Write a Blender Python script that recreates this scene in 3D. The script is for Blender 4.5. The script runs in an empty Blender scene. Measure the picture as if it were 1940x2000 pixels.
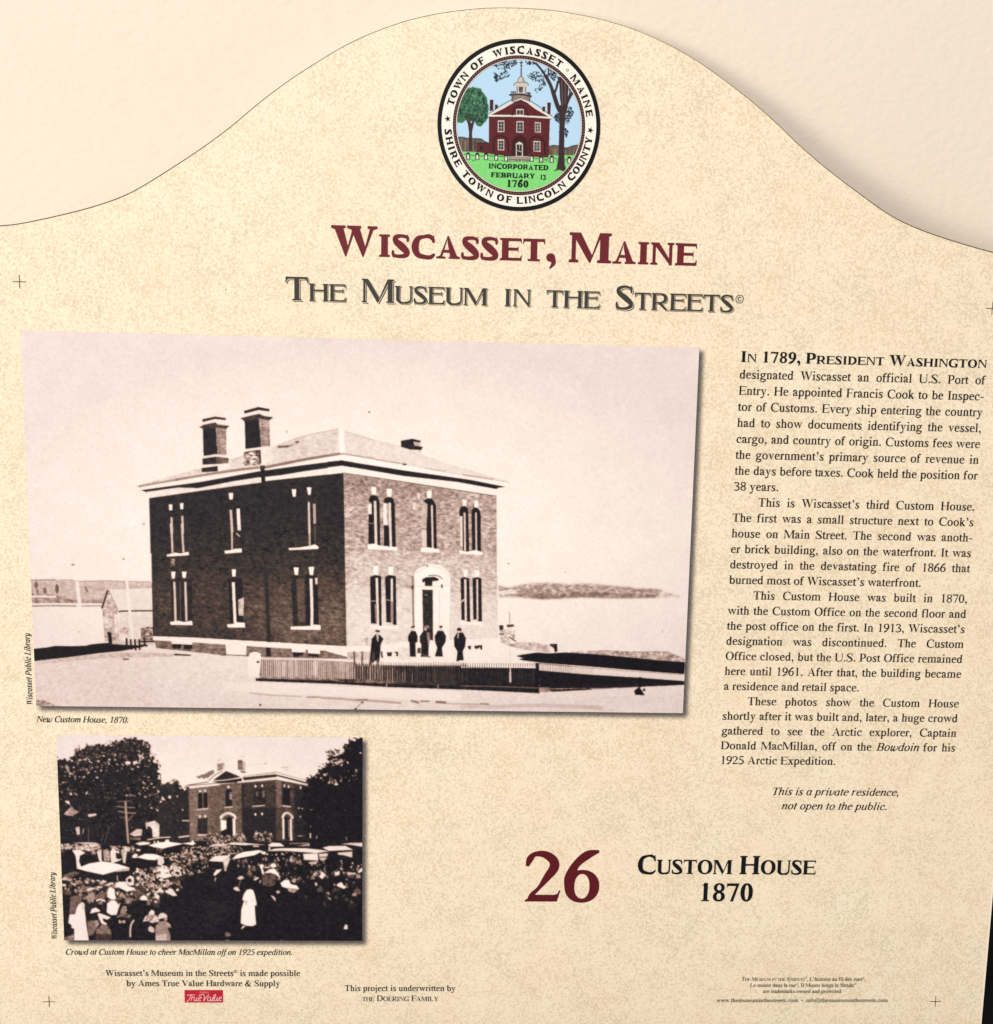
import bpy, math, re
import numpy as np
from mathutils import Matrix, Vector
from mathutils.geometry import delaunay_2d_cdt

scene = bpy.context.scene
COL = scene.collection

# ================================================================ camera, world, lamp, exposure
# The sign is laid out in millimetres on its own face: x to the right, y downwards from the upper trim marks.
LEAN = math.radians(9.0)            # the board leans back against the wall
BOTTOM = 512.0                      # y of the lower edge of the board
ARCH_TOP = -165.6                   # y of the top of the arch
THICK = 5.0
SHELF_Z = 0.90
BASE = Vector((0.0, -((BOTTOM-ARCH_TOP)*math.sin(LEAN)+THICK*math.cos(LEAN)+1.0)/1000, SHELF_Z+0.0008))
SIGN_M = Matrix.Translation(BASE) @ Matrix.Rotation(-LEAN, 4, 'X')

def on_sign(x, y, h=0.0):
    """a point of the sign's face (mm, h above the face) in the sign's own axes (m)"""
    return ((x-300.0)/1000, -h/1000, (BOTTOM-y)/1000)

cam = bpy.data.cameras.new("camera")
cam.sensor_fit = 'HORIZONTAL'
cam.sensor_width = 36.0
cam.lens = 36.0*1900/1940
cam.shift_y = 194.7/1940
cam.clip_start, cam.clip_end = 0.02, 60.0
cam_ob = bpy.data.objects.new("camera", cam)
COL.objects.link(cam_ob)
R = ((0.999158662, -0.019757480, -0.035938984), (0.015013753, 0.991689330, -0.127776600), (0.038164850, 0.127129518, 0.991151618))
cx_, cy_, cz_ = on_sign(268.587, 117.306, 618.366)
ax = [Vector((R[0][0], R[0][2], -R[0][1])), Vector((-R[1][0], -R[1][2], R[1][1])), Vector((-R[2][0], -R[2][2], R[2][1]))]
M = Matrix(((ax[0][0], ax[1][0], ax[2][0], cx_), (ax[0][1], ax[1][1], ax[2][1], cy_), (ax[0][2], ax[1][2], ax[2][2], cz_), (0, 0, 0, 1)))
cam_ob.matrix_world = SIGN_M @ M
scene.camera = cam_ob

world = bpy.data.worlds.new("World")
scene.world = world
world.use_nodes = True
bg = world.node_tree.nodes["Background"]
bg.inputs["Color"].default_value = (1.0, 0.98, 0.95, 1)
bg.inputs["Strength"].default_value = 0.385

lamp = bpy.data.lights.new("window_light", 'AREA')
lamp.shape = 'RECTANGLE'
lamp.size, lamp.size_y = 2.2, 2.6
lamp.energy = 380.0
lamp.color = (1.0, 0.95, 0.86)
lamp_ob = bpy.data.objects.new("window_light", lamp)
COL.objects.link(lamp_ob)
lamp_ob.location = (-6.0, -3.6, 1.40)
lamp_ob.rotation_euler = (Vector((0.1, 0, 1.3))-lamp_ob.location).to_track_quat('-Z', 'Y').to_euler()

ceil = bpy.data.lights.new("ceiling_light", 'AREA')
ceil.shape = 'RECTANGLE'
ceil.size, ceil.size_y = 1.6, 1.2
ceil.energy = 54.0
ceil.color = (1.0, 0.985, 0.955)
ceil_ob = bpy.data.objects.new("ceiling_light", ceil)
COL.objects.link(ceil_ob)
ceil_ob.location = (-0.8, -2.3, 3.1)
ceil_ob.rotation_euler = (Vector((0.0, 0, 1.2))-ceil_ob.location).to_track_quat('-Z', 'Y').to_euler()

vs = scene.view_settings
vs.view_transform = 'Standard'
vs.look = 'None'
vs.exposure = 0.0
vs.gamma = 1.0

# ================================================================ helpers
INK = 0.84                          # display colour -> surface colour under this light
def lin(c):
    c = np.asarray(c, dtype=np.float64)
    return np.where(c <= 0.04045, c/12.92, ((c+0.055)/1.055)**2.4)
def hexcol(h):
    return np.array([int(h[i:i+2], 16)/255 for i in (1, 3, 5)])
def ink(h, k=INK):
    return tuple(float(v) for v in lin(hexcol(h))*k) + (1.0,)

def material(name, color, rough=0.5, spec=0.3, bump=0.0):
    m = bpy.data.materials.new(name)
    m.use_nodes = True
    nt = m.node_tree
    p = nt.nodes["Principled BSDF"]
    p.inputs["Roughness"].default_value = rough
    p.inputs["Specular IOR Level"].default_value = spec
    if isinstance(color, str):
        a = nt.nodes.new("ShaderNodeAttribute")
        a.attribute_name = color
        nt.links.new(a.outputs["Color"], p.inputs["Base Color"])
    else:
        p.inputs["Base Color"].default_value = color
        tc = nt.nodes.new("ShaderNodeTexCoord")
        n = nt.nodes.new("ShaderNodeTexNoise")
        n.inputs["Scale"].default_value = 700
        n.inputs["Detail"].default_value = 3
        nt.links.new(tc.outputs["Object"], n.inputs["Vector"])
        mx = nt.nodes.new("ShaderNodeMixRGB")
        mx.blend_type = 'MULTIPLY'
        mx.inputs[0].default_value = 0.35
        mx.inputs[1].default_value = color
        nt.links.new(n.outputs["Fac"], mx.inputs[2])
        g = nt.nodes.new("ShaderNodeMixRGB")
        g.blend_type = 'MULTIPLY'
        g.inputs[0].default_value = 1
        g.inputs[2].default_value = (1.2, 1.2, 1.2, 1)
        nt.links.new(mx.outputs[0], g.inputs[1])
        nt.links.new(g.outputs[0], p.inputs["Base Color"])
    if bump:
        tc = nt.nodes.new("ShaderNodeTexCoord")
        n = nt.nodes.new("ShaderNodeTexNoise")
        n.inputs["Scale"].default_value = 900
        n.inputs["Detail"].default_value = 2
        b = nt.nodes.new("ShaderNodeBump")
        b.inputs["Strength"].default_value = bump
        b.inputs["Distance"].default_value = 0.0004
        nt.links.new(tc.outputs["Object"], n.inputs["Vector"])
        nt.links.new(n.outputs["Fac"], b.inputs["Height"])
        nt.links.new(b.outputs["Normal"], p.inputs["Normal"])
    return m

def link(name, mesh, mat, parent=None, label=None):
    o = bpy.data.objects.new(name, mesh)
    COL.objects.link(o)
    if mat is not None:
        mesh.materials.append(mat)
    if parent is not None:
        o.parent = parent
    if label:
        o["label"] = label
    return o

def mesh_from(name, verts, faces):
    me = bpy.data.meshes.new(name)
    me.from_pydata(verts, [], faces)
    me.update()
    return me

def flat(name, loops, h, mat, parent, label=None):
    """plane figure on the sign's face from outlines (mm), holes by winding"""
    v, f = fill([loops])
    return link(name, mesh_from(name, [on_sign(x, y, h) for x, y in v], [t[::-1] for t in f]), mat, parent, label)

def inside_mask(comps, pts):
    P = np.asarray(pts, float)
    tot = np.zeros(len(P), bool)
    for k in comps:
        wn = np.zeros(len(P), int)
        for c in k:
            a = np.asarray(c, float)
            b = np.roll(a, -1, axis=0)
            for (x0, y0), (x1, y1) in zip(a, b):
                if y0 == y1:
                    continue
                lo, hi = (y0, y1) if y0 < y1 else (y1, y0)
                hit = (P[:, 1] >= lo) & (P[:, 1] < hi)
                if hit.any():
                    xs = x0+(P[hit, 1]-y0)*(x1-x0)/(y1-y0)
                    wn[hit] += np.where(xs > P[hit, 0], 1 if y1 > y0 else -1, 0)
        tot |= wn != 0
    return tot

def fill(comps, rule=None):
    """union of outlines -> triangles; rule(points) may replace the inside test"""
    V, E = [], []
    for k in comps:
        for c in k:
            n0 = len(V)
            V += [Vector((float(x), float(y))) for x, y in c]
            E += [(n0+i, n0+(i+1) % len(c)) for i in range(len(c))]
    if not V:
        return [], []
    v, e, f, *_ = delaunay_2d_cdt(V, E, [], 0, 1e-4)
    cen = np.array([[(v[t[0]].x+v[t[1]].x+v[t[2]].x)/3, (v[t[0]].y+v[t[1]].y+v[t[2]].y)/3] for t in f])
    ok = rule(cen) if rule else inside_mask(comps, cen)
    F = []
    for t, q in zip(f, ok):
        if q:
            a, b, c = (v[i] for i in t)
            F.append(tuple(t) if (b.x-a.x)*(c.y-a.y)-(b.y-a.y)*(c.x-a.x) > 0 else tuple(t[::-1]))
    return [(p.x, p.y) for p in v], F

# ---------------------------------------------------------------- lettering: a serif alphabet drawn from strokes
def crom(P, n=7):
    P = [tuple(map(float, p)) for p in P]
    if len(P) == 2:
        return P
    out = []
    m = len(P)
    for i in range(m - 1):
        p0, p1, p2, p3 = P[max(i-1, 0)], P[i], P[i+1], P[min(i+2, m-1)]
        for k in range(n):
            t = k / n
            out.append(tuple(0.5*(2*b + (c-a)*t + (2*a-5*b+4*c-d)*t*t + (3*b-a-3*c+d)*t**3) for a, b, c, d in zip(p0, p1, p2, p3)))
    out.append(P[-1])
    return out

def stroke(nodes, n=7):
    P = crom(nodes, n)
    L, R = [], []
    for i, p in enumerate(P):
        a, b = P[max(i-1, 0)], P[min(i+1, len(P)-1)]
        dx, dy = b[0]-a[0], b[1]-a[1]
        d = math.hypot(dx, dy) or 1.0
        h = max(p[2], .05) / 2
        L.append((p[0]-dy/d*h, p[1]+dx/d*h))
        R.append((p[0]+dy/d*h, p[1]-dx/d*h))
    return [L + R[::-1]]

def ell(x0, x1, y0, y1, n=36, e=2.15, rev=False):
    cx, cy, rx, ry = (x0+x1)/2, (y0+y1)/2, (x1-x0)/2, (y1-y0)/2
    o = []
    for k in range(n):
        a = 2*math.pi*k/n
        c, s = math.cos(a), math.sin(a)
        o.append((cx + rx*math.copysign(abs(c)**(2/e), c), cy + ry*math.copysign(abs(s)**(2/e), s)))
    return o[::-1] if rev else o

def ring(x0, x1, y0, y1, tl, tr, tt, tb):
    return [ell(x0, x1, y0, y1), ell(x0+tl, x1-tr, y0+tb, y1-tt, rev=True)]

def bowl(x, x1, y0, y1, tr, h):
    """the round of B D P R: straight from x, then a half oval out to x1"""
    def side(xa, xb, ya, yb, e=2.3):
        xm, ym = max(xa, xb-(yb-ya)*.62), (ya+yb)/2
        o = [(xa, ya)]
        for k in range(25):
            a = math.pi*(k/24-.5)
            c, q = math.cos(a), math.sin(a)
            o.append((xm+(xb-xm)*abs(c)**(2/e), ym+(yb-ya)/2*math.copysign(abs(q)**(2/e), q)))
        return o + [(xa, yb)]
    return [side(x, x1, y0, y1), side(x, x1-tr, y0+h, y1-h)[::-1]]

def dot(x, y, r):
    return [ell(x-r, x+r, y-r, y+r, 18, 2)]

def poly(*p):
    return [list(p)]

def box(x0, x1, y0, y1):
    return [[(x0, y0), (x1, y0), (x1, y1), (x0, y1)]]

def rot(comps, w, h):
    return [[[(w-x, h-y) for x, y in c] for c in k] for k in comps]

class Face:
    def __init__(s, S, C, T, H, sf, cf, st, bk, widths, over=12, X=450, cap=662, asc=683, wedge=0):
        s.S, s.C, s.T, s.H, s.sf, s.cf, s.st, s.bk, s.W = S, C, T, H, sf, cf, st, bk, widths
        s.o, s.X, s.cap, s.asc, s.wedge = over, X, cap, asc, wedge
        s.cache = {}
    def foot(s, x0, x1, l, r, y=0, up=1):
        st, bk = s.st, s.bk
        L = [(x0-l*(1-t)**2, y+up*(st+bk*t*t)) for t in (0, .25, .5, .75, 1)]
        R = [(x1+r*(1-t)**2, y+up*(st+bk*t*t)) for t in (1, .75, .5, .25, 0)]
        p = [(x0-l, y)] + L + R + [(x1+r, y)]
        return [p[::-1] if up > 0 else p]
    def stem(s, x, y0, y1, w, lo=None, hi=None):
        """upright centred on x with optional slab serifs (left, right) at the foot and head"""
        a, b = x-w/2, x+w/2
        o = [box(a, b, y0, y1)]
        if lo: o.append(s.foot(a, b, lo[0], lo[1], y0, 1))
        if hi: o.append(s.foot(a, b, hi[0], hi[1], y1, -1))
        return o
    def flag(s, x, y, w):
        a, b = x-w/2, x+w/2
        return poly((b, y+10), (a-s.sf, y-38), (a-s.sf, y-58), (a-14, y-62), (a, y-84), (a, y-150), (b, y-150))
    def lc(s, x, y1, foot=True):
        o = [box(x-s.S/2, x+s.S/2, 0, y1-20), s.flag(x, y1, s.S)]
        if foot: o.append(s.foot(x-s.S/2, x+s.S/2, s.sf, s.sf))
        return o
    def glyph(s, ch):
        if ch not in s.cache:
            s.cache[ch] = (s.W.get(ch, 500), s.draw(ch))
        return s.cache[ch]
    def hump(s, xl, xr, X):
        S, T = s.S, s.T
        return stroke([(xl, X-95, T*.7), (xl+(xr-xl)*.28, X-36, T), (xl+(xr-xl)*.62, X-14, S*.62), (xr-S*.10, X-62, S*.95), (xr, X-150, S), (xr, X-220, S), (xr, 10, S)])
    def draw(s, ch):
        S, C, T, H, sf, cf, o, X, cap, asc = s.S, s.C, s.T, s.H, s.sf, s.cf, s.o, s.X, s.cap, s.asc
        w = s.W.get(ch, 500)
        l, r = 28, w-28
        xl, xr = 18+sf+S/2, w-18-sf-S/2
        t = X+o-T/2
        b = -o+T/2
        L, R = l+S/2, r-S/2
        if ch == ' ': return []
        if ch == 'a':
            x = w-92-S/2
            return [dot(l+30+S*.3, X-112, S*.50), stroke([(l+20+S*.08, X-110, T), (l+34, X-58, T*1.2), (w*.30, t-6, T*1.3), (w*.44, t, T*1.4), (x-16, X-55, S*.8), (x, X-140, S), (x, X-200, S), (x, 120, S), (x+6, 58, S*.9), (x+40, 24+T*.3, S*.5), (w-32, 38, T), (w-2, 66, T*.6)]),
                    stroke([(x, X-175, T), (w*.46, X-210, S*.45), (L+26, X-275, S*.8), (L+4, 118, S), (L+16, 48, S*.9), (w*.36, 26, S*.55), (w*.5, 42, T), (x, 92, T)])]
        if ch in 'bp':
            x = xl-12
            k = [ring(x-S/2, r-4, -o, X+o, S*.95, S*1.04, T*1.25, T*1.25)]
            if ch == 'b': return k + [box(x-S/2, x+S/2, 22, asc-20), s.flag(x, asc, S), poly((x-S/2, 40), (x-S/2, 8), (x-S/2+14, 0), (x+S/2, 50))]
            return k + [box(x-S/2, x+S/2, -200, X-20), s.flag(x, X, S), s.foot(x-S/2, x+S/2, sf, sf, -217)]
        if ch in 'dq':
            x = xr-4
            k = [ring(l, x+S/2, -o, X+o, S*1.04, S*.95, T*1.25, T*1.25)]
            if ch == 'd': return k + [box(x-S/2, x+S/2, 30, asc-20), s.flag(x, asc, S), poly((x-S/2, 0), (x+S/2+sf+10, 22), (x+S/2+sf+10, 38), (x+S/2+18, 44), (x+S/2, 70), (x+S/2, 130), (x-S/2, 130))]
            return k + [box(x-S/2, x+S/2, -200, X+8), s.foot(x-S/2, x+S/2, sf, sf, -217)]
        if ch == 'c':
            return [dot(w-52-S*.5, X-108, S*.52), stroke([(w-46-S*.2, X-100, T), (w-70-S*.2, X-42, T*1.4), (w*.54, t, T*1.2), (L+48, X-62, S*.72), (L, X/2+8, S), (L+34, 84, S*.88), (w*.5, 26, S*.62), (w-90, 34, S*.42), (w-24, 104, T*.6)])]
        if ch == 'e':
            y = X-176
            return [stroke([(L, y-16, S), (L+6, y+20, S*.95), (L+44, X-52, S*.7), (w*.5, t, T*1.1), (R-16, X-58, S*.78), (R+2, y+14, S*.9), (R+3, y-14, S*.9)]), box(L, R+S*.45+2, y-T/2, y+T/2),
                    stroke([(L, y+10, S), (L, X/2-20, S), (L+34, 84, S*.9), (w*.5, 26, S*.62), (w-92, 36, S*.42), (w-24, 108, T*.6)])]
        if ch == 'f':
            x = xl
            return [stroke([(x, 0, S), (x, X-60, S), (x, X+60, S), (x+14, asc-110, S*.92), (x+S*.5+52, asc-T*.6, T*1.3), (x+S*.5+118, asc-38, S*.5)]), dot(x+S*.5+112, asc-44, S*.5), s.foot(x-S/2, x+S/2, sf, sf+14), box(x-S/2-sf+2, x+S/2+88, X-T*1.1, X)]
        if ch == 'g':
            return [ring(l+14, w-92, X*.33, X+o, S*.92, S*.92, T, T), stroke([(w*.5, X*.36, T), (l+S*.4+22, 88, S*.6), (l+40+S*.2, 42, S*.75), (w*.36, 12, S*.7), (w*.62, 4, S*.85), (r-S*.35, -44, S*.9), (r-S*.3-8, -112, S*.7), (w*.62, -194, T*1.6), (w*.3, -198, S*.5), (l+T*.7, -132, S*.5), (l+42, -66, T*1.2), (w*.42, 0, T)]),
                    stroke([(w-150, X-40, T*1.2), (w-90, X-26, T*1.5), (w-20, X-22, S*.5)]), poly((w-90, X-4), (w-12, X-4), (w-12, X-44), (w-90, X-44))]
        if ch in 'hnm':
            y1 = asc if ch == 'h' else X
            k = s.lc(xl, y1)
            if ch == 'm':
                xm = (xl+xr)/2
                k += [s.hump(xl, xm, X), s.hump(xm, xr, X), s.foot(xm-S/2, xm+S/2, sf, sf), s.foot(xr-S/2, xr+S/2, sf, sf)]
            else:
                k += [s.hump(xl, xr, X), s.foot(xr-S/2, xr+S/2, sf, sf)]
            return k
        if ch == 'i': return s.lc(w/2-2, X) + [dot(w/2-8, asc-52, S*.6)]
        if ch == 'j': return [box(w/2-S/2, w/2+S/2, -60, X-20), s.flag(w/2, X, S), stroke([(w/2, 0, S), (w/2, -90, S), (w/2-30, -180, S*.8), (w/2-110, -196, T)]), dot(w/2-4, asc-52, S*.6)]
        if ch == 'k':
            x = xl-6
            return s.lc(x, asc) + [stroke([(x, 186, T), (w*.74, X-14, T*1.3)]), stroke([(w*.42, 262, S), (w-70, 0, S*1.05)]), box(w-150-S*.2, w-4, 0, s.st), box(w*.52, w-30, X-s.st, X)]
        if ch == 'l': return s.lc(w/2-2, asc)
        if ch == 'o': return [ring(l, r, -o, X+o, S*1.06, S*1.06, T, T)]
        if ch == 'r':
            x = xl-8
            return s.lc(x, X) + [stroke([(x, X-105, T*.7), (x+S*.5+36, X-36, S*.42), (x+S*.5+84, X-14, S*.6), (w-10-S*.4, X-44, S*.8)]), dot(w-8-S*.48, X-50, S*.5)]
        if ch == 's':
            return [stroke([(w-66, X-118, T*.8), (w-78, X-30, T*.9), (w*.5, t+2, T*1.2), (l+38+S*.35, X-46, S*.7), (l+34+S*.38, X-122, S*.88), (w*.5, X*.5+4, S*1.06), (r-28-S*.38, 146, S*.92), (r-26-S*.35, 62, S*.8), (w*.48, b+2, T*1.4), (l+40, 36, T*.9), (l+18, 144, T*.8)]), poly((w-58, X-135), (w-76, X-135), (w-112, X-20), (w-74, X+6)), poly((l+8, 150), (l+24, 150), (l+66, 18), (l+14, -8))]
        if ch == 't':
            x = xl-8
            return [stroke([(x, X+20, S), (x, 130, S), (x+4, 66, S*.92), (x+S*.5+16, 22, S*.5), (w-46, 32, T*1.2), (w-4, 74, T*.7)]), poly((x-S/2-sf, X-T*1.1), (w-16, X-T*1.1), (w-16, X), (x+S/2, X), (x+S/2, X+128), (x+S/2-16, X+128), (x-S/2+4, X+44), (x-S/2-sf, X-T*.5))]
        if ch == 'u':
            return [box(xl-S/2, xl+S/2, 150, X-20), s.foot(xl-S/2, xl+S/2, sf, 0, X, -1), stroke([(xl, X, S), (xl, 140, S), (xl+14, 58, S*.85), (xl+(xr-xl)*.42, 24, S*.6), (xl+(xr-xl)*.74, 46, T*1.2), (xr, 96, T*.8)]), box(xr-S/2, xr+S/2, 30, X), s.foot(xr-S/2, xr+S/2, sf, 0, X, -1), poly((xr-S/2, 0), (xr+S/2+sf, 22), (xr+S/2+sf, 38), (xr+S/2+14, 44), (xr+S/2, 80), (xr-S/2, 120))]
        if ch in 'vy':
            xa, xb = l+26+S*.3, w-50-T*.3
            k = [poly((l+30, X), (l+30+S*1.1, X), (w*.5+S*.34, 110), (w*.5+8, -10), (w*.5-8, -10)), poly((w-66, X), (w-66-T*1.1, X), (w*.5-8, -10), (w*.5+10, -10)), box(2, l+S*1.15+76, X-s.st, X), box(w-180, w-8, X-s.st, X)]
            if ch == 'y': k += [stroke([(w*.5, 0, T*1.1), (w*.42, -110, T*1.4), (w*.32, -186, S*.55), (l+36, -180, S*.7)]), dot(l+38, -172, S*.52)]
            return k
        if ch == 'w':
            m = w*.5
            k = []
            for x0, x1 in ((30, w*.335), (w*.43, w*.71)):
                k += [poly((x0, X), (x0+S*1.1, X), (x1+S*.28, 100), (x1+8, -10), (x1-8, -10))]
            k += [poly((m+S*.4, X), (m+S*.4-T*1.2, X), (w*.335-8, -10), (w*.335+10, -10)), poly((w-48, X), (w-48-T*1.2, X), (w*.71-8, -10), (w*.71+10, -10)), box(2, 30+S*1.1+62, X-s.st, X), box(w*.43-56, w*.43+S*1.1+30, X-s.st, X), box(w-165, w-4, X-s.st, X)]
            return k
        if ch == 'x':
            return [poly((l+14, X), (l+14+S*1.15, X), (r-4, 0), (r-4-S*1.15, 0)), poly((w-66, X), (w-66-T*1.3, X), (l+20, 0), (l+20+T*1.3, 0)), box(4, l+S+92, X-s.st, X), box(w*.52, w-14, X-s.st, X), box(2, w*.40, 0, s.st), box(w-S-150, w-2, 0, s.st)]
        if ch == 'z':
            return [poly((w-34, X), (w-34-S*1.2, X-T), (22, 0), (22+S*1.2, T)), box(38, w-34, X-T*1.3, X), box(22, w-26, 0, T*1.3), box(38, 38+T*.7, X-120, X), box(w-26-T*.7, w-22, 0, 130)]
        # ------------------------------------------------ capitals
        st, bk = s.st, s.bk
        cx = 16+cf+C/2
        rx = w-16-cf-C/2
        f = (cf, cf)
        ct, cb = cap+o-H/2, -o+H/2
        LL, RR = 32+C/2, w-32-C/2
        hs = cap*s.wedge if s.wedge else cap*.5     # height of the waist
        if ch == 'I': return s.stem(w/2, 0, cap, C, f, f)
        if ch == 'H': return s.stem(cx, 0, cap, C, f, f) + s.stem(rx, 0, cap, C, f, f) + [box(cx, rx, hs+10-H/2, hs+10+H/2)]
        if ch in 'EFL':
            x = cx
            k = s.stem(x, 0, cap, C, (cf, cf if ch != 'E' else 0), (cf, 0 if ch in 'EF' else cf))
            e = w-22
            if ch in 'EF':
                k += [box(x, e-8, cap-H, cap), poly((e-8, cap), (e+2, cap-150), (e-12, cap-150), (e-50, cap-60), (e-110, cap-H), (e-110, cap)),
                      box(x, e-110, hs+8-H/2, hs+8+H/2), poly((e-96, hs+96), (e-112, hs+96), (e-124, hs+34), (e-170, hs+8+H/2), (e-170, hs+8-H/2), (e-124, hs-18), (e-112, hs-80), (e-96, hs-80))]
            if ch in 'EL':
                k += [box(x, e, 0, H), poly((e-14, 0), (e+14, 168), (e-2, 168), (e-56, 70), (e-130, H), (e-130, 0))]
            return k
        if ch == 'T':
            e = 18
            k = s.stem(w/2, 0, cap, C, (cf+24, cf+24), None) + [box(e+4, w-e-4, cap-H, cap)]
            k.append(poly((e+6, cap), (e-4, cap-165), (e+12, cap-165), (e+48, cap-72), (e+120, cap-H), (e+120, cap)))
            k.append(poly((w-e-6, cap), (w-e+4, cap-165), (w-e-12, cap-165), (w-e-48, cap-72), (w-e-120, cap-H), (w-e-120, cap)))
            return k
        if ch == 'A':
            m, top = w*.49, cap+12
            xb = w-22-cf*.9-C*.62
            return [poly((m-14, top), (m+14, top), (xb+C*.62, 0), (xb-C*.52, 0), (m-16, top-120-C*.5)), poly((m-14, top), (m+6, top), (92+H*.9, 0), (92, 0)), box(w*.26, w*.66, cap*.33-H/2, cap*.33+H/2),
                    s.foot(90, 90+H, 76, 70+C*.16), s.foot(xb-C*.5, xb+C*.6, cf, cf*.9)]
        if ch == 'B':
            x = cx
            y = cap*.53
            return s.stem(x, 0, cap, C, (cf, 0), (cf, 0)) + [bowl(x, w-72, y-H, cap, C*.96, H), bowl(x, w-28, 0, y, C*1.06, H)]
        if ch == 'D':
            x = cx
            k = s.stem(x, 0, cap, C, (cf, 0), (cf, 0))
            return k + [bowl(x, w-30, 0, cap, C*1.08, H)]
        if ch in 'OQ':
            k = [ring(30, w-30, -o, cap+o, C*1.1, C*1.1, H, H)]
            if ch == 'Q': k.append(stroke([(w*.5, 10, C*.5), (w*.7, -110, C*.8), (w-10, -160, H)]))
            return k
        if ch in 'CG':
            k = [stroke([(w-58, cap-205, H*.7), (w-96, cap-90, H*1.3), (w-190, cap-20, H*1.5), (w*.55, ct, H*1.2), (LL+78, cap-100, C*.8), (LL, cap*.5, C*1.08), (LL+70, 104, C*.86), (w*.55, cb+4, H*1.5), (w-150, 30, H*1.4)] + ([(w-34, 130, H*.8)] if ch == 'C' else [(w-96-C*.4, 62, H*1.3)])),
                 poly((w-44, cap-214), (w-60, cap-214), (w-130, cap-80), (w-84, cap-22), (w-66, cap+14), (w-52, cap+14))]
            if ch == 'G':
                x = w-46-C/2-cf*.4
                k += [box(x-C/2, x+C/2, 36, 280), s.foot(x-C/2, x+C/2, cf, cf*.7, 300, -1), poly((x-C/2, 30), (x+C/2, 50), (x+C/2, 110), (x-C/2, 110))]
            return k
        if ch == 'J':
            x = w-16-cf-C/2
            return [stroke([(x, cap-30, C), (x, 120, C), (x-16, 40, C*.8), (x-90, -4, H*1.4), (40+C*.4, 30, C*.6)]), dot(44+C*.4, 60, C*.55), s.foot(x-C/2, x+C/2, cf, cf, cap, -1)]
        if ch == 'K':
            x = cx
            return s.stem(x, 0, cap, C, f, f) + [stroke([(x, 268, H*1.1), (w-140, cap-10, H*1.2)]), stroke([(x+C*.5+70, 360, C*1.05), (w-92, 0, C*1.1)]), s.foot(w-130-C*.3, w-80, cf, 70), s.foot(w-160, w-120, 80, 90, cap, -1)]
        if ch == 'M':
            q = H*1.05
            a, z = 16+cf*.9+H/2, w-16-cf-C/2
            return [box(a-q/2, a+q/2, 0, cap), s.foot(a-q/2, a+q/2, cf, cf)] + s.stem(z, 0, cap, C, f, (0, cf)) + [poly((a-q/2, cap), (a-q/2+C*1.02, cap), (w*.49+C*.30, 150), (w*.49, 0), (w*.49-12, 0)), poly((z-C/2+12, cap), (z-C/2-8, cap), (w*.49-8, 0), (w*.49+14, 0), (z-C/2+12, cap-100)), box(18, a, cap-st, cap), s.foot(a-q/2, a, cf*.9, 0, cap, -1)]
        if ch == 'N':
            q = H*1.05
            a, z = 16+cf+q/2, w-22-cf*.9-q/2
            return [box(a-q/2, a+q/2, 0, cap), s.foot(a-q/2, a+q/2, cf, cf), box(z-q/2, z+q/2, 0, cap), s.foot(z-q/2, z+q/2, cf, cf*.9, cap, -1), poly((a-q/2-6, cap), (a-q/2+C*.95, cap), (z+q/2, 60), (z+q/2, -10), (z-8, -10)), s.foot(a-q/2, a, cf*.9, 0, cap, -1)]
        if ch in 'PR':
            x = cx
            y = cap*(.45 if ch == 'P' else .48)
            k = s.stem(x, 0, cap, C, f, (cf, 0)) + [bowl(x, w-(26 if ch == 'P' else 84), y-H, cap, C*1.02, H)]
            if ch == 'R': k += [poly((x+C*.5+20, y), (x+C*.5+20+C*1.2, y), (w-58, 18), (w-8, 14), (w-8, 0), (w-140, 0), (w-160, 10))]
            return k
        if ch == 'S':
            A = [stroke([(w-86, cap-196, H*.7), (w-104, cap-70, H*1.1), (w*.5, ct, H*1.2), (62+C*.36, cap-74, C*.72), (58+C*.4, cap-190, C*.92), (w*.5, cap*.5+10, C*1.14), (w-58-C*.4, 196, C*.98), (w-58-C*.36, 82, C*.78), (w*.5, cb+2, H*1.3), (70, 60, H*1.1), (48, 200, H*.7)])]
            return A + [poly((w-72, cap-212), (w-90, cap-212), (w-140, cap-60), (w-104, cap-24), (w-96, cap+14), (w-80, cap+14)), poly((36, 214), (54, 214), (104, 62), (70, 26), (62, -14), (46, -14))]
        if ch == 'U':
            z = w-16-cf-H*.55
            return [stroke([(cx, cap, C), (cx, 260, C), (cx+10, 120, C*.95), (w*.36, 24, C*.6), (w*.53, cb+4, H*1.25), (w*.72, 36, H*1.6), (z-14, 120, H*1.2), (z, 260, H*1.1), (z, cap, H*1.1)]), s.foot(cx-C/2, cx+C/2, cf, cf, cap, -1), s.foot(z-H/2, z+H/2, cf, cf, cap, -1)]
        if ch == 'V':
            a = 20+cf*.8
            return [poly((a, cap), (a+C*1.1, cap), (w*.5+C*.38, 170), (w*.5+12, -12), (w*.5-10, -12)), poly((w-80, cap), (w-80-H, cap), (w*.5-10, -12), (w*.5+12, -12)), s.foot(a, a+C*1.1, cf*.9, cf, cap, -1), s.foot(w-80-H, w-80, 70, 70, cap, -1)]
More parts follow.
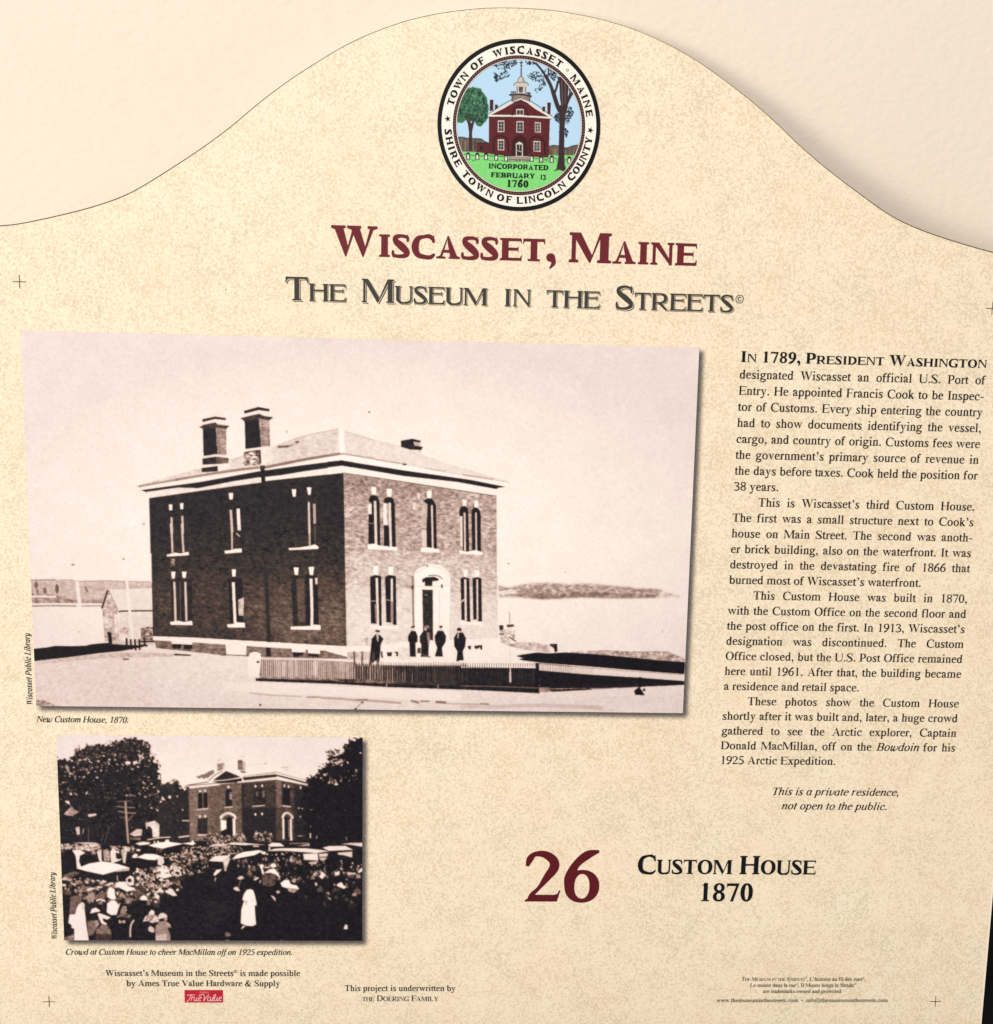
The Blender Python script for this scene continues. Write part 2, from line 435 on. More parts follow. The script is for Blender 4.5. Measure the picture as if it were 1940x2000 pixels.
        if ch == 'W':
            a = 14+cf*.7
            x1, x2 = w*.315, w*.685
            c = w*.40
            return [poly((a, cap), (a+C*1.06, cap), (x1+C*.30, 180), (x1+12, -12), (x1-10, -12)), poly((c, cap), (c+C*1.06, cap), (x2+C*.30, 180), (x2+12, -12), (x2-10, -12)), poly((c+C*.62, cap-90), (c+C*.62-H*.6, cap-50), (x1-10, -12), (x1+12, -12)), poly((w-66, cap), (w-66-H, cap), (x2-10, -12), (x2+12, -12)),
                    s.foot(a, a+C*1.06, cf*.8, cf, cap, -1), s.foot(c, c+C*1.06, cf*.9, cf*.7, cap, -1), s.foot(w-66-H, w-66, 66, 58, cap, -1)]
        if ch == 'Y':
            m = w*.51
            return s.stem(m, 0, cap*.46, C, f) + [poly((30+cf*.6, cap), (30+cf*.6+C*1.12, cap), (m+C*.36, cap*.44), (m+C*.5, cap*.36), (m-C*.5, cap*.40)), poly((w-84, cap), (w-84-H, cap), (m, cap*.40), (m+C*.5, cap*.40)), s.foot(30+cf*.6, 30+cf*.6+C*1.1, cf*.9, cf, cap, -1), s.foot(w-84-H, w-84, 70, 66, cap, -1)]
        if ch == 'X':
            return [poly((40, cap), (40+C*1.15, cap), (w-50, 0), (w-50-C*1.15, 0)), poly((w-90, cap), (w-90-H, cap), (70, 0), (70+H, 0)), box(16, 40+C+80, cap-st, cap), box(w-220, w-20, cap-st, cap), box(10, 190, 0, st), box(w-C-180, w-10, 0, st)]
        if ch == 'Z':
            return [poly((w-40, cap), (w-40-C*1.25, cap-H), (24, 0), (24+C*1.25, H)), box(44, w-40, cap-H, cap), box(24, w-30, 0, H), box(44, 60, cap-150, cap), box(w-44, w-28, 0, 160)]
        # ------------------------------------------------ figures and points
        fh = 676
        D = C*.86
        dl, dr = 26+D/2, w-26-D/2
        if ch == '1':
            x = w*.53
            return [box(x-D*.5, x+D*.5, 0, fh), s.foot(x-D*.5, x+D*.5, cf+14, cf+14), poly((x+D*.5, fh), (x+D*.5-10, fh), (w*.22, fh-76), (w*.22, fh-92), (x-D*.5-12, fh-92), (x-D*.5, fh-140), (x+D*.5, fh-160))]
        if ch == '0': return [ring(26, w-26, -14, fh, D*1.06, D*1.06, T*1.05, T*1.05)]
        if ch == '2':
            return [stroke([(48, fh-206, T*.8), (82, fh-112, T*1.7), (w*.27, fh-52, D*.52), (w*.45, fh-D*.34, D*.66), (w*.62, fh-70, D*.84), (dr-30, fh-138, D*.96), (dr-26, fh-230, D), (w*.62, fh-345, D*.8), (w*.42, 190, D*.42), (w*.24, 96, T*1.1), (70, 40, T*.5)]), poly((28, 0), (w-64, 0), (w-22, 152), (w-40, 152), (w-60, 104), (w-100, 76+D*.12), (w*.30, 76+D*.12), (28, 20))]
        if ch == '3':
            return [stroke([(52, fh-170, T*.7), (100, fh-64, T*1.6), (w*.46, fh-T-4, D*.6), (dr-50, fh-120, D*.9), (dr-70, fh-235, D*.7), (w*.36, fh-330, T)]), stroke([(w*.36, fh-322, T), (w*.66, fh-368, D*.8), (dr-6, 210, D), (dr-34, 84, D*.9), (w*.45, 8, T*1.5), (56, 26, D*.6)]), dot(66, 34, D*.42)]
        if ch == '5':
            return [poly((w*.30, fh), (w-50, fh), (w-82, fh-D*.5-32), (w*.30, fh-D*.5-32)), stroke([(w*.32, fh-8, T*.9), (w*.19, fh-260, T*1.1)]), stroke([(w*.17, fh-276, T*1.4), (w*.5, fh-300, D*.8), (dr-4, 250, D), (dr-26, 110, D*.92), (w*.48, 12, T*1.6), (54, 22, D*.6)]), dot(64, 36, D*.44)]
        if ch == '6':
            return [ring(28, w-28, -14, 400+D*.2, D*1.02, D*1.02, T*1.1, T*1.1), stroke([(w-44, fh-4, T*.7), (w*.62, fh-54, T*2.2), (w*.34, fh-178, D*.8), (dl+4, 330, D*1.02), (dl, 200, D)])]
        if ch == '9':
            return rot([ring(28, w-28, -14, 400+D*.2, D*1.02, D*1.02, T*1.1, T*1.1), stroke([(w-44, fh-4, T*.7), (w*.62, fh-54, T*2.2), (w*.34, fh-178, D*.8), (dl+4, 330, D*1.02), (dl, 200, D)])], w, fh-12)
        if ch == '7':
            return [poly((30, fh-10), (w-30, fh-10), (w-30, fh-30), (w*.48+D*.2, -10), (w*.48-D*.55, -10), (w-30-D*.8, fh-70-D*.3), (62, fh-80-D*.2), (34, fh-170), (18, fh-166))]
        if ch == '8':
            return [ring(54, w-54, fh*.5-10, fh, D*.84, D*.84, T*1.05, T*1.05), ring(34, w-34, -14, fh*.54, D*.92, D*.92, T*1.05, T*1.05), poly((150, 410), (150+D*.8, 410), (w-140, 290), (w-150-D*.7, 290))]
        if ch == '4':
            return [box(w*.60, w*.60+D, 0, fh), box(16, w-28, 160, 160+D*.55), poly((w*.60+D*.5, fh), (w*.60, fh), (16, 160+D*.55), (16, 160), (60, 160))]
        q = max(S*.62, 48)
        if ch == '.': return [dot(w/2, q-12, q)]
        if ch == ',': return [dot(w/2-8, q-6, q), stroke([(w/2+q*.35, q*.8, q*1.2), (w/2+q*.55, -34, q*.95), (w/2-q*.3, -152, 26)])]
        if ch in "'\u2019":
            y = asc-q-6
            return [dot(w/2-8, y, q), stroke([(w/2+q*.35, y, q*1.2), (w/2+q*.55, y-76, q*.95), (w/2-q*.5, y-196, 26)])]
        if ch == '-': return [box(38, w-38, 194, 194+S*.72)]
        if ch == '&':
            return [stroke([(w-60, 60, T), (w-130, 8, C*.5), (w*.58, 60, C), (w*.30, 430, C*.95), (w*.33, 590, C*.6), (w*.46, 650, T*1.2), (w*.58, 560, C*.62), (w*.46, 420, T*1.4), (w*.16, 260, C*.7), (w*.12, 120, C), (w*.26, 16, C*.6), (w*.48, 20, T*1.4), (w*.68, 180, T*1.2), (w*.78, 380, T*1.2)]), box(w*.66, w*.92, 372, 394)]
        if ch == '@':
            return [ring(60, w-60, -140, 680, C*.55, C*.55, T, T), ring(w*.32, w*.66, 110, 470, C*.6, C*.6, T, T), stroke([(w*.66, 460, C*.5), (w*.63, 180, C*.5), (w*.74, 140, T), (w*.86, 240, T)])]
        if ch in '\u00a9\u00ae':
            k = [ring(38, w-38, -20, 676, 56, 56, 56, 56)]
            if ch == '\u00a9': return k + [stroke([(w*.66, 420, 52), (w*.56, 490, 52), (w*.42, 480, 60), (w*.34, 330, 72), (w*.42, 180, 60), (w*.56, 166, 52), (w*.67, 240, 46)])]
            return k + [box(w*.36, w*.36+70, 140, 520), ring(w*.36, w*.66, 310, 520, 60, 66, 50, 50), poly((w*.46, 320), (w*.56, 320), (w*.70, 140), (w*.60, 140))]
        if ch == '\u2022': return [dot(w/2, 320, 120)]
        if ch == '\u00b0': return [ring(w/2-130, w/2+130, 230, 490, 44, 44, 44, 44)]
        if ch == '\u00e9': return s.draw('e') + [poly((w*.44, X+50), (w*.60, X+200), (w*.74, X+190), (w*.50, X+50))]
        if ch == '\u2605':
            return poly_star(w/2, 330, 330)
        return []

def poly_star(x, y, r):
    p = []
    for k in range(10):
        a = math.pi/2 + k*math.pi/5
        q = r if k % 2 == 0 else r*.4
        p.append((x+q*math.cos(a), y+q*math.sin(a)))
    return [[p]]


class Italic(Face):
    """the sloped companion: no feet, strokes flick out instead"""
    def exit(s, x):
        return stroke([(x, 150, s.S), (x, 80, s.S), (x+8, 30, s.S*.85), (x+42, 16, s.S*.5), (x+90, 62, s.T*.8)])
    def enter(s, x, y):
        return stroke([(x-78, y-62, s.T*.8), (x-32, y-10, s.S*.55), (x-2, y-30, s.S*.95), (x, y-90, s.S)])
    def draw(s, ch):
        S, T, X, asc = s.S, s.T, s.X, s.asc
        w = s.W.get(ch, 500)
        l = 24
        x0, x1 = 58+S/2, w-70-S/2
        if ch in 'adgq':
            x = x1
            k = [ring(l, x+S/2, -10, X+10, S, S*.9, T, T)]
            if ch == 'd': return k + [box(x-S/2, x+S/2, 120, asc), poly((x-S/2-60, asc), (x-S/2-60, asc-18), (x, asc-40), (x, asc)), s.exit(x)]
            if ch == 'a': return k + [box(x-S/2, x+S/2, 120, X), s.exit(x)]
            return k + [stroke([(x, X, S), (x, 40, S), (x-8, -90, S*.9), (x-80, -196, T*1.2), (x-170, -196, S*.5), (x-230, -130, T)])]
        if ch in 'nmhr':
            k = [box(x0-S/2, x0+S/2, 0, asc if ch == 'h' else X-60)]
            k.append(poly((x0-S/2-60, asc), (x0-S/2-60, asc-18), (x0, asc-40), (x0, asc)) if ch == 'h' else s.enter(x0, X))
            if ch == 'r': return k + [stroke([(x0, X-190, T), (x0+70, X-50, T*1.4), (w-70, X-16, S*.6), (w-24, X-40, S*.7)])]
            a = (x0, (x0+x1)/2, x1) if ch == 'm' else (x0, x1)
            for p, q in zip(a, a[1:]):
                k.append(stroke([(p, X-210, T), (p+(q-p)*.4, X-70, T*1.3), (p+(q-p)*.74, X-10, S*.66), (q, X-80, S*.95), (q, X-160, S), (q, 100, S)]))
                if q != a[-1]: k.append(box(q-S/2, q+S/2, 0, 120))
            return k + [s.exit(x1)]
        if ch in 'il':
            x = w/2-8
            if ch == 'l': return [box(x-S/2, x+S/2, 120, asc), poly((x-S/2-60, asc), (x-S/2-60, asc-18), (x, asc-40), (x, asc)), s.exit(x)]
            return [box(x-S/2, x+S/2, 120, X-60), s.enter(x, X), s.exit(x), dot(x+6, asc-60, S*.6)]
        if ch == 'u':
            return [s.enter(x0, X), stroke([(x0, X-60, S), (x0, 130, S), (x0+12, 40, S*.85), (x0+(x1-x0)*.4, 14, S*.55), (x0+(x1-x0)*.75, 70, T*1.2), (x1, 190, T)]), box(x1-S/2, x1+S/2, 120, X), s.exit(x1)]
        if ch == 't':
            x = w/2-14
            return [box(x-S/2, x+S/2, 120, X+120), box(x-S/2-48, x+S/2+76, X-T, X), s.exit(x)]
        if ch in 'bp':
            x = x0
            k = [ring(x-S/2, w-34, -10, X+10, S, S, T, T)]
            if ch == 'b': return k + [box(x-S/2, x+S/2, 60, asc), poly((x-S/2-60, asc), (x-S/2-60, asc-18), (x, asc-40), (x, asc))]
            return k + [box(x-S/2, x+S/2, -205, X-60), s.enter(x, X), s.foot(x-S/2, x+S/2, 50, 60, -217)]
        if ch == 'f':
            x = w/2
            return [stroke([(x-118, -190, S*.7), (x-60, -190, S*.5), (x-8, -60, S), (x, 150, S), (x+2, X, S), (x+26, asc-70, S*.8), (x+84, asc-10, T*1.4), (x+128, asc-40, S*.6)]), box(x-S/2-56, x+S/2+84, X-T, X)]
        if ch in 'vwy':
            if ch == 'w':
                m = w*.48
                return [s.enter(x0, X), stroke([(x0, X-60, S), (x0, 130, S), (x0+16, 34, S*.85), (x0+80, 12, T*1.6), (m, 190, T)]), stroke([(m, X-20, S*.9), (m, 130, S), (m+16, 34, S*.85), (m+80, 12, T*1.6), (w-70, 180, T*1.2), (w-76, X-60, S*.6), (w-96, X-10, S*.5)])]
            k = [s.enter(x0, X), stroke([(x0, X-60, S), (x0, 130, S), (x0+18, 34, S*.85), (x0+86, 14, T*1.6), (w-76, 180, T*1.3), (w-66, X-70, S*.7), (w-92, X-8, S*.6)])]
            if ch == 'y': k.append(stroke([(w-70, X-120, S*.6), (w-76, 60, S*.7), (w-140, -120, T*1.8), (60, -200, S*.6)]))
            return k
        return Face.draw(s, ch)
_ROM = "a444b500c444d500e444f333g500h500i278j278k500l278m778n500o500p500q500r333s389t278u500v500w722x500y500z444A722B667C667D722E611F556G722H722I333J389K722L611M889N722O722P556Q722R667S556T611U722V722W944X722Y722Z611"
_BLD = "a500b556c444d556e444f333g500h556i278j333k556l278m833n556o500p556q556r444s389t333u556v500w722x500y500z444A722B667C722D722E667F611G778H778I389J500K778L667M944N722O778P611Q778R722S556T667U722V722W1000X722Y722Z667"
def widths(t, **kw):
    d = {}
    for m in re.finditer(r"(\D)(\d+)", t):
        d[m.group(1)] = int(m.group(2))
    d.update({c: 500 for c in "0123456789"})
    d.update({' ': 250, '.': 250, ',': 250, '\u2019': 300, '-': 333, '&': 790, '@': 921, '\u00a9': 760, '\u00ae': 760, '\u2022': 350, '\u00b0': 400, '\u00e9': d['e'], '\u2605': 700})
    d.update(kw)
    return d
ROMAN = Face(106, 122, 54, 42, 56, 60, 32, 38, widths(_ROM))
BOLD = Face(146, 168, 64, 64, 44, 52, 42, 36, widths(_BLD))
_ITA = "a500b500c444d500e444f278g500h500i278j278k444l278m722n500o500p500q500r389s389t278u500v444w667x444y444z389A611B611C667D722E611F611G722H722I333J444K667L556M833N667O722P611Q722R611S500T556U722V611W833X611Y556Z556"
ITALIC = Italic(102, 118, 52, 50, 52, 58, 36, 34, widths(_ITA))
BITALIC = Italic(124, 138, 58, 54, 48, 54, 32, 34, widths(_ITA))
NUMBER = Face(120, 142, 50, 44, 44, 52, 36, 36, widths(_BLD))

MUSEUM = Face(138, 134, 62, 56, 36, 44, 34, 30, widths(_BLD, **{' ': 430}), wedge=.60)
TITLE = Face(156, 190, 92, 86, 46, 58, 60, 22, widths(_BLD))
SEALF = Face(180, 200, 124, 118, 40, 40, 70, 20, widths(_BLD), over=4)

TRI = {}
def glyph_tri(face, ch, engraved=False):
    key = (id(face), ch, engraved)
    if key not in TRI:
        w, comps = face.glyph(ch)
        if engraved and comps:
            s1 = [[[(x+20, y-20) for x, y in c] for c in k] for k in comps]
            s2 = [[[(x+38, y-38) for x, y in c] for c in k] for k in comps]
            v, f = fill(comps+s1+s2, lambda P: inside_mask(comps, P) | (inside_mask(s2, P) & ~inside_mask(s1, P)))
        else:
            v, f = fill(comps)
        TRI[key] = (w, v, f)
    return TRI[key]

def runs(txt, face=None, slant=0.0, small=0.0):
    """plain text -> [(char, face, slant, scale)]; small = height of small capitals"""
    o = []
    for ch in txt:
        if small and ch.isalpha() and ch.islower():
            o.append((ch.upper(), face, slant, small))
        else:
            o.append((ch, face, slant, 1.0))
    return o

class Lettering:
    def __init__(s):
        s.v, s.f = [], []
    def put(s, rs, x0, y, size, x1=None, mode='fit', angle=0.0, engraved=False, track=0.0):
        """one line: baseline from (x0, y) mm, size = em in mm; fitted to end at x1 by width ('fit'), word space ('just') or left as it comes"""
        k = size/1000
        W = sum(glyph_tri(f, c, engraved)[0]*q*k for c, f, sl, q in rs) + track*(len(rs)-1)
        sx, ws, tr = 1.0, 0.0, track
        if x1 is not None:
            if mode == 'fit':
                sx = (x1-x0)/W
            elif mode == 'just':
                n = sum(1 for r in rs if r[0] == ' ')
                ws = (x1-x0-W)/max(n, 1)
        ca, sa = math.cos(angle), math.sin(angle)
        x = 0.0
        for c, f, sl, q in rs:
            w, v, fc = glyph_tri(f, c, engraved)
            n0 = len(s.v)
            for px, py in v:
                gx, gy = x+(px+sl*py)*k*q*sx, py*k*q+((.68-.62*q)*size if q < .6 else 0)
                s.v.append((x0+gx*ca-gy*sa, y-gx*sa-gy*ca) if angle else (x0+gx, y-gy))
            s.f += [tuple(n0+i for i in t) for t in fc]
            x += w*k*q*sx+tr*sx+(ws if c == ' ' else 0)
        return x0+x
    def arc(s, rs, cx, cy, r, size, a0, a1, outward=True):
        """letters stood on a circle of radius r from bearing a0 to a1 (degrees, anticlockwise from the right)"""
        k = size/1000
        ws = [glyph_tri(f, c)[0]*q*k for c, f, sl, q in rs]
        cen, x = [], 0.0
        for w in ws:
            cen.append(x+w/2)
            x += w
        for (c, f, sl, q), w, xm in zip(rs, ws, cen):
            t = (xm-cen[0])/((cen[-1]-cen[0]) or 1)
            a = math.radians(a0+(a1-a0)*t)
            _, v, fc = glyph_tri(f, c)
            n0 = len(s.v)
            for px, py in v:
                lx, ly = px*k*q-w/2, py*k*q
                if outward:
                    ux, uy = math.sin(a), -math.cos(a)
                    rx, ry = math.cos(a), math.sin(a)
                else:
                    ux, uy = -math.sin(a), math.cos(a)
                    rx, ry = -math.cos(a), -math.sin(a)
                X = r*math.cos(a)+lx*ux+ly*rx
                Y = r*math.sin(a)+lx*uy+ly*ry
                s.v.append((cx+X, cy-Y))
            s.f += [tuple(n0+i for i in t) for t in fc]
    def build(s, name, mat, parent, h=0.2, label=None):
        return link(name, mesh_from(name, [on_sign(x, y, h) for x, y in s.v], s.f), mat, parent, label)

# ---------------------------------------------------------------- print maker: drawings kept as tone grids on a fine mesh
RNG = np.random.RandomState(11)
def blur(a, r):
    r = int(round(r))
    if r < 1:
        return a
    for _ in range(3):
        for ax_ in (0, 1):
            k = max(1, int(round(r*0.6)))
            p = [(0, 0)]*a.ndim
            p[ax_] = (k+1, k)
            c = np.cumsum(np.pad(a, p, mode='edge'), axis=ax_)
            n = a.shape[ax_]
            hi = np.take(c, np.arange(2*k+1, 2*k+1+n), axis=ax_)
            lo = np.take(c, np.arange(0, n), axis=ax_)
            a = (hi-lo)/(2*k+1)
    return a

class Print:
    def __init__(s, w, h, res, tone=1.0, rgb=False):
        s.k = res/10.0                                  # drawing units are tenths of a millimetre
        s.W, s.H = int(w*res)+1, int(h*res)+1
        s.rgb, s.clip = rgb, None
        s.a = np.full((s.H, s.W, 3), tone) if rgb else np.full((s.H, s.W), tone)
        g = RNG.randn(s.H, s.W)
        n = blur(g, 1)/max(blur(g, 1).std(), 1e-6)*.6 + g*.25
        b = blur(RNG.randn(s.H, s.W), 3)
        hs = sum(np.roll(g, q, 1) for q in range(-2, 4))
        hs = hs*.7 + np.roll(hs, 1, 0)*.3
        s.noise = (n*.55 + b/b.std()*.25 + hs/hs.std()*.55)*.62
        lf = blur(RNG.randn(s.H, s.W), 2)
        lf2 = blur(RNG.randn(s.H, s.W), 5)
        l1 = blur(RNG.randn(s.H, s.W), 1)
        s.leaf = l1/l1.std()*.5 + lf/lf.std()*.75 + lf2/lf2.std()*.6
    def mask(s, pts, pad=0):
        """anti-aliased cover of a polygon in its own window"""
        ss = 3
        P = np.asarray(pts)*s.k
        x0, y0 = np.floor(P.min(0)).astype(int)-1-pad
        x1, y1 = np.ceil(P.max(0)).astype(int)+2+pad
        x0, y0, x1, y1 = max(x0, 0), max(y0, 0), min(x1, s.W), min(y1, s.H)
        if x1 <= x0 or y1 <= y0:
            return None
        w, h = x1-x0, y1-y0
        wn = np.zeros((h*ss, w*ss+1), np.int16)
        Q = (P+0.5-[x0, y0])*ss
        for i in range(len(Q)):
            (ax_, ay), (bx, by) = Q[i], Q[(i+1) % len(Q)]
            if ay == by:
                continue
            d = 1 if by > ay else -1
            lo, hi = (ay, by) if ay < by else (by, ay)
            j0, j1 = max(0, math.ceil(lo-.5)), min(h*ss-1, math.ceil(hi-.5)-1)
            if j1 < j0:
                continue
            j = np.arange(j0, j1+1)
            xs = ax_+(j+.5-ay)*(bx-ax_)/(by-ay)
            wn[j, np.clip(np.ceil(xs-.5).astype(int), 0, w*ss)] += d
        m = (np.cumsum(wn[:, :-1], axis=1) != 0).reshape(h, ss, w, ss).mean((1, 3))
        return m, (slice(y0, y1), slice(x0, x1))
    def lay(s, m, win, tone, n=0.0):
        if s.clip is not None:
            m = m*s.clip[win]
        t = s.noise[win]*n
        if s.rgb:
            c = hexcol(tone) if isinstance(tone, str) else np.array(tone)
            c = np.clip(c[None, None, :]*(1+1.6*t[..., None]), 0, 1)
            s.a[win] = s.a[win]*(1-m[..., None]) + c*m[..., None]
        else:
            s.a[win] = s.a[win]*(1-m) + np.clip(tone+t, 0.02, 1)*m
    def poly(s, pts, tone, n=0.0, b=0.0):
        r = b*s.k*.6
        q = s.mask(pts, int(r*2)+1 if r >= .8 else 0)
        if q is None:
            return
        m, win = q
        s.lay(blur(m, r) if r >= .8 else m, win, tone, n)
    def leafy(s, pts, tone, n, b):
        r = max(b*s.k, 1)
        q = s.mask(pts, int(r*3)+2)
        if q is None:
            return
        m, win = q
        m = blur(m, r)
        m = np.clip((m+s.leaf[win]*n*m*(1-m)*1.6-.5)*5+.5, 0, 1)
        s.lay(m, win, tone, .03 if not s.rgb else .1)
    def line(s, pts, tone, w):
        q = stroke([(x, y, max(w, 1.2)) for x, y in pts], 4)[0] if len(pts) > 2 else stroke([(x, y, max(w, 1.2)) for x, y in pts])[0]
        s.poly(q, tone)
    def spot(s, x, y, rx, ry, tone, tilt=0.0):
        c, d = math.cos(tilt), math.sin(tilt)
        s.poly([(x+rx*math.cos(t)*c-ry*math.sin(t)*d, y+rx*math.cos(t)*d+ry*math.sin(t)*c) for t in np.linspace(0, 2*math.pi, 10, endpoint=False)], tone)
    def scatter(s, pts, n, t0, t1, r0, r1):
        P = np.asarray(pts)
        lo, hi = P.min(0), P.max(0)
        c = 0
        while c < n:
            C = lo+(hi-lo)*RNG.rand(64, 2)
            for x, y in C[inside_mask([[list(map(tuple, P))]], C)]:
                if c >= n:
                    break
                c += 1
                r = r0+(r1-r0)*RNG.rand()
                u = RNG.rand()
                tone = tuple(hexcol(t0)*(1-u)+hexcol(t1)*u) if s.rgb else t0+(t1-t0)*u
                s.blob(x, y, r, tone)
    def crowd(s, pts, n, t0, t1, r0, r1):
        """heads in hats above dark coats, the farther ones first"""
        P = np.asarray(pts)
        lo, hi = P.min(0), P.max(0)
        got = []
        while len(got) < n:
            C = lo+(hi-lo)*RNG.rand(64, 2)
            got += [tuple(q) for q in C[inside_mask([[list(map(tuple, P))]], C)]]
        for x, y in sorted(got[:n], key=lambda q: q[1]):
            u = RNG.rand()
            r = r0+(r1-r0)*RNG.rand()
            tone = t0+(t1-t0)*u
            dark = (.035+.06*RNG.rand() if RNG.rand() < .6 else .12+.2*RNG.rand()) if RNG.rand() < .88 else .35+.4*RNG.rand()
            w = r*(1.15+.5*RNG.rand())
            s.poly([(x-w, y+r*2.6), (x-w*.95, y+r*.9), (x-w*.5, y+r*.35), (x+w*.5, y+r*.35), (x+w*.95, y+r*.9), (x+w, y+r*2.6)], dark, .03)
            lean = (RNG.rand()-.5)*.7
            k = RNG.rand()
            if k < .62:                                # a brimmed hat or a cap
                q = [(-1.0, .12), (-.62, -.12), (-.52, -.6), (-.1, -.82), (.4, -.66), (.58, -.1), (1.02, .16), (.4, .3), (-.4, .3)]
                if RNG.rand() < .5:
                    s.poly([(x-r*.4, y), (x+r*.4, y), (x+r*.3, y+r*.75), (x-r*.3, y+r*.75)], tone*.62, .08)
            else:                                      # a bare or shaded head
                q = [(.5*math.cos(a), .62*math.sin(a)) for a in np.linspace(0, 6.28, 8, endpoint=False)]
            c, d = math.cos(lean), math.sin(lean)
            s.poly([(x+r*(a*c-b*d), y+r*(a*d+b*c)) for a, b in q], tone, .05)
    def blob(s, x, y, r, tone):
        """small uneven fleck"""
        k = 7
        ph, el, ti = RNG.rand()*6.3, .45+.4*RNG.rand(), (RNG.rand()-.5)*1.6
        q = []
        for i in range(k):
            t = ph+i*2*math.pi/k
            rr = r*(.65+.6*RNG.rand())
            u, v = rr*math.cos(t), rr*el*math.sin(t)
            q.append((x+u*math.cos(ti)-v*math.sin(ti), y+u*math.sin(ti)+v*math.cos(ti)))
        s.poly(q, tone)
    def run(s, script):
        for l in script.strip().split('\n'):
            t = l.split()
            pts = [tuple(map(float, q.split(','))) for q in t[1:] if ',' in q]
            op = [q for q in t[1:] if ',' not in q]
            val = lambda q: q if q[0] == '#' else float(q)
            if t[0] == 'k':
                s.clip = None
                if pts:
                    m, win = s.mask(pts)
                    s.clip = np.zeros((s.H, s.W))
                    s.clip[win] = m
                continue
            if t[0] in 'pf':
                tone, n, b = val(op[0]), 0.0, 0.0
                for q in op[1:]:
                    if q[0] == 'n': n = float(q[1:])
                    if q[0] == 'b': b = float(q[1:])
                s.poly(pts, tone, n, b) if t[0] == 'p' else s.leafy(pts, tone, n, b)
            elif t[0] == 'l':
                s.line(pts, val(op[0]), float(op[1]))
            elif t[0] == 'e':
                s.spot(pts[0][0], pts[0][1], float(op[1]), float(op[2]), val(op[0]))
            elif t[0] == 'h':
                s.crowd(pts, int(op[0]), val(op[1]), val(op[2]), float(op[3]), float(op[4]))
            elif t[0] == 's':
                s.scatter(pts, int(op[0]), val(op[1]), val(op[2]), float(op[3]), float(op[4]))

def tone_colours(a, stops):
    T = [t for t, _ in stops]
    C = np.array([hexcol(c) for _, c in stops])
    return np.stack([np.interp(a, T, C[:, i]) for i in range(3)], -1)

def print_mesh(name, rgb, x0, y0, x1, y1, h, mat, parent, label=None, keep=None, alpha=None):
    """a print: a fine sheet whose every node carries its ink colour"""
    H, W = rgb.shape[:2]
    X, Y = np.meshgrid(np.linspace(x0, x1, W), np.linspace(y0, y1, H))
    co = np.stack([(X-300)/1000, np.full_like(X, -h/1000), (BOTTOM-Y)/1000], -1).reshape(-1, 3)
    i = np.arange(H*W).reshape(H, W)
    q = np.stack([i[:-1, :-1], i[1:, :-1], i[1:, 1:], i[:-1, 1:]], -1).reshape(-1, 4)
    if keep is not None:
        q = q[keep(X[:-1, :-1].ravel(), Y[:-1, :-1].ravel())]
        used = np.unique(q)
        re_ = np.full(H*W, -1)
        re_[used] = np.arange(len(used))
        q, co = re_[q], co[used]
    else:
        used = slice(None)
    me = bpy.data.meshes.new(name)
    me.vertices.add(len(co))
    me.vertices.foreach_set("co", co.astype(np.float32).ravel())
    me.loops.add(q.size)
    me.loops.foreach_set("vertex_index", q.astype(np.int32).ravel())
    me.polygons.add(len(q))
    me.polygons.foreach_set("loop_start", np.arange(0, q.size, 4, dtype=np.int32))
    me.polygons.foreach_set("loop_total", np.full(len(q), 4, np.int32))
    at = me.color_attributes.new("ink", 'FLOAT_COLOR', 'POINT')
    c = np.ones((H*W, 4), np.float32)
    c[:, :3] = (lin(rgb)*INK).reshape(-1, 3)
    if alpha is not None:
        c[:, 3] = alpha.ravel()
    at.data.foreach_set("color", c[used].ravel())
    me.update(calc_edges=True)
    me.validate()
    return link(name, me, mat, parent, label)

# ================================================================ the setting
def slab(name, x0, x1, y0, y1, z0, z1, mat, bev=0.0):
    v = [(x, y, z) for x in (x0, x1) for y in (y0, y1) for z in (z0, z1)]
    f = [(0, 1, 3, 2), (4, 6, 7, 5), (0, 4, 5, 1), (2, 3, 7, 6), (0, 2, 6, 4), (1, 5, 7, 3)]
    o = link(name, mesh_from(name, v, f), mat)
    if bev:
        b = o.modifiers.new("edge", 'BEVEL')
        b.width, b.segments = bev, 3
    return o

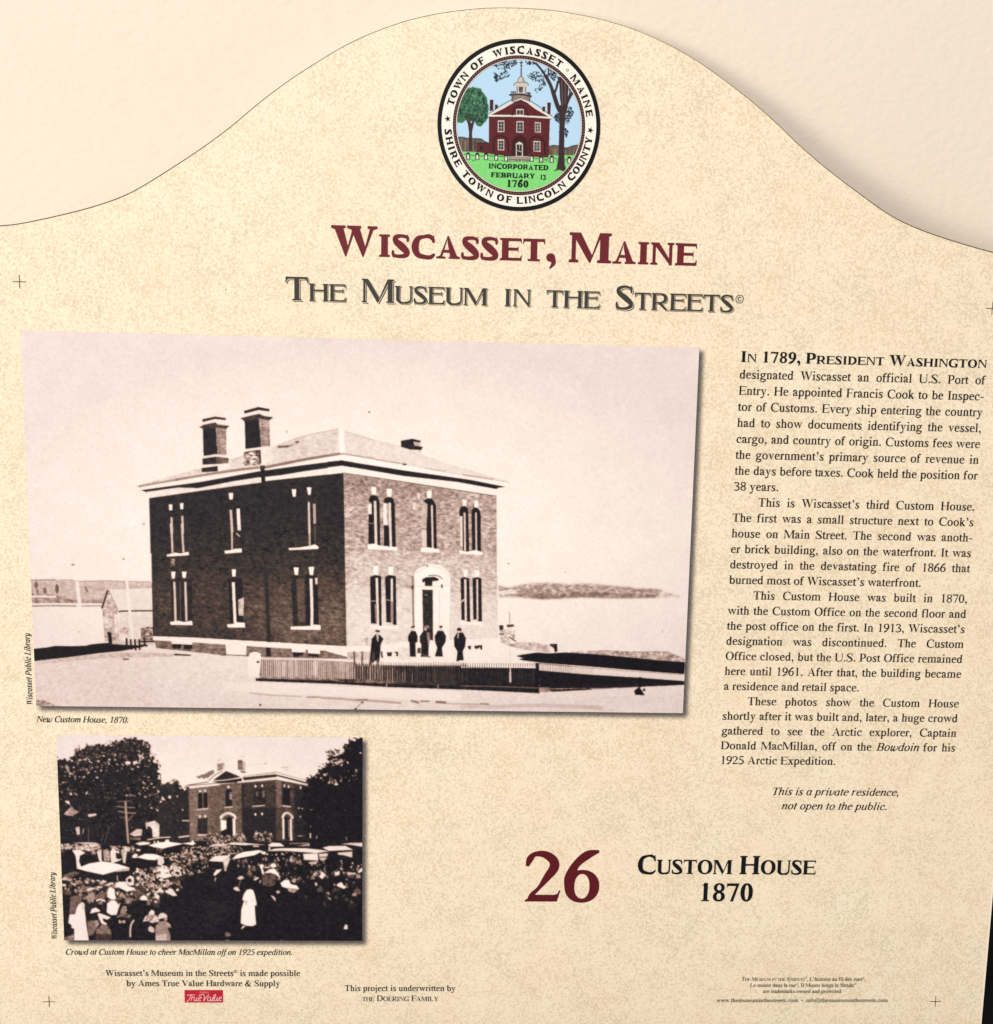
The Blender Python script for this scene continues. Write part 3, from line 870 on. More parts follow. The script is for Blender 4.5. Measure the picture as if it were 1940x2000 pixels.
def wall_material():
    m = bpy.data.materials.new("wall_paint")
    m.use_nodes = True
    nt = m.node_tree
    p = nt.nodes["Principled BSDF"]
    p.inputs["Roughness"].default_value = 0.75
    p.inputs["Specular IOR Level"].default_value = 0.2
    tc = nt.nodes.new("ShaderNodeTexCoord")
    mp = nt.nodes.new("ShaderNodeMapping")
    mp.inputs["Scale"].default_value = (1, 1, 1.7)
    nt.links.new(tc.outputs["Object"], mp.inputs["Vector"])
    n1 = nt.nodes.new("ShaderNodeTexNoise")
    n1.inputs["Scale"].default_value = 130
    n1.inputs["Detail"].default_value = 4
    n1.inputs["Roughness"].default_value = 0.55
    n2 = nt.nodes.new("ShaderNodeTexNoise")
    n2.inputs["Scale"].default_value = 9
    n2.inputs["Detail"].default_value = 3
    nt.links.new(mp.outputs["Vector"], n1.inputs["Vector"])
    nt.links.new(tc.outputs["Object"], n2.inputs["Vector"])
    cr = nt.nodes.new("ShaderNodeValToRGB")
    cr.color_ramp.elements[0].position, cr.color_ramp.elements[1].position = 0.35, 0.68
    cr.color_ramp.elements[0].color = (.765, .662, .56, 1)
    cr.color_ramp.elements[1].color = (.775, .672, .57, 1)
    nt.links.new(n2.outputs["Fac"], cr.inputs["Fac"])
    nt.links.new(cr.outputs["Color"], p.inputs["Base Color"])
    b = nt.nodes.new("ShaderNodeBump")
    b.inputs["Strength"].default_value = 0.22
    b.inputs["Distance"].default_value = 0.0022
    nt.links.new(n1.outputs["Fac"], b.inputs["Height"])
    nt.links.new(b.outputs["Normal"], p.inputs["Normal"])
    return m

wall = slab("wall", -2.2, 2.2, 0.0, 0.12, 0.0, 2.7, wall_material())
wall["kind"] = 'structure'
black = material("black_paint", (0.006, 0.007, 0.006, 1), 0.6, 0.25)
shelf = slab("shelf", -0.75, 0.75, -0.19, -0.0005, SHELF_Z-0.03, SHELF_Z, material("black_laminate", (0.008, 0.009, 0.010, 1), 0.55, 0.3), 0.002)
shelf["label"] = "black shelf along the wall on which the printed sign stands"
shelf["category"] = "shelf"
board = slab("backing_board", -0.52, 0.52, -0.013, -0.001, SHELF_Z+0.0005, SHELF_Z+0.30, black, 0.001)
board["label"] = "plain black board standing behind the lower corners of the printed sign"
board["category"] = "board"

# ================================================================ the sign
sign = bpy.data.objects.new("history_sign", None)
COL.objects.link(sign)
sign.location = BASE
sign.rotation_euler = (-LEAN, 0, 0)
sign["label"] = "cream speckled history sign with arched top, seal and two old photographs, leaning on the wall"
sign["category"] = "sign"

PROFILE = [(0, -165.6), (14, -165.25), (27, -164.2), (46, -161.4), (66, -156.7), (86, -149.6), (102, -142.2), (116, -134.2), (136, -121.4), (155, -107.4), (172, -93.4), (190, -80.2), (209.5, -67.4),
           (231, -54.4), (250, -46.6), (272, -40.2), (297, -34.3), (311, -32.4), (333.7, -30.6)]
arch = crom([(x, y) for x, y in PROFILE], 5)
arch_pts = [(300-x, y) for x, y in arch[::-1]] + [(300+x, y) for x, y in arch[1:]]        # left to right
outline = arch_pts + [(633.7, BOTTOM), (-33.7, BOTTOM)]

def panel_material():
    m = bpy.data.materials.new("speckled_print")
    m.use_nodes = True
    nt = m.node_tree
    N, L = nt.nodes, nt.links
    p = N["Principled BSDF"]
    p.inputs["Roughness"].default_value = 0.5
    p.inputs["Specular IOR Level"].default_value = 0.25
    tc = N.new("ShaderNodeTexCoord")
    def noise(scale, detail, rough, off=0.0, dist=0.0):
        mp = N.new("ShaderNodeMapping")
        mp.inputs["Location"].default_value = (off, off*.7, off*1.3)
        L.new(tc.outputs["Object"], mp.inputs["Vector"])
        n = N.new("ShaderNodeTexNoise")
        n.inputs["Scale"].default_value = scale
        n.inputs["Detail"].default_value = detail
        n.inputs["Roughness"].default_value = rough
        n.inputs["Distortion"].default_value = dist
        L.new(mp.outputs["Vector"], n.inputs["Vector"])
        return n.outputs["Fac"]
    def math_(op, a, b):
        q = N.new("ShaderNodeMath")
        q.operation = op
        for i, v in enumerate((a, b)):
            if isinstance(v, (int, float)): q.inputs[i].default_value = v
            else: L.new(v, q.inputs[i])
        return q.outputs[0]
    def ramp(fac, stops):
        cr = N.new("ShaderNodeValToRGB")
        els = cr.color_ramp.elements
        while len(els) < len(stops): els.new(0.5)
        for e, (t, c) in zip(els, stops):
            e.position, e.color = t, c
        L.new(fac, cr.inputs["Fac"])
        return cr.outputs["Color"]
    def mix(f, a, b, mode='MIX'):
        q = N.new("ShaderNodeMixRGB")
        q.blend_type = mode
        for i, v in enumerate((f, a, b)):
            if isinstance(v, (int, float)): q.inputs[i].default_value = v
            elif isinstance(v, tuple): q.inputs[i].default_value = v
            else: L.new(v, q.inputs[i])
        return q.outputs[0]
    fine = noise(690, 4.0, 0.6, 3.1, 0.5)          # flecks of two or three millimetres
    clump = noise(62, 3.0, 0.55, 7.7)                # where the flecks gather
    wide = noise(11, 2.0, 0.5, 1.3)
    s = math_('ADD', fine, math_('MULTIPLY', math_('SUBTRACT', clump, 0.5), 0.24))
    s = math_('ADD', s, math_('MULTIPLY', math_('SUBTRACT', wide, 0.5), 0.07))
    g = lambda v: (v, v, v, 1)
    f1 = ramp(s, [(0.37, g(1)), (0.45, g(0.66)), (0.51, g(0.14)), (0.59, g(0.0))])
    hue = noise(30, 2, 0.5, 5.5)
    dark = ramp(hue, [(0.38, (.565, .46, .31, 1)), (0.5, (.61, .475, .305, 1)), (0.64, (.66, .485, .315, 1))])
    light = ramp(noise(26, 3, 0.55, 9.2), [(0.35, (.85, .705, .53, 1)), (0.65, (.855, .735, .56, 1))])
    col = mix(math_('MULTIPLY', f1, 0.66), light, dark)
    grain = ramp(noise(1500, 2, 0.6, 2.2), [(0.3, g(0.955)), (0.7, g(1.0))])
    col = mix(1.0, col, grain, 'MULTIPLY')
    L.new(col, p.inputs["Base Color"])
    b = N.new("ShaderNodeBump")
    b.inputs["Strength"].default_value = 0.12
    b.inputs["Distance"].default_value = 0.0003
    L.new(noise(800, 2, 0.5, 0.4), b.inputs["Height"])
    L.new(b.outputs["Normal"], p.inputs["Normal"])
    return m

# board: printed face, white foam sides and back
fv, ff = fill([[outline]])
n = len(outline)
verts = [on_sign(x, y, 0) for x, y in fv]
faces = [tuple(t) for t in ff]
mats = [0]*len(faces)
o0 = len(verts)
verts += [on_sign(x, y, 0) for x, y in outline] + [on_sign(x, y, -THICK) for x, y in outline]
for i in range(n):
    j = (i+1) % n
    faces.append((o0+i, o0+n+i, o0+n+j, o0+j))
    mats.append(1)
o1 = len(verts)
verts += [on_sign(x, y, -THICK) for x, y in fv]
for t in ff:
    faces.append(tuple(o1+i for i in t[::-1]))
    mats.append(1)
me = mesh_from("panel", verts, faces)
panel = link("panel", me, panel_material(), sign)
me.materials.append(material("foam_board", ink('#fff4e2'), 0.8, 0.1))
me.polygons.foreach_set("material_index", mats)
me.update()

ink_black = material("black_ink", ink('#14171c'), 0.5, 0.1)
ink_soft = material("charcoal_ink", ink('#2c2a2b'), 0.5, 0.1)
ink_grey = material("grey_ink", ink('#41403b'), 0.5, 0.1)
ink_red = material("maroon_ink", ink('#70272f'), 0.5, 0.1)
ink_dkred = material("dark_red_ink", ink('#601a23'), 0.5, 0.1)
ink_line = material("line_ink", ink('#4a4234'), 0.5, 0.2)
ink_mark = material("mark_ink", ink('#3b3431'), 0.5, 0.2)

# thin printed rule along the arch
rule_pts = [(x, y+.35, .5 if abs(x-300) > 250 else .22+.28*(abs(x-300)/250)**2) for x, y in arch_pts]
flat("edge_rule", stroke(rule_pts, 1), 0.12, ink_line, panel)

white_edge = material("white_edge", ink('#fff3df'), 0.6, 0.1)
for xa, xb in ((632.4, 633.7), (-33.7, -32.6)):
    flat("margin", [[(xa, -30), (xb, -30), (xb, BOTTOM), (xa, BOTTOM)]], 0.1, white_edge, panel)

# register crosses at the corners of the trim
def cross(x, y):
    r, w = 3.9, .22
    flat("registration_mark", [[(x-r, y-w), (x-w, y-w), (x-w, y-r), (x+w, y-r), (x+w, y-w), (x+r, y-w), (x+r, y+w), (x+w, y+w), (x+w, y+r), (x-w, y+r), (x-w, y+w), (x-r, y+w)]], 0.12, ink_mark, sign)
for x in (0, 600):
    for y in (0, 462.5):
        cross(x, y)

# a few specks of dirt stuck to the face
specks = []
for x, y, r in ((123.5, 1.5, .55), (88, 38, .4), (357, 2, .45), (300, 305, .4), (296, 299, .35), (452, 8, .35), (377, 430, .5), (380, 436, .3), (18, 330, .35), (568, 352, .4), (250, 340, .3), (548, 130, .25), (233, 14, .3), (210, -60, .3), (420, -70, .3), (610, 300, .3)):
    specks.append([[(x+r*(.6+.5*RNG.rand())*math.cos(a), y+.7*r*(.6+.5*RNG.rand())*math.sin(a)) for a in np.linspace(0, 6.28, 7, endpoint=False)]])
v, f = fill(specks)
dirt = link("dirt", mesh_from("dirt", [on_sign(x, y, .1) for x, y in v], [q[::-1] for q in f]), material("dirt", ink('#8a7458'), 0.7, 0.1), panel)
dirt["kind"] = 'stuff'

# ---------------------------------------------------------------- headings
t = Lettering()
t.put(runs("Wiscasset, Maine", TITLE, small=.745), 187.1, -20.55, 26.8, 412.0)
t.build("title_lettering", ink_red, sign)
t = Lettering()
e = t.put(runs("The Museum in the Streets", MUSEUM, small=.735), 159.2, 6.55, 21.0, 436.2, engraved=True)
t.put(runs("\u00a9", ROMAN), 436.8, 1.0, 7.4)
t.build("subtitle_lettering", ink_grey, sign)

# ---------------------------------------------------------------- story column
COL0, COL1 = 441.9, 599.4
BODY = 8.06
t = Lettering()
t.put(runs("In 1789, President Washington", BOLD, small=.76), COL0, 36.6, 10.0, COL1+.1, 'fit', track=.12)
t.build("heading_lettering", ink_black, sign)
story = [["designated Wiscasset an official U.S. Port of", "Entry. He appointed Francis Cook to be Inspec-", "tor of Customs. Every ship entering the country", "had to show documents identifying the vessel,",
          "cargo, and country of origin. Customs fees were", "the government\u2019s primary source of revenue in", "the days before taxes. Cook held the position for", "38 years."],
         ["This is Wiscasset\u2019s third Custom House.", "The first was a small structure next to Cook\u2019s", "house on Main Street. The second was anoth-", "er brick building, also on the waterfront. It was",
          "destroyed in the devastating fire of 1866 that", "burned most of Wiscasset\u2019s waterfront."],
         ["This Custom House was built in 1870,", "with the Custom Office on the second floor and", "the post office on the first. In 1913, Wiscasset\u2019s", "designation was discontinued. The Custom",
          "Office closed, but the U.S. Post Office remained", "here until 1961. After that, the building became", "a residence and retail space."],
         ["These photos show the Custom House", "shortly after it was built and, later, a huge crowd", "gathered to see the Arctic explorer, Captain", "Donald MacMillan, off on the *Bowdoin* for his", "1925 Arctic Expedition."]]
def styled(l):
    o = []
    for i, part in enumerate(l.split('*')):
        o += runs(part, ITALIC if i % 2 else ROMAN, .27 if i % 2 else 0)
    return o
row = 0
for para in story:
    t = Lettering()
    for i, l in enumerate(para):
        y = 46.75+9.958*row
        x0 = COL0+(16.2 if i == 0 and para is not story[0] else 0)
        rs = styled(l)
        wid = sum(f.glyph(c)[0]*q for c, f, sl, q in rs)*BODY/1000
        if i == len(para)-1:
            t.put(rs, x0, y, BODY)
        elif wid > COL1-x0:
            t.put(rs, x0, y, BODY, COL1, 'fit')
        else:
            t.put(rs, x0, y, BODY, COL1, 'just')
        row += 1
    t.build("paragraph", ink_black, sign)
t = Lettering()
t.put(runs("This is a private residence,", ITALIC, .27), 477.3, 316.6, 7.7, 563.6)
t.put(runs("not open to the public.", ITALIC, .27), 484.4, 326.4, 7.7, 556.3)
t.build("notice_lettering", ink_black, sign)

# ---------------------------------------------------------------- number and name of the stop
t = Lettering()
t.put(runs("26", NUMBER), 313.6, 391.4, 52.4, 366.2)
t.build("number_lettering", ink_dkred, sign)
t = Lettering()
t.put(runs("Custom House", BOLD, small=.77), 389.6, 371.7, 19.4, 510.8)
t.put(runs("1870", BOLD), 431.6, 390.7, 18.9, 469.2)
t.build("stop_name_lettering", ink_black, sign)

# ---------------------------------------------------------------- captions, credits and small print
t = Lettering()
t.put(runs("New Custom House, 1870.", ITALIC, .27), -.8, 272.2, 6.0, 57.4)
t.build("caption_lettering", ink_soft, sign)
t = Lettering()
t.put(runs("Crowd at Custom House to cheer MacMillan off on 1925 expedition.", ITALIC, .27), 11.6, 429.4, 6.0, 160.8)
t.build("caption_lettering", ink_soft, sign)
for x, y0, y1 in ((-2.7, 261.6, 215.0), (7.0, 419.2, 372.8)):
    t = Lettering()
    t.put(runs("Wiscasset Public Library", BITALIC, .27), x, y0, 5.5, x+(y0-y1), angle=math.pi/2)
    t.build("credit_lettering", ink_black, sign)
t = Lettering()
t.put(runs("Wiscasset\u2019s Museum in the Streets", ROMAN) + [("\u00a9", ROMAN, 0, .55)] + runs(" is made possible", ROMAN), 37.5, 444.3, 6.3, 165.9)
t.put(runs("by Ames True Value Hardware & Supply", ROMAN), 51.0, 451.5, 6.3, 152.5)
t.build("sponsor_lettering", ink_soft, sign)
t = Lettering()
t.put(runs("This project is underwritten by", ROMAN), 195.4, 454.9, 6.3, 269.9)
t.put(runs("the ", ROMAN, small=.72) + runs("Doering Family", ROMAN, small=.78), 207.1, 462.1, 6.3, 258.5)
t.build("underwriter_lettering", ink_soft, sign)
deg = [("\u00ae", ROMAN, 0, .5)]
t = Lettering()
t.put(runs("The Museum in the Streets", ROMAN, small=.74)+deg+runs(", L\u2019histoire au fil des rues", ROMAN)+deg+runs(",", ROMAN), 464.3, 447.5, 4.0, 550.2)
t.put(runs("Le mus\u00e9e dans la rue", ROMAN)+deg+runs(", Il Museo lunga la Strada", ROMAN)+deg, 470.4, 451.9, 4.0, 543.6)
t.put(runs("are trademarks owned and protected.", ROMAN), 479.5, 456.3, 4.0, 534.6)
t.put(runs("www.themuseuminthestreets.com  \u2022  info@themuseuminthestreets.com", ROMAN), 447.7, 462.9, 4.1, 566.6)
t.build("small_print_lettering", ink_soft, sign)

# ---------------------------------------------------------------- sponsor's patch
X0, Y0, X1, Y1 = 89.1, 454.2, 114.5, 463.1
patch = flat("sponsor_patch", [[(X0, Y0), (X1, Y0), (X1, Y1), (X0, Y1)]], 0.15, material("red_ink", ink('#c4283a'), 0.5, 0.1), sign)
def px(p):                                          # drawn on a 1200 x 390 field
    return [(X0+(x-322)/1198*(X1-X0), Y0+(y-215)/390*(Y1-Y0)) for x, y in p]
script = [[(405, 388), (470, 362), (650, 362)], [(545, 368), (500, 440), (440, 545), (372, 570)],
          [(560, 425), (520, 550)], [(530, 500), (580, 425), (620, 440)], [(640, 430), (612, 520), (640, 552), (690, 510), (715, 430)], [(715, 430), (694, 530), (720, 552), (752, 520)],
          [(752, 500), (830, 470), (835, 430), (790, 432), (758, 500), (775, 550), (840, 540)], [(765, 385), (840, 360), (935, 365), (920, 560)], [(915, 562), (1000, 440), (1085, 350)],
          [(1140, 440), (1080, 430), (1040, 490), (1052, 548), (1110, 530), (1145, 440)], [(1145, 440), (1128, 540), (1165, 545), (1210, 480)],
          [(1200, 500), (1290, 400), (1285, 355), (1240, 380), (1200, 500), (1212, 548), (1250, 530)], [(1275, 430), (1250, 520), (1275, 550), (1325, 510), (1350, 430)], [(1350, 430), (1332, 530), (1355, 550), (1385, 520)],
          [(1385, 500), (1460, 470), (1470, 435), (1430, 432), (1392, 500), (1408, 545), (1475, 535)]]
t = Lettering()
comps = [stroke([(x, y, .40) for x, y in px(q)], 6) for q in script]
v, f = fill(comps)
t.v, t.f = [(x, y) for x, y in v], [q[::-1] for q in f]
t.build("script_lettering", material("pink_ink", ink('#ffd2d2'), 0.5, 0.1), patch, 0.25)
t = Lettering()
t.put(runs("Ames", BOLD), 98.6, 456.35, 2.3, 105.3)
t.build("small_lettering", material("rose_ink", ink('#f58a90'), 0.5, 0.1), patch, 0.25)

# ---------------------------------------------------------------- town seal
SX, SY, SR = 300.2, -98.9, 49.2
def circ(r, n=120):
    return [(SX+r*math.cos(2*math.pi*k/n), SY+r*math.sin(2*math.pi*k/n)) for k in range(n)]
seal = flat("town_seal", [circ(SR*.97)], 0.12, material("seal_white", ink('#fff6ea'), 0.5, 0.1), sign)
flat("outer_ring", [circ(SR), circ(SR*.95)[::-1]], 0.2, material("seal_black", ink('#101216'), 0.5, 0.1), seal)
flat("rope_ring", [circ(SR*.812), circ(SR*.762)[::-1]], 0.24, material("rope_brown", ink('#3f2527'), 0.5, 0.1), seal)
beads = []
for k in range(150):
    a = 2*math.pi*k/150
    x, y, d = SX+SR*.793*math.cos(a), SY+SR*.793*math.sin(a), .52
    ca, sa = math.cos(a+.7), math.sin(a+.7)
    beads.append([[(x+d*ca*u-d*.45*sa*w, y+d*sa*u+d*.45*ca*w) for u, w in ((-1, -1), (1, -1), (1, 1), (-1, 1))]])
v, f = fill(beads)
link("rope_bead", mesh_from("rope_bead", [on_sign(x, y, .28) for x, y in v], [q[::-1] for q in f]), material("rope_tan", ink('#8a6560'), 0.5, 0.2), seal)
flat("inner_line", [circ(SR*.772), circ(SR*.764)[::-1]], 0.28, material("seal_pale", ink('#efe4d8'), 0.5, 0.2), seal)
t = Lettering()
size = SR*.082/.662*1.02
for w_, a0, a1 in (("TOWN", 163.4, 141), ("OF", 130, 123), ("WISCASSET", 108.5, 57.4), ("\u00b0", 49, 49), ("MAINE", 39.5, 11.5)):
    t.arc(runs(w_, SEALF), SX, SY, SR*.832, size, a0, a1)
for w_, a0, a1 in (("SHIRE", 186.5, 211.5), ("TOWN", 222.5, 246.5), ("OF", 256, 263), ("LINCOLN", 271.8, 308.6), ("COUNTY", 318.8, 350.5)):
    t.arc(runs(w_, SEALF), SX, SY, SR*.914, size, a0, a1, False)
for a in (176.5, -1.5):
    t.arc([("\u2605", SEALF, 0, 1.0)], SX, SY, SR*.836, size, a, a)
t.build("ring_lettering", material("seal_ink", ink('#101215'), 0.5, 0.1), seal, 0.2)

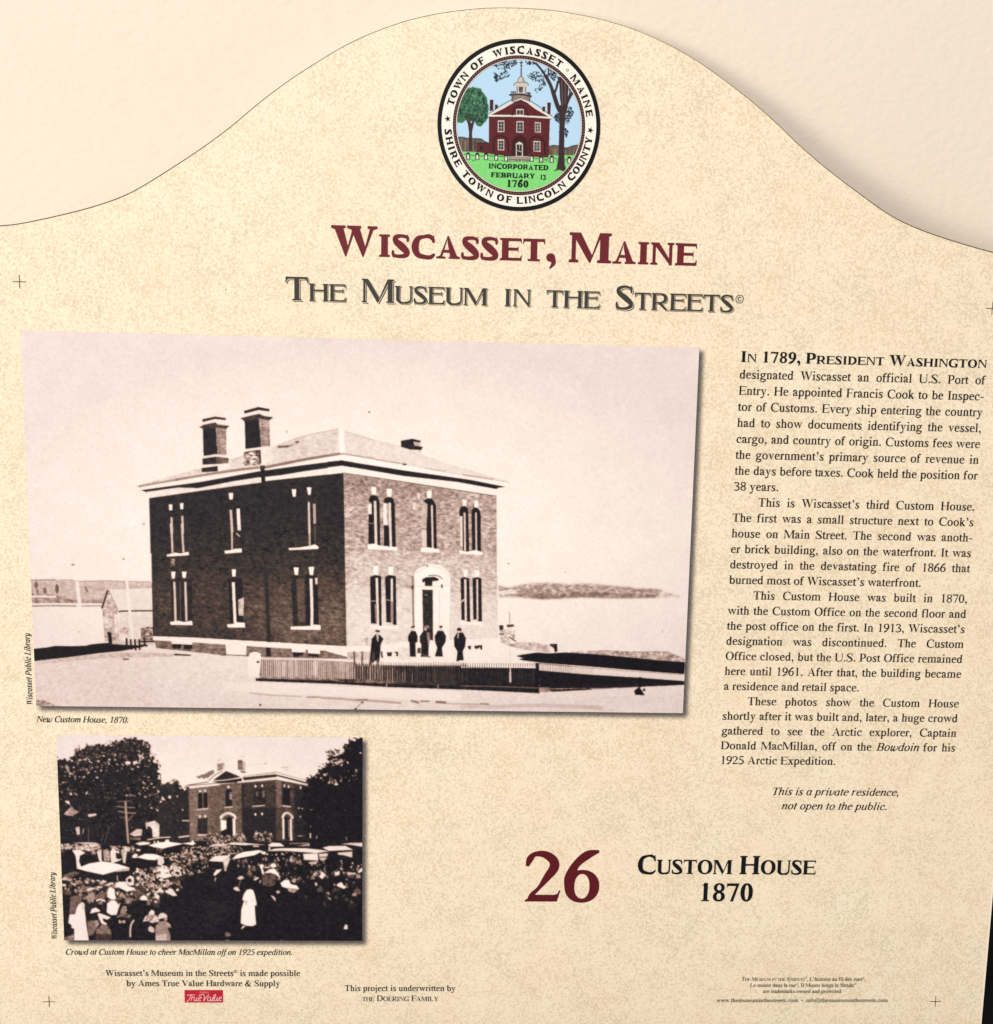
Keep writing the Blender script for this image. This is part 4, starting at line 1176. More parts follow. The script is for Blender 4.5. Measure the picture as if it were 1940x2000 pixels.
printed = material("printed_picture", "ink", 0.5, 0.12, 0.12)
pic = Print(76, 76, 6.2, 1.0, rgb=True)
pic.run("""p #bcdcf4 -162,-139 906,-177 944,908 -151,940
p #6b5a4f n.12 -5,458 36,454 77,461 147,460 170,472 206,487 207,543 -9,544
p #6b5a4f n.12 557,493 586,485 621,486 669,497 709,482 756,475 791,474 793,541 558,543
l #54463e 1.7 -5,463 -4,535
l #3a302e 1.7 4,472 3,535
l #a08f80 2.3 8,467 12,535
l #a08f80 2.9 14,472 17,535
l #8b7a6c 3.5 21,475 22,534
l #54463e 2.9 28,462 30,534
l #8b7a6c 3.5 34,463 34,534
l #54463e 2.3 43,473 42,534
l #54463e 3.5 46,478 49,534
l #a08f80 1.7 55,471 54,533
l #8b7a6c 3.5 61,475 60,533
l #3a302e 2.3 66,463 69,533
l #8b7a6c 2.9 72,460 76,533
l #8b7a6c 3.5 79,478 81,533
l #3a302e 3.5 85,477 86,532
l #54463e 2.9 93,476 95,532
l #8b7a6c 2.9 97,477 101,532
l #8b7a6c 1.7 105,459 107,532
l #3a302e 2.9 110,464 111,532
l #3a302e 3.5 117,469 118,531
l #3a302e 1.7 126,475 124,531
l #8b7a6c 2.3 132,471 132,531
l #3a302e 2.9 136,467 139,531
l #3a302e 1.7 145,471 143,531
l #3a302e 2.9 150,463 151,530
l #8b7a6c 2.9 157,466 157,530
l #a08f80 2.9 163,479 163,530
l #54463e 1.7 170,474 170,530
l #8b7a6c 3.5 175,489 178,530
l #3a302e 3.5 184,480 184,529
l #3a302e 1.8 190,489 191,529
l #8b7a6c 2.9 195,484 197,529
l #a08f80 3.5 201,493 202,529
l #3a302e 2.3 562,499 563,540
l #3a302e 2.3 568,500 570,539
l #54463e 1.8 576,511 575,539
l #3a302e 1.8 582,507 583,539
l #a08f80 1.8 586,513 589,539
l #8b7a6c 3.5 594,503 596,539
l #a08f80 2.9 599,504 602,539
l #a08f80 2.3 608,510 607,538
l #8b7a6c 2.3 612,507 615,538
l #a08f80 1.8 619,505 622,538
l #3a302e 1.8 626,499 627,538
l #8b7a6c 1.8 632,497 633,538
l #54463e 3.5 638,507 640,537
l #3a302e 2.3 647,493 645,537
l #54463e 2.3 651,511 654,537
l #54463e 2.9 660,496 660,537
l #a08f80 2.9 664,514 667,536
l #3a302e 2.3 670,496 673,536
l #54463e 3.5 680,512 677,536
l #54463e 1.8 683,502 684,536
l #8b7a6c 2.9 692,506 692,536
l #3a302e 1.8 697,504 698,535
l #54463e 1.8 704,509 704,535
l #a08f80 2.9 711,511 713,535
l #54463e 1.8 716,503 719,535
l #3a302e 2.9 723,506 724,535
l #3a302e 2.4 731,512 729,535
l #3a302e 1.8 734,492 737,534
l #8b7a6c 1.8 744,506 745,534
l #3a302e 1.8 749,497 751,534
l #3a302e 2.9 757,492 758,534
l #8b7a6c 3.5 761,492 763,533
l #8b7a6c 1.8 768,506 768,533
l #a08f80 3.5 776,502 776,533
p #84d97b n.02 -21,536 195,540 384,554 570,541 805,535 813,798 -17,823
l #222a2c 4.1 -5,459 36,455 77,461 147,461 170,473 203,486
l #222a2c 4.1 560,493 586,485 621,487 669,497 709,483 762,475
p #5a2325 n.05 127,488 203,483 204,545 128,538
l #20181c 4.7 127,488 203,483
p #26191d 147,500 162,500 163,527 148,528
f #3f6f50 b8.1 n.3 5,361 10,289 27,234 66,178 101,167 142,175 177,223 197,278 191,338 151,395 122,382 107,355 87,369 66,351 46,371 6,377
s 240 #16302a #23443a 3.5 8.7 11,344 16,267 67,189 101,177 142,186 184,251 191,327 151,384 63,343
s 60 #5c936b #6aa07a 2.9 7.0 22,300 67,200 130,192 178,273 145,340
p #3c2c2d n.05 46,327 75,359 93,375 107,341 116,341 105,385 97,424 101,532 77,533 79,425 70,375
l #3c2c2d 7.0 93,380 133,324
l #3c2c2d 5.8 81,369 74,304
p #5e2025 n.07 197,322 565,329 562,556 429,553 324,557 200,544
l #4a1719 2.3 515,405 521,407
l #3a1214 2.3 543,489 553,489
l #4a1719 2.3 506,530 512,530
l #3a1214 2.3 222,359 228,361
l #8c3a3a 2.3 314,482 323,481
l #8c3a3a 2.3 370,331 380,331
l #8c3a3a 2.3 420,544 426,543
l #8c3a3a 2.3 343,374 351,374
l #4a1719 2.3 548,399 553,399
l #4a1719 2.3 381,492 388,493
l #8c3a3a 2.3 509,323 517,324
l #3a1214 2.3 309,450 315,450
l #5a1d20 2.3 255,483 259,483
l #8c3a3a 2.3 353,379 358,380
l #4a1719 2.3 407,397 415,398
l #5a1d20 2.3 401,339 406,340
l #4a1719 2.3 437,437 447,437
l #3a1214 2.3 332,528 337,526
l #8c3a3a 2.3 253,379 260,380
l #4a1719 2.3 536,534 545,534
l #3a1214 2.3 413,470 423,471
l #4a1719 2.3 250,423 257,421
l #4a1719 2.3 547,339 552,341
l #4a1719 2.3 365,380 370,381
l #4a1719 2.3 262,395 269,395
l #8c3a3a 2.3 520,513 529,514
l #3a1214 2.3 485,464 493,464
l #5a1d20 2.3 515,469 521,470
l #5a1d20 2.3 490,362 497,362
l #5a1d20 2.3 369,470 376,469
l #4a1719 2.3 302,482 309,482
l #4a1719 2.3 451,509 459,508
l #3a1214 2.3 447,448 452,447
l #3a1214 2.3 533,332 543,332
l #8c3a3a 2.3 353,420 363,421
l #3a1214 2.3 416,473 421,474
l #4a1719 2.3 228,471 236,471
l #4a1719 2.3 511,410 518,409
l #5a1d20 2.3 365,499 375,500
l #8c3a3a 2.3 533,338 540,337
l #8c3a3a 2.3 424,386 429,385
l #4a1719 2.3 481,352 490,353
l #3a1214 2.3 530,335 536,334
l #3a1214 2.3 216,548 224,547
l #3a1214 2.3 445,514 454,514
l #5a1d20 2.3 484,495 491,496
l #4a1719 2.3 493,327 498,327
l #8c3a3a 2.3 446,544 451,545
l #3a1214 2.3 207,483 214,481
l #8c3a3a 2.3 419,429 429,429
l #3a1214 2.3 289,446 297,445
l #4a1719 2.3 431,396 438,396
l #3a1214 2.3 385,476 395,477
l #8c3a3a 2.3 368,343 374,343
l #3a1214 2.3 444,398 454,398
l #3a1214 2.3 419,446 426,446
l #4a1719 2.3 486,467 492,467
l #8c3a3a 2.3 520,417 524,417
l #4a1719 2.3 403,409 413,409
l #4a1719 2.3 390,353 395,353
l #4a1719 2.3 213,533 221,534
l #8c3a3a 2.3 476,347 486,348
l #4a1719 2.3 508,423 513,422
l #5a1d20 2.3 436,336 444,337
l #3a1214 2.3 457,408 466,407
l #3a1214 2.3 233,431 242,430
l #4a1719 2.3 237,551 242,551
l #5a1d20 2.3 431,510 438,511
l #8c3a3a 2.3 408,504 413,503
l #8c3a3a 2.3 544,342 549,341
l #4a1719 2.3 437,530 442,532
l #8c3a3a 2.3 539,386 549,387
l #3a1214 2.3 392,531 397,530
l #3a1214 2.3 367,360 375,359
l #5a1d20 2.3 443,527 453,527
l #5a1d20 2.3 476,524 483,524
l #8c3a3a 2.3 474,547 484,548
l #4a1719 2.3 210,456 218,457
l #4a1719 2.3 425,428 434,429
l #5a1d20 2.3 395,378 402,379
l #3a1214 2.3 379,410 387,409
l #4a1719 2.3 374,471 381,471
l #4a1719 2.3 482,467 492,467
l #8c3a3a 2.3 333,390 343,389
l #3a1214 2.3 515,456 524,456
l #3a1214 2.3 338,531 346,529
l #5a1d20 2.3 506,494 515,493
l #4a1719 2.3 469,336 475,335
l #3a1214 2.3 246,473 254,473
l #4a1719 2.3 471,477 477,476
l #8c3a3a 2.3 527,392 533,391
l #5a1d20 2.3 371,401 376,402
l #3a1214 2.3 418,530 428,532
l #8c3a3a 2.3 246,444 253,445
l #8c3a3a 2.3 241,394 248,394
l #5a1d20 2.3 484,451 493,450
l #5a1d20 2.3 377,383 387,384
l #3a1214 2.3 474,545 484,546
l #4a1719 2.3 548,473 555,472
l #5a1d20 2.3 477,388 486,387
l #4a1719 2.3 512,537 522,537
l #8c3a3a 2.3 551,365 559,365
l #3a1214 2.3 247,432 252,432
l #4a1719 2.3 492,348 500,349
l #4a1719 2.3 547,486 556,487
l #3a1214 2.3 226,466 232,467
l #4a1719 2.3 232,438 242,436
l #4a1719 2.3 497,457 503,455
l #4a1719 2.3 281,428 288,429
l #4a1719 2.3 465,408 472,409
l #5a1d20 2.3 262,499 270,501
l #5a1d20 2.3 562,492 566,493
l #5a1d20 2.3 365,391 375,393
l #4a1719 2.3 358,519 366,520
l #5a1d20 2.3 220,379 226,381
l #8c3a3a 2.3 280,470 289,469
l #5a1d20 2.3 389,345 395,346
l #3a1214 2.3 315,405 324,405
l #5a1d20 2.3 554,416 564,416
l #5a1d20 2.3 287,445 293,445
l #3a1214 2.3 209,538 218,539
l #5a1d20 2.3 307,468 316,467
l #8c3a3a 2.3 219,343 224,344
l #8c3a3a 2.3 337,345 347,344
l #5a1d20 2.3 304,415 312,414
l #3a1214 2.3 509,512 518,511
l #5a1d20 2.3 276,515 282,515
l #8c3a3a 2.3 262,517 270,518
l #8c3a3a 2.3 446,445 451,445
l #5a1d20 2.3 424,373 434,374
l #8c3a3a 2.3 470,350 476,349
l #8c3a3a 2.3 436,515 446,517
l #4a1719 2.3 244,370 250,371
l #3a1214 2.3 531,373 541,371
l #5a1d20 2.3 461,366 470,366
l #5a1d20 2.3 360,335 369,334
l #4a1719 2.3 256,444 262,445
l #8c3a3a 2.3 421,420 429,421
l #8c3a3a 2.3 507,487 517,488
l #4a1719 2.3 312,421 317,422
l #8c3a3a 2.3 488,488 495,488
l #3a1214 2.3 361,496 371,496
l #5a1d20 2.3 320,333 327,332
l #4a1719 2.3 381,331 391,330
l #3a1214 2.3 344,493 351,494
l #5a1d20 2.3 314,362 320,361
l #4a1719 2.3 293,460 303,461
l #5a1d20 2.3 382,475 388,476
l #5a1d20 2.3 315,515 321,514
l #4a1719 2.3 544,350 553,351
l #3a1214 2.3 415,457 421,458
l #5a1d20 2.3 366,435 375,434
l #5a1d20 2.3 398,437 403,438
l #4a1719 2.3 329,417 336,416
l #8c3a3a 2.3 510,470 518,469
l #8c3a3a 2.3 313,479 318,479
l #8c3a3a 2.3 512,487 518,487
l #8c3a3a 2.3 460,389 466,389
l #3a1214 2.3 304,473 312,473
l #4a1719 2.3 364,424 374,423
l #4a1719 2.3 268,386 278,385
l #5a1d20 2.3 275,416 285,418
l #3a1214 2.3 209,524 218,524
l #8c3a3a 2.3 545,343 555,343
l #8c3a3a 2.3 419,530 424,531
l #8c3a3a 2.3 227,555 237,556
l #4a1719 2.3 256,472 264,471
l #3a1214 2.3 471,443 478,442
l #8c3a3a 2.3 470,535 475,536
l #3a1214 2.3 228,448 234,448
l #8c3a3a 2.3 349,459 356,458
l #4a1719 2.3 299,492 309,492
l #8c3a3a 2.3 455,361 461,363
l #3a1214 2.3 521,403 528,404
l #8c3a3a 2.3 234,457 242,455
l #5a1d20 2.3 521,460 531,461
l #3a1214 2.3 540,325 550,325
l #5a1d20 2.3 559,393 566,391
l #3a1214 2.3 348,328 354,328
l #3a1214 2.3 394,537 402,535
l #3a1214 2.3 461,400 470,399
l #3a1214 2.3 520,395 527,394
l #4a1719 2.3 213,552 217,552
l #8c3a3a 2.3 295,339 301,338
l #8c3a3a 2.3 366,381 372,380
l #3a1214 2.3 373,362 380,363
l #8c3a3a 2.3 328,509 334,511
l #8c3a3a 2.3 414,544 420,543
l #5a1d20 2.3 454,330 461,330
l #5a1d20 2.3 304,374 309,374
l #3a1214 2.3 432,436 438,438
l #8c3a3a 2.3 299,434 308,433
l #8c3a3a 2.3 479,490 488,491
l #4a1719 2.3 406,498 415,497
l #4a1719 2.3 290,356 297,356
l #3a1214 2.3 455,505 459,505
l #3a1214 2.3 370,350 375,351
l #5a1d20 2.3 378,503 388,503
l #3a1214 2.3 237,450 243,449
l #3a1214 2.3 533,504 541,503
l #3a1214 2.3 410,515 416,515
l #4a1719 2.3 486,486 491,486
l #3a1214 2.3 237,442 242,443
l #8c3a3a 2.3 345,359 352,360
l #4a1719 2.3 481,461 489,460
l #3a1214 2.3 367,380 372,379
l #3a1214 2.3 234,476 242,477
l #3a1214 2.3 505,501 510,501
l #3a1214 2.3 364,336 374,336
l #8c3a3a 2.3 549,362 555,361
l #5a1d20 2.3 355,467 364,465
l #4a1719 2.3 313,543 317,542
l #8c3a3a 2.3 561,445 569,446
l #3a1214 2.3 554,480 563,481
l #3a1214 2.3 483,482 492,482
l #3a1214 2.3 518,421 527,422
l #4a1719 2.3 435,462 441,461
l #5a1d20 2.3 395,327 399,327
l #8c3a3a 2.3 514,421 524,420
l #5a1d20 2.3 513,376 521,375
l #4a1719 2.3 546,344 552,346
l #3a1214 2.3 270,335 274,336
l #8c3a3a 2.3 497,547 507,546
l #4a1719 2.3 403,471 413,471
l #4a1719 2.3 313,485 322,484
l #5a1d20 2.3 376,533 384,534
l #3a1214 2.3 556,424 562,425
l #8c3a3a 2.3 366,491 372,491
l #3a1214 2.3 262,353 271,353
l #3a1214 2.3 390,461 398,462
l #8c3a3a 2.3 419,516 427,516
l #8c3a3a 2.3 539,408 548,408
l #8c3a3a 2.3 536,478 542,476
l #5a1d20 2.3 421,383 427,384
l #5a1d20 2.3 396,416 405,415
l #5a1d20 2.3 282,330 291,331
l #5a1d20 2.3 256,480 261,480
l #4a1719 2.3 348,418 357,419
l #5a1d20 2.3 279,389 287,389
l #8c3a3a 2.3 329,443 336,444
l #3a1214 2.3 359,491 369,491
l #4a1719 2.3 431,342 441,342
l #8c3a3a 2.3 511,426 519,426
l #3a1214 2.3 560,515 567,514
l #4a1719 2.3 242,389 249,389
l #8c3a3a 2.3 439,437 445,436
l #5a1d20 2.3 331,459 336,457
l #8c3a3a 2.3 410,484 416,483
l #3a1214 2.3 229,393 234,393
l #3a1214 2.3 301,389 308,389
l #5a1d20 2.3 522,336 527,336
l #3a1214 2.3 449,416 455,414
l #4a1719 2.3 274,415 284,415
l #8c3a3a 2.3 492,342 500,341
l #5a1d20 2.3 212,382 220,382
l #8c3a3a 2.3 235,548 240,546
l #3a1214 2.3 255,412 260,414
l #3a1214 2.3 414,464 420,465
l #3a1214 2.3 557,533 566,532
l #8c3a3a 2.3 264,510 271,509
l #3a1214 2.3 259,517 263,516
l #3a1214 2.3 328,453 337,452
l #8c3a3a 2.3 289,374 296,373
l #4a1719 2.3 453,345 458,346
l #5a1d20 2.3 405,521 411,519
l #4a1719 2.3 333,475 340,476
l #5a1d20 2.3 325,356 331,355
l #5a1d20 2.3 257,512 267,513
l #5a1d20 2.3 280,340 288,341
l #5a1d20 2.3 351,499 358,499
l #3a1214 2.3 412,444 421,446
l #4a1719 2.3 444,421 450,422
l #8c3a3a 2.3 560,450 569,451
l #5a1d20 2.3 523,463 532,462
l #4a1719 2.3 402,492 410,492
l #3a1214 2.3 232,337 242,337
l #3a1214 2.3 452,450 461,452
l #8c3a3a 2.3 498,409 504,409
l #8c3a3a 2.3 377,343 384,341
l #8c3a3a 2.3 314,465 324,465
l #3a1214 2.3 359,377 364,377
l #5a1d20 2.3 371,378 380,380
l #3a1214 2.3 475,395 485,395
l #4a1719 2.3 232,397 238,396
l #3a1214 2.3 351,397 356,398
l #5a1d20 2.3 443,383 450,384
l #8c3a3a 2.3 475,472 483,472
l #8c3a3a 2.3 426,521 432,520
l #3a1214 2.3 301,341 307,341
l #8c3a3a 2.3 514,398 520,399
l #3a1214 2.3 317,541 327,540
l #8c3a3a 2.3 452,392 458,392
l #5a1d20 2.3 270,487 277,488
l #8c3a3a 2.3 333,436 341,435
l #5a1d20 2.3 329,369 337,367
l #3a1214 2.3 234,423 242,423
l #5a1d20 2.3 472,340 480,338
l #8c3a3a 2.3 473,445 480,444
l #3a1214 2.3 240,387 248,387
l #8c3a3a 2.3 346,401 353,403
l #8c3a3a 2.3 329,458 335,457
l #4a1719 2.3 480,466 485,464
l #5a1d20 2.3 276,485 281,485
l #8c3a3a 2.3 212,535 219,534
l #5a1d20 2.3 478,389 487,391
l #4a1719 2.3 499,442 505,441
l #3a1214 2.3 525,393 534,392
l #8c3a3a 2.3 526,342 532,342
l #3a1214 2.3 471,395 477,395
l #8c3a3a 2.3 447,415 452,416
l #8c3a3a 2.3 443,475 452,475
l #5a1d20 2.3 234,508 242,509
l #5a1d20 2.3 254,383 260,384
l #8c3a3a 2.3 305,524 312,525
l #3a1214 2.3 278,396 284,397
l #4a1719 2.3 293,457 301,455
l #3a1214 2.3 443,537 448,537
l #5a1d20 2.3 379,368 389,367
l #5a1d20 2.3 512,477 521,477
l #4a1719 2.3 327,367 334,368
l #4a1719 2.3 352,440 357,441
l #4a1719 2.3 285,475 292,475
l #4a1719 2.3 493,545 498,544
l #3a1214 2.3 335,459 342,460
l #3a1214 2.3 484,375 488,377
l #5a1d20 2.3 437,462 446,462
l #3a1214 2.3 309,550 318,549
l #8c3a3a 2.3 202,374 208,375
l #3a1214 2.3 537,499 542,501
l #4a1719 2.3 370,460 380,460
l #3a1214 2.3 205,340 214,340
l #4a1719 2.3 312,424 320,426
l #3a1214 2.3 516,471 524,470
l #3a1214 2.3 451,356 460,357
l #8c3a3a 2.3 446,532 452,531
l #4a1719 2.3 362,514 372,515
l #3a1214 2.3 312,336 319,337
l #4a1719 2.3 229,537 239,537
l #4a1719 2.3 535,346 540,346
l #8c3a3a 2.3 529,360 538,361
l #8c3a3a 2.3 224,445 232,445
l #5a1d20 2.3 431,380 435,380
l #4a1719 2.3 245,480 250,481
l #4a1719 2.3 504,336 511,336
l #3a1214 2.3 285,516 294,516
l #5a1d20 2.3 317,396 322,397
l #4a1719 2.3 213,424 220,424
l #3a1214 2.3 501,396 509,397
l #8c3a3a 2.3 494,390 503,390
l #4a1719 2.3 221,446 231,445
l #8c3a3a 2.3 223,475 228,474
l #5a1d20 2.3 434,511 441,512
l #4a1719 2.3 465,472 474,473
l #5a1d20 2.3 290,364 299,362
l #5a1d20 2.3 253,410 258,410
l #3a1214 2.3 495,394 502,393
l #5a1d20 2.3 375,399 382,398
l #3a1214 2.3 538,358 545,358
l #3a1214 2.3 364,543 371,544
l #5a1d20 2.3 363,333 372,334
l #4a1719 2.3 533,481 539,479
l #4a1719 2.3 238,369 244,370
l #5a1d20 2.3 248,443 257,441
l #3a1214 2.3 504,370 509,369
l #3a1214 2.3 224,482 232,482
l #4a1719 2.3 453,329 462,330
l #4a1719 2.3 317,485 324,485
l #3a1214 2.3 222,479 227,478
l #5a1d20 2.3 236,396 242,398
l #3a1214 2.3 300,359 305,359
l #3a1214 2.3 558,545 562,544
l #4a1719 2.3 391,463 400,464
l #5a1d20 2.3 284,481 289,480
l #8c3a3a 2.3 444,441 451,440
l #8c3a3a 2.3 434,336 444,335
l #5a1d20 2.3 457,517 462,516
l #5a1d20 2.3 329,384 334,384
l #3a1214 2.3 298,497 307,496
l #4a1719 2.3 563,524 571,523
l #5a1d20 2.3 518,467 527,467
l #3a1214 2.3 302,503 307,503
l #5a1d20 2.3 369,335 377,334
l #3a1214 2.3 431,503 441,503
l #4a1719 2.3 419,455 425,453
l #4a1719 2.3 301,396 306,395
l #4a1719 2.3 347,448 356,447
l #5a1d20 2.3 327,473 332,473
l #3a1214 2.3 327,331 335,331
l #3a1214 2.3 499,341 508,340
l #4a1719 2.3 335,345 343,344
l #4a1719 2.3 443,331 449,331
l #3a1214 2.3 409,476 414,477
l #5a1d20 2.3 348,335 355,337
l #5a1d20 2.3 287,527 297,526
l #5a1d20 2.3 549,515 556,515
l #4a1719 2.3 557,479 565,478
l #8c3a3a 2.3 382,516 390,516
l #5a1d20 2.3 488,400 495,399
l #3a1214 2.3 367,351 377,352
l #5a1d20 2.3 539,455 549,455
l #3a1214 2.3 342,474 348,474
l #3a1214 2.3 446,355 456,355
l #3a1214 2.3 426,465 434,464
l #3a1214 2.3 419,403 428,403
l #5a1d20 2.3 486,432 491,431
l #3a1214 2.3 290,494 296,494
l #4a1719 2.3 456,532 463,531
l #4a1719 2.3 488,494 496,495
l #5a1d20 2.3 329,374 335,375
l #8c3a3a 2.3 264,420 274,420
l #5a1d20 2.3 415,469 424,467
l #4a1719 2.3 318,530 323,528
l #3a1214 2.3 329,532 339,533
l #3a1214 2.3 538,477 548,476
l #5a1d20 2.3 534,363 543,362
l #3a1214 2.3 332,517 341,517
l #4a1719 2.3 208,436 212,436
l #4a1719 2.3 529,435 538,436
l #4a1719 2.3 265,338 274,340
l #8c3a3a 2.3 372,393 381,394
l #4a1719 1.8 535,327 555,328
l #4a1719 1.8 535,335 556,335
l #4a1719 1.8 535,343 556,343
l #4a1719 1.8 536,350 556,351
l #4a1719 1.8 536,358 556,359
l #4a1719 1.8 536,366 556,366
l #4a1719 1.8 536,374 557,374
l #4a1719 1.8 536,381 557,382
l #4a1719 1.8 537,389 557,389
l #4a1719 1.8 537,397 557,397
l #4a1719 1.8 537,404 557,405
l #4a1719 1.8 537,412 558,413
l #4a1719 1.8 537,420 558,420
l #4a1719 1.8 538,428 558,428
l #4a1719 1.8 538,435 558,436
l #4a1719 1.8 538,443 559,444
l #4a1719 1.8 538,451 559,451
l #4a1719 1.8 538,459 559,459
l #4a1719 1.8 539,467 559,467
l #4a1719 1.8 539,474 559,475
l #4a1719 1.8 539,482 560,483
l #4a1719 1.8 539,490 560,490
l #4a1719 1.8 539,498 560,498
l #4a1719 1.8 540,505 560,506
l #4a1719 1.8 540,513 560,514
l #4a1719 1.8 540,521 561,521
l #4a1719 1.8 540,529 561,529
l #4a1719 1.8 540,537 561,537
p #5e2025 n.06 194,326 386,229 573,329
l #20161a 4.7 214,320 384,237 549,324
l #e9e1d5 11.6 190,326 289,275 385,224 481,277 579,327
l #20161a 2.9 191,320 385,218 580,320
l #e9e1d5 11.6 191,328 383,324 575,328
l #20161a 3.5 194,336 383,331 573,335
l #2a1215 7.0 336,323 347,284 382,266 417,279 433,322
p #e9e1d5 360,284 405,283 406,319 361,321
p #3b3538 365,290 401,289 402,315 365,316
l #cfc6ba 2.9 383,289 383,316
l #2a1215 8.2 230,536 229,470 246,447 272,440 298,448 315,473 316,536
l #2a1215 8.2 448,535 446,468 462,446 491,436 521,449 536,477 538,538
p #3b1518 n.04 337,555 340,472 359,441 386,430 412,439 432,469 438,552
p #e6ddd0 251,353 290,352 292,417 252,420
p #2f2f38 256,359 286,358 287,413 257,413
p #e6ddd0 363,353 406,352 407,418 364,418
p #2f2f38 368,359 401,358 403,412 369,413
p #e6ddd0 474,355 510,356 512,415 475,413
p #4c4a50 477,361 505,360 507,409 479,410
p #e6ddd0 253,461 291,460 293,523 254,523
p #2f2f38 258,468 287,467 288,518 259,519
p #e6ddd0 469,463 510,464 512,525 471,523
p #3f3e45 474,470 506,469 507,519 475,520
l #d9d0c3 2.9 271,359 272,413
l #d9d0c3 2.3 256,377 286,376
l #d9d0c3 2.3 256,395 287,394
l #d9d0c3 2.9 384,359 386,413
l #d9d0c3 2.3 370,377 400,376
l #d9d0c3 2.3 370,394 400,393
l #d9d0c3 2.9 491,361 493,409
l #d9d0c3 2.3 477,377 507,376
l #d9d0c3 2.3 477,393 507,392
l #d9d0c3 2.9 272,467 273,518
l #d9d0c3 2.3 258,484 288,483
l #d9d0c3 2.3 258,501 288,500
l #d9d0c3 2.9 490,469 491,519
l #d9d0c3 2.3 475,486 506,485
l #d9d0c3 2.3 476,502 506,501
p #ded5c7 364,554 362,482 383,469 405,481 407,553
p #23232c 370,552 368,487 399,487 400,551
l #ded5c7 4.7 373,521 397,528
l #ded5c7 3.5 384,487 385,515
p #6f5f58 n.05 314,586 330,556 436,553 458,583
l #d9cfc2 5.3 333,559 435,555
l #c9beb2 4.7 325,569 445,566
l #b9aea2 4.7 316,581 455,579
p #4b1e21 n.04 201,237 222,236 222,296 201,302
p #4b1e21 n.04 232,263 249,264 249,284 232,290
p #4b1e21 n.04 518,266 535,265 534,293 518,292
p #4b1e21 n.04 546,241 568,241 566,311 550,305
p #8e7f76 n.08 333,202 444,199 441,241 385,223 335,245
l #2b2528 4.6 333,202 334,243
l #2b2528 4.7 443,201 439,241
l #3a3235 9.3 316,207 383,200 452,211
l #3a3235 5.8 325,188 383,189 443,193
s 40 #2b2528 #4a4145 2.9 5.8 325,189 443,187 443,204 326,206
p #dacfc4 n.03 355,146 420,144 420,194 356,195
p #2b2a30 372,146 399,145 398,181 373,181
p #5a5358 n.1 373,157 398,161 397,189 375,190
l #3b3538 4.1 362,146 363,193
l #3b3538 4.6 413,144 414,191
p #d0c6ba 340,153 353,131 419,129 433,150 420,158 353,157
l #2b2528 2.9 341,153 356,135 419,133 431,150
p #ddc9b8 364,130 370,113 373,106 384,100 397,107 406,123 410,129
l #2b2528 2.9 364,130 370,113 373,106 384,100 397,107 406,123 410,128
p #b9a59a b1.2 387,104 405,120 408,129 393,130
l #d8cfc4 7.0 386,101 385,53
l #26262c 2.9 383,101 383,53
l #26262c 2.9 389,100 387,53
l #26262c 3.5 385,58 385,9
e #26262c 5.8 5.8 385,39
e #26262c 5.2 5.2 384,25
l #26262c 3.5 373,20 396,20
l #3b2a2c 25.7 625,291 609,259 596,226 577,172
l #3b2a2c 19.8 578,177 559,134 529,86
l #3b2a2c 11.6 535,94 499,49 469,20
l #3b2a2c 8.1 544,113 549,69 546,42
l #3b2a2c 12.8 587,193 600,155 608,116
p #3b2a2c n.05 610,94 599,89 617,138 622,214 633,269 668,262 671,169 675,114 651,93
l #8a7a74 2.9 630,115 640,263
l #8a7a74 2.9 652,115 654,246
l #3b2a2c 15.2 659,262 678,212 706,167
l #3b2a2c 9.3 672,213 683,179 676,158
p #3b2a2c n.06 593,634 613,619 622,546 623,435 623,324 616,286 623,253 673,257 657,312 655,406 656,517 663,601 678,628 655,632 631,624
s 40 #241619 #4e3a3b 2.3 5.3 620,324 655,323 660,601 622,602
s 142 #1e2630 #2a3038 2.9 6.4 209,42 278,18 361,7 359,29 302,72 320,98 280,116 239,128 233,107 279,73
s 42 #1e2630 #2a3038 2.9 6.4 221,75 244,90 245,134 228,134
s 39 #1e2630 #2a3038 2.9 6.4 408,11 469,14 466,28 417,30
s 120 #1e2630 #2a3038 2.9 6.4 418,95 464,66 534,53 523,97 536,140 479,197 467,175 495,131 425,106
s 60 #1e2630 #2a3038 2.9 6.4 551,52 598,73 588,122 558,96
s 60 #1e2630 #2a3038 2.9 6.4 590,314 619,297 624,357 597,342
s 90 #1e2630 #2a3038 2.9 6.4 657,312 679,251 709,294 676,356 659,367
s 36 #1e2630 #2a3038 2.9 6.4 656,379 677,400 670,439 658,423
l #2a2428 4.0 215,45 278,35 359,21
l #2a2428 3.5 278,40 296,77
p #20242a 66,546 85,545 89,582 63,583
p #efe8dd 71,550 80,550 83,579 68,579
e #20242a 10.5 5.8 75,547
p #20242a 121,546 140,546 144,582 119,583
p #efe8dd 126,551 135,550 139,579 124,580
e #20242a 10.5 5.8 131,547
p #20242a 174,545 193,544 197,581 171,581
p #efe8dd 179,549 188,549 192,577 176,578
e #20242a 10.5 5.8 183,545
p #20242a 235,547 254,547 258,583 233,584
p #efe8dd 240,551 250,551 253,580 238,580
e #20242a 10.5 5.8 245,548
p #20242a 296,550 314,549 319,586 293,587
p #efe8dd 300,554 310,554 313,583 298,583
e #20242a 10.5 5.9 305,551
p #20242a 450,546 469,545 473,582 448,583
p #efe8dd 455,550 464,550 468,579 453,579
e #20242a 10.6 5.9 460,547
p #20242a 508,550 527,549 531,586 505,587
p #efe8dd 513,554 522,554 526,583 511,583
e #20242a 10.6 5.9 517,551
p #20242a 572,548 591,547 596,584 570,585
p #efe8dd 577,552 587,552 590,581 575,581
e #20242a 10.6 5.9 582,549
p #20242a 678,549 697,548 702,585 676,586
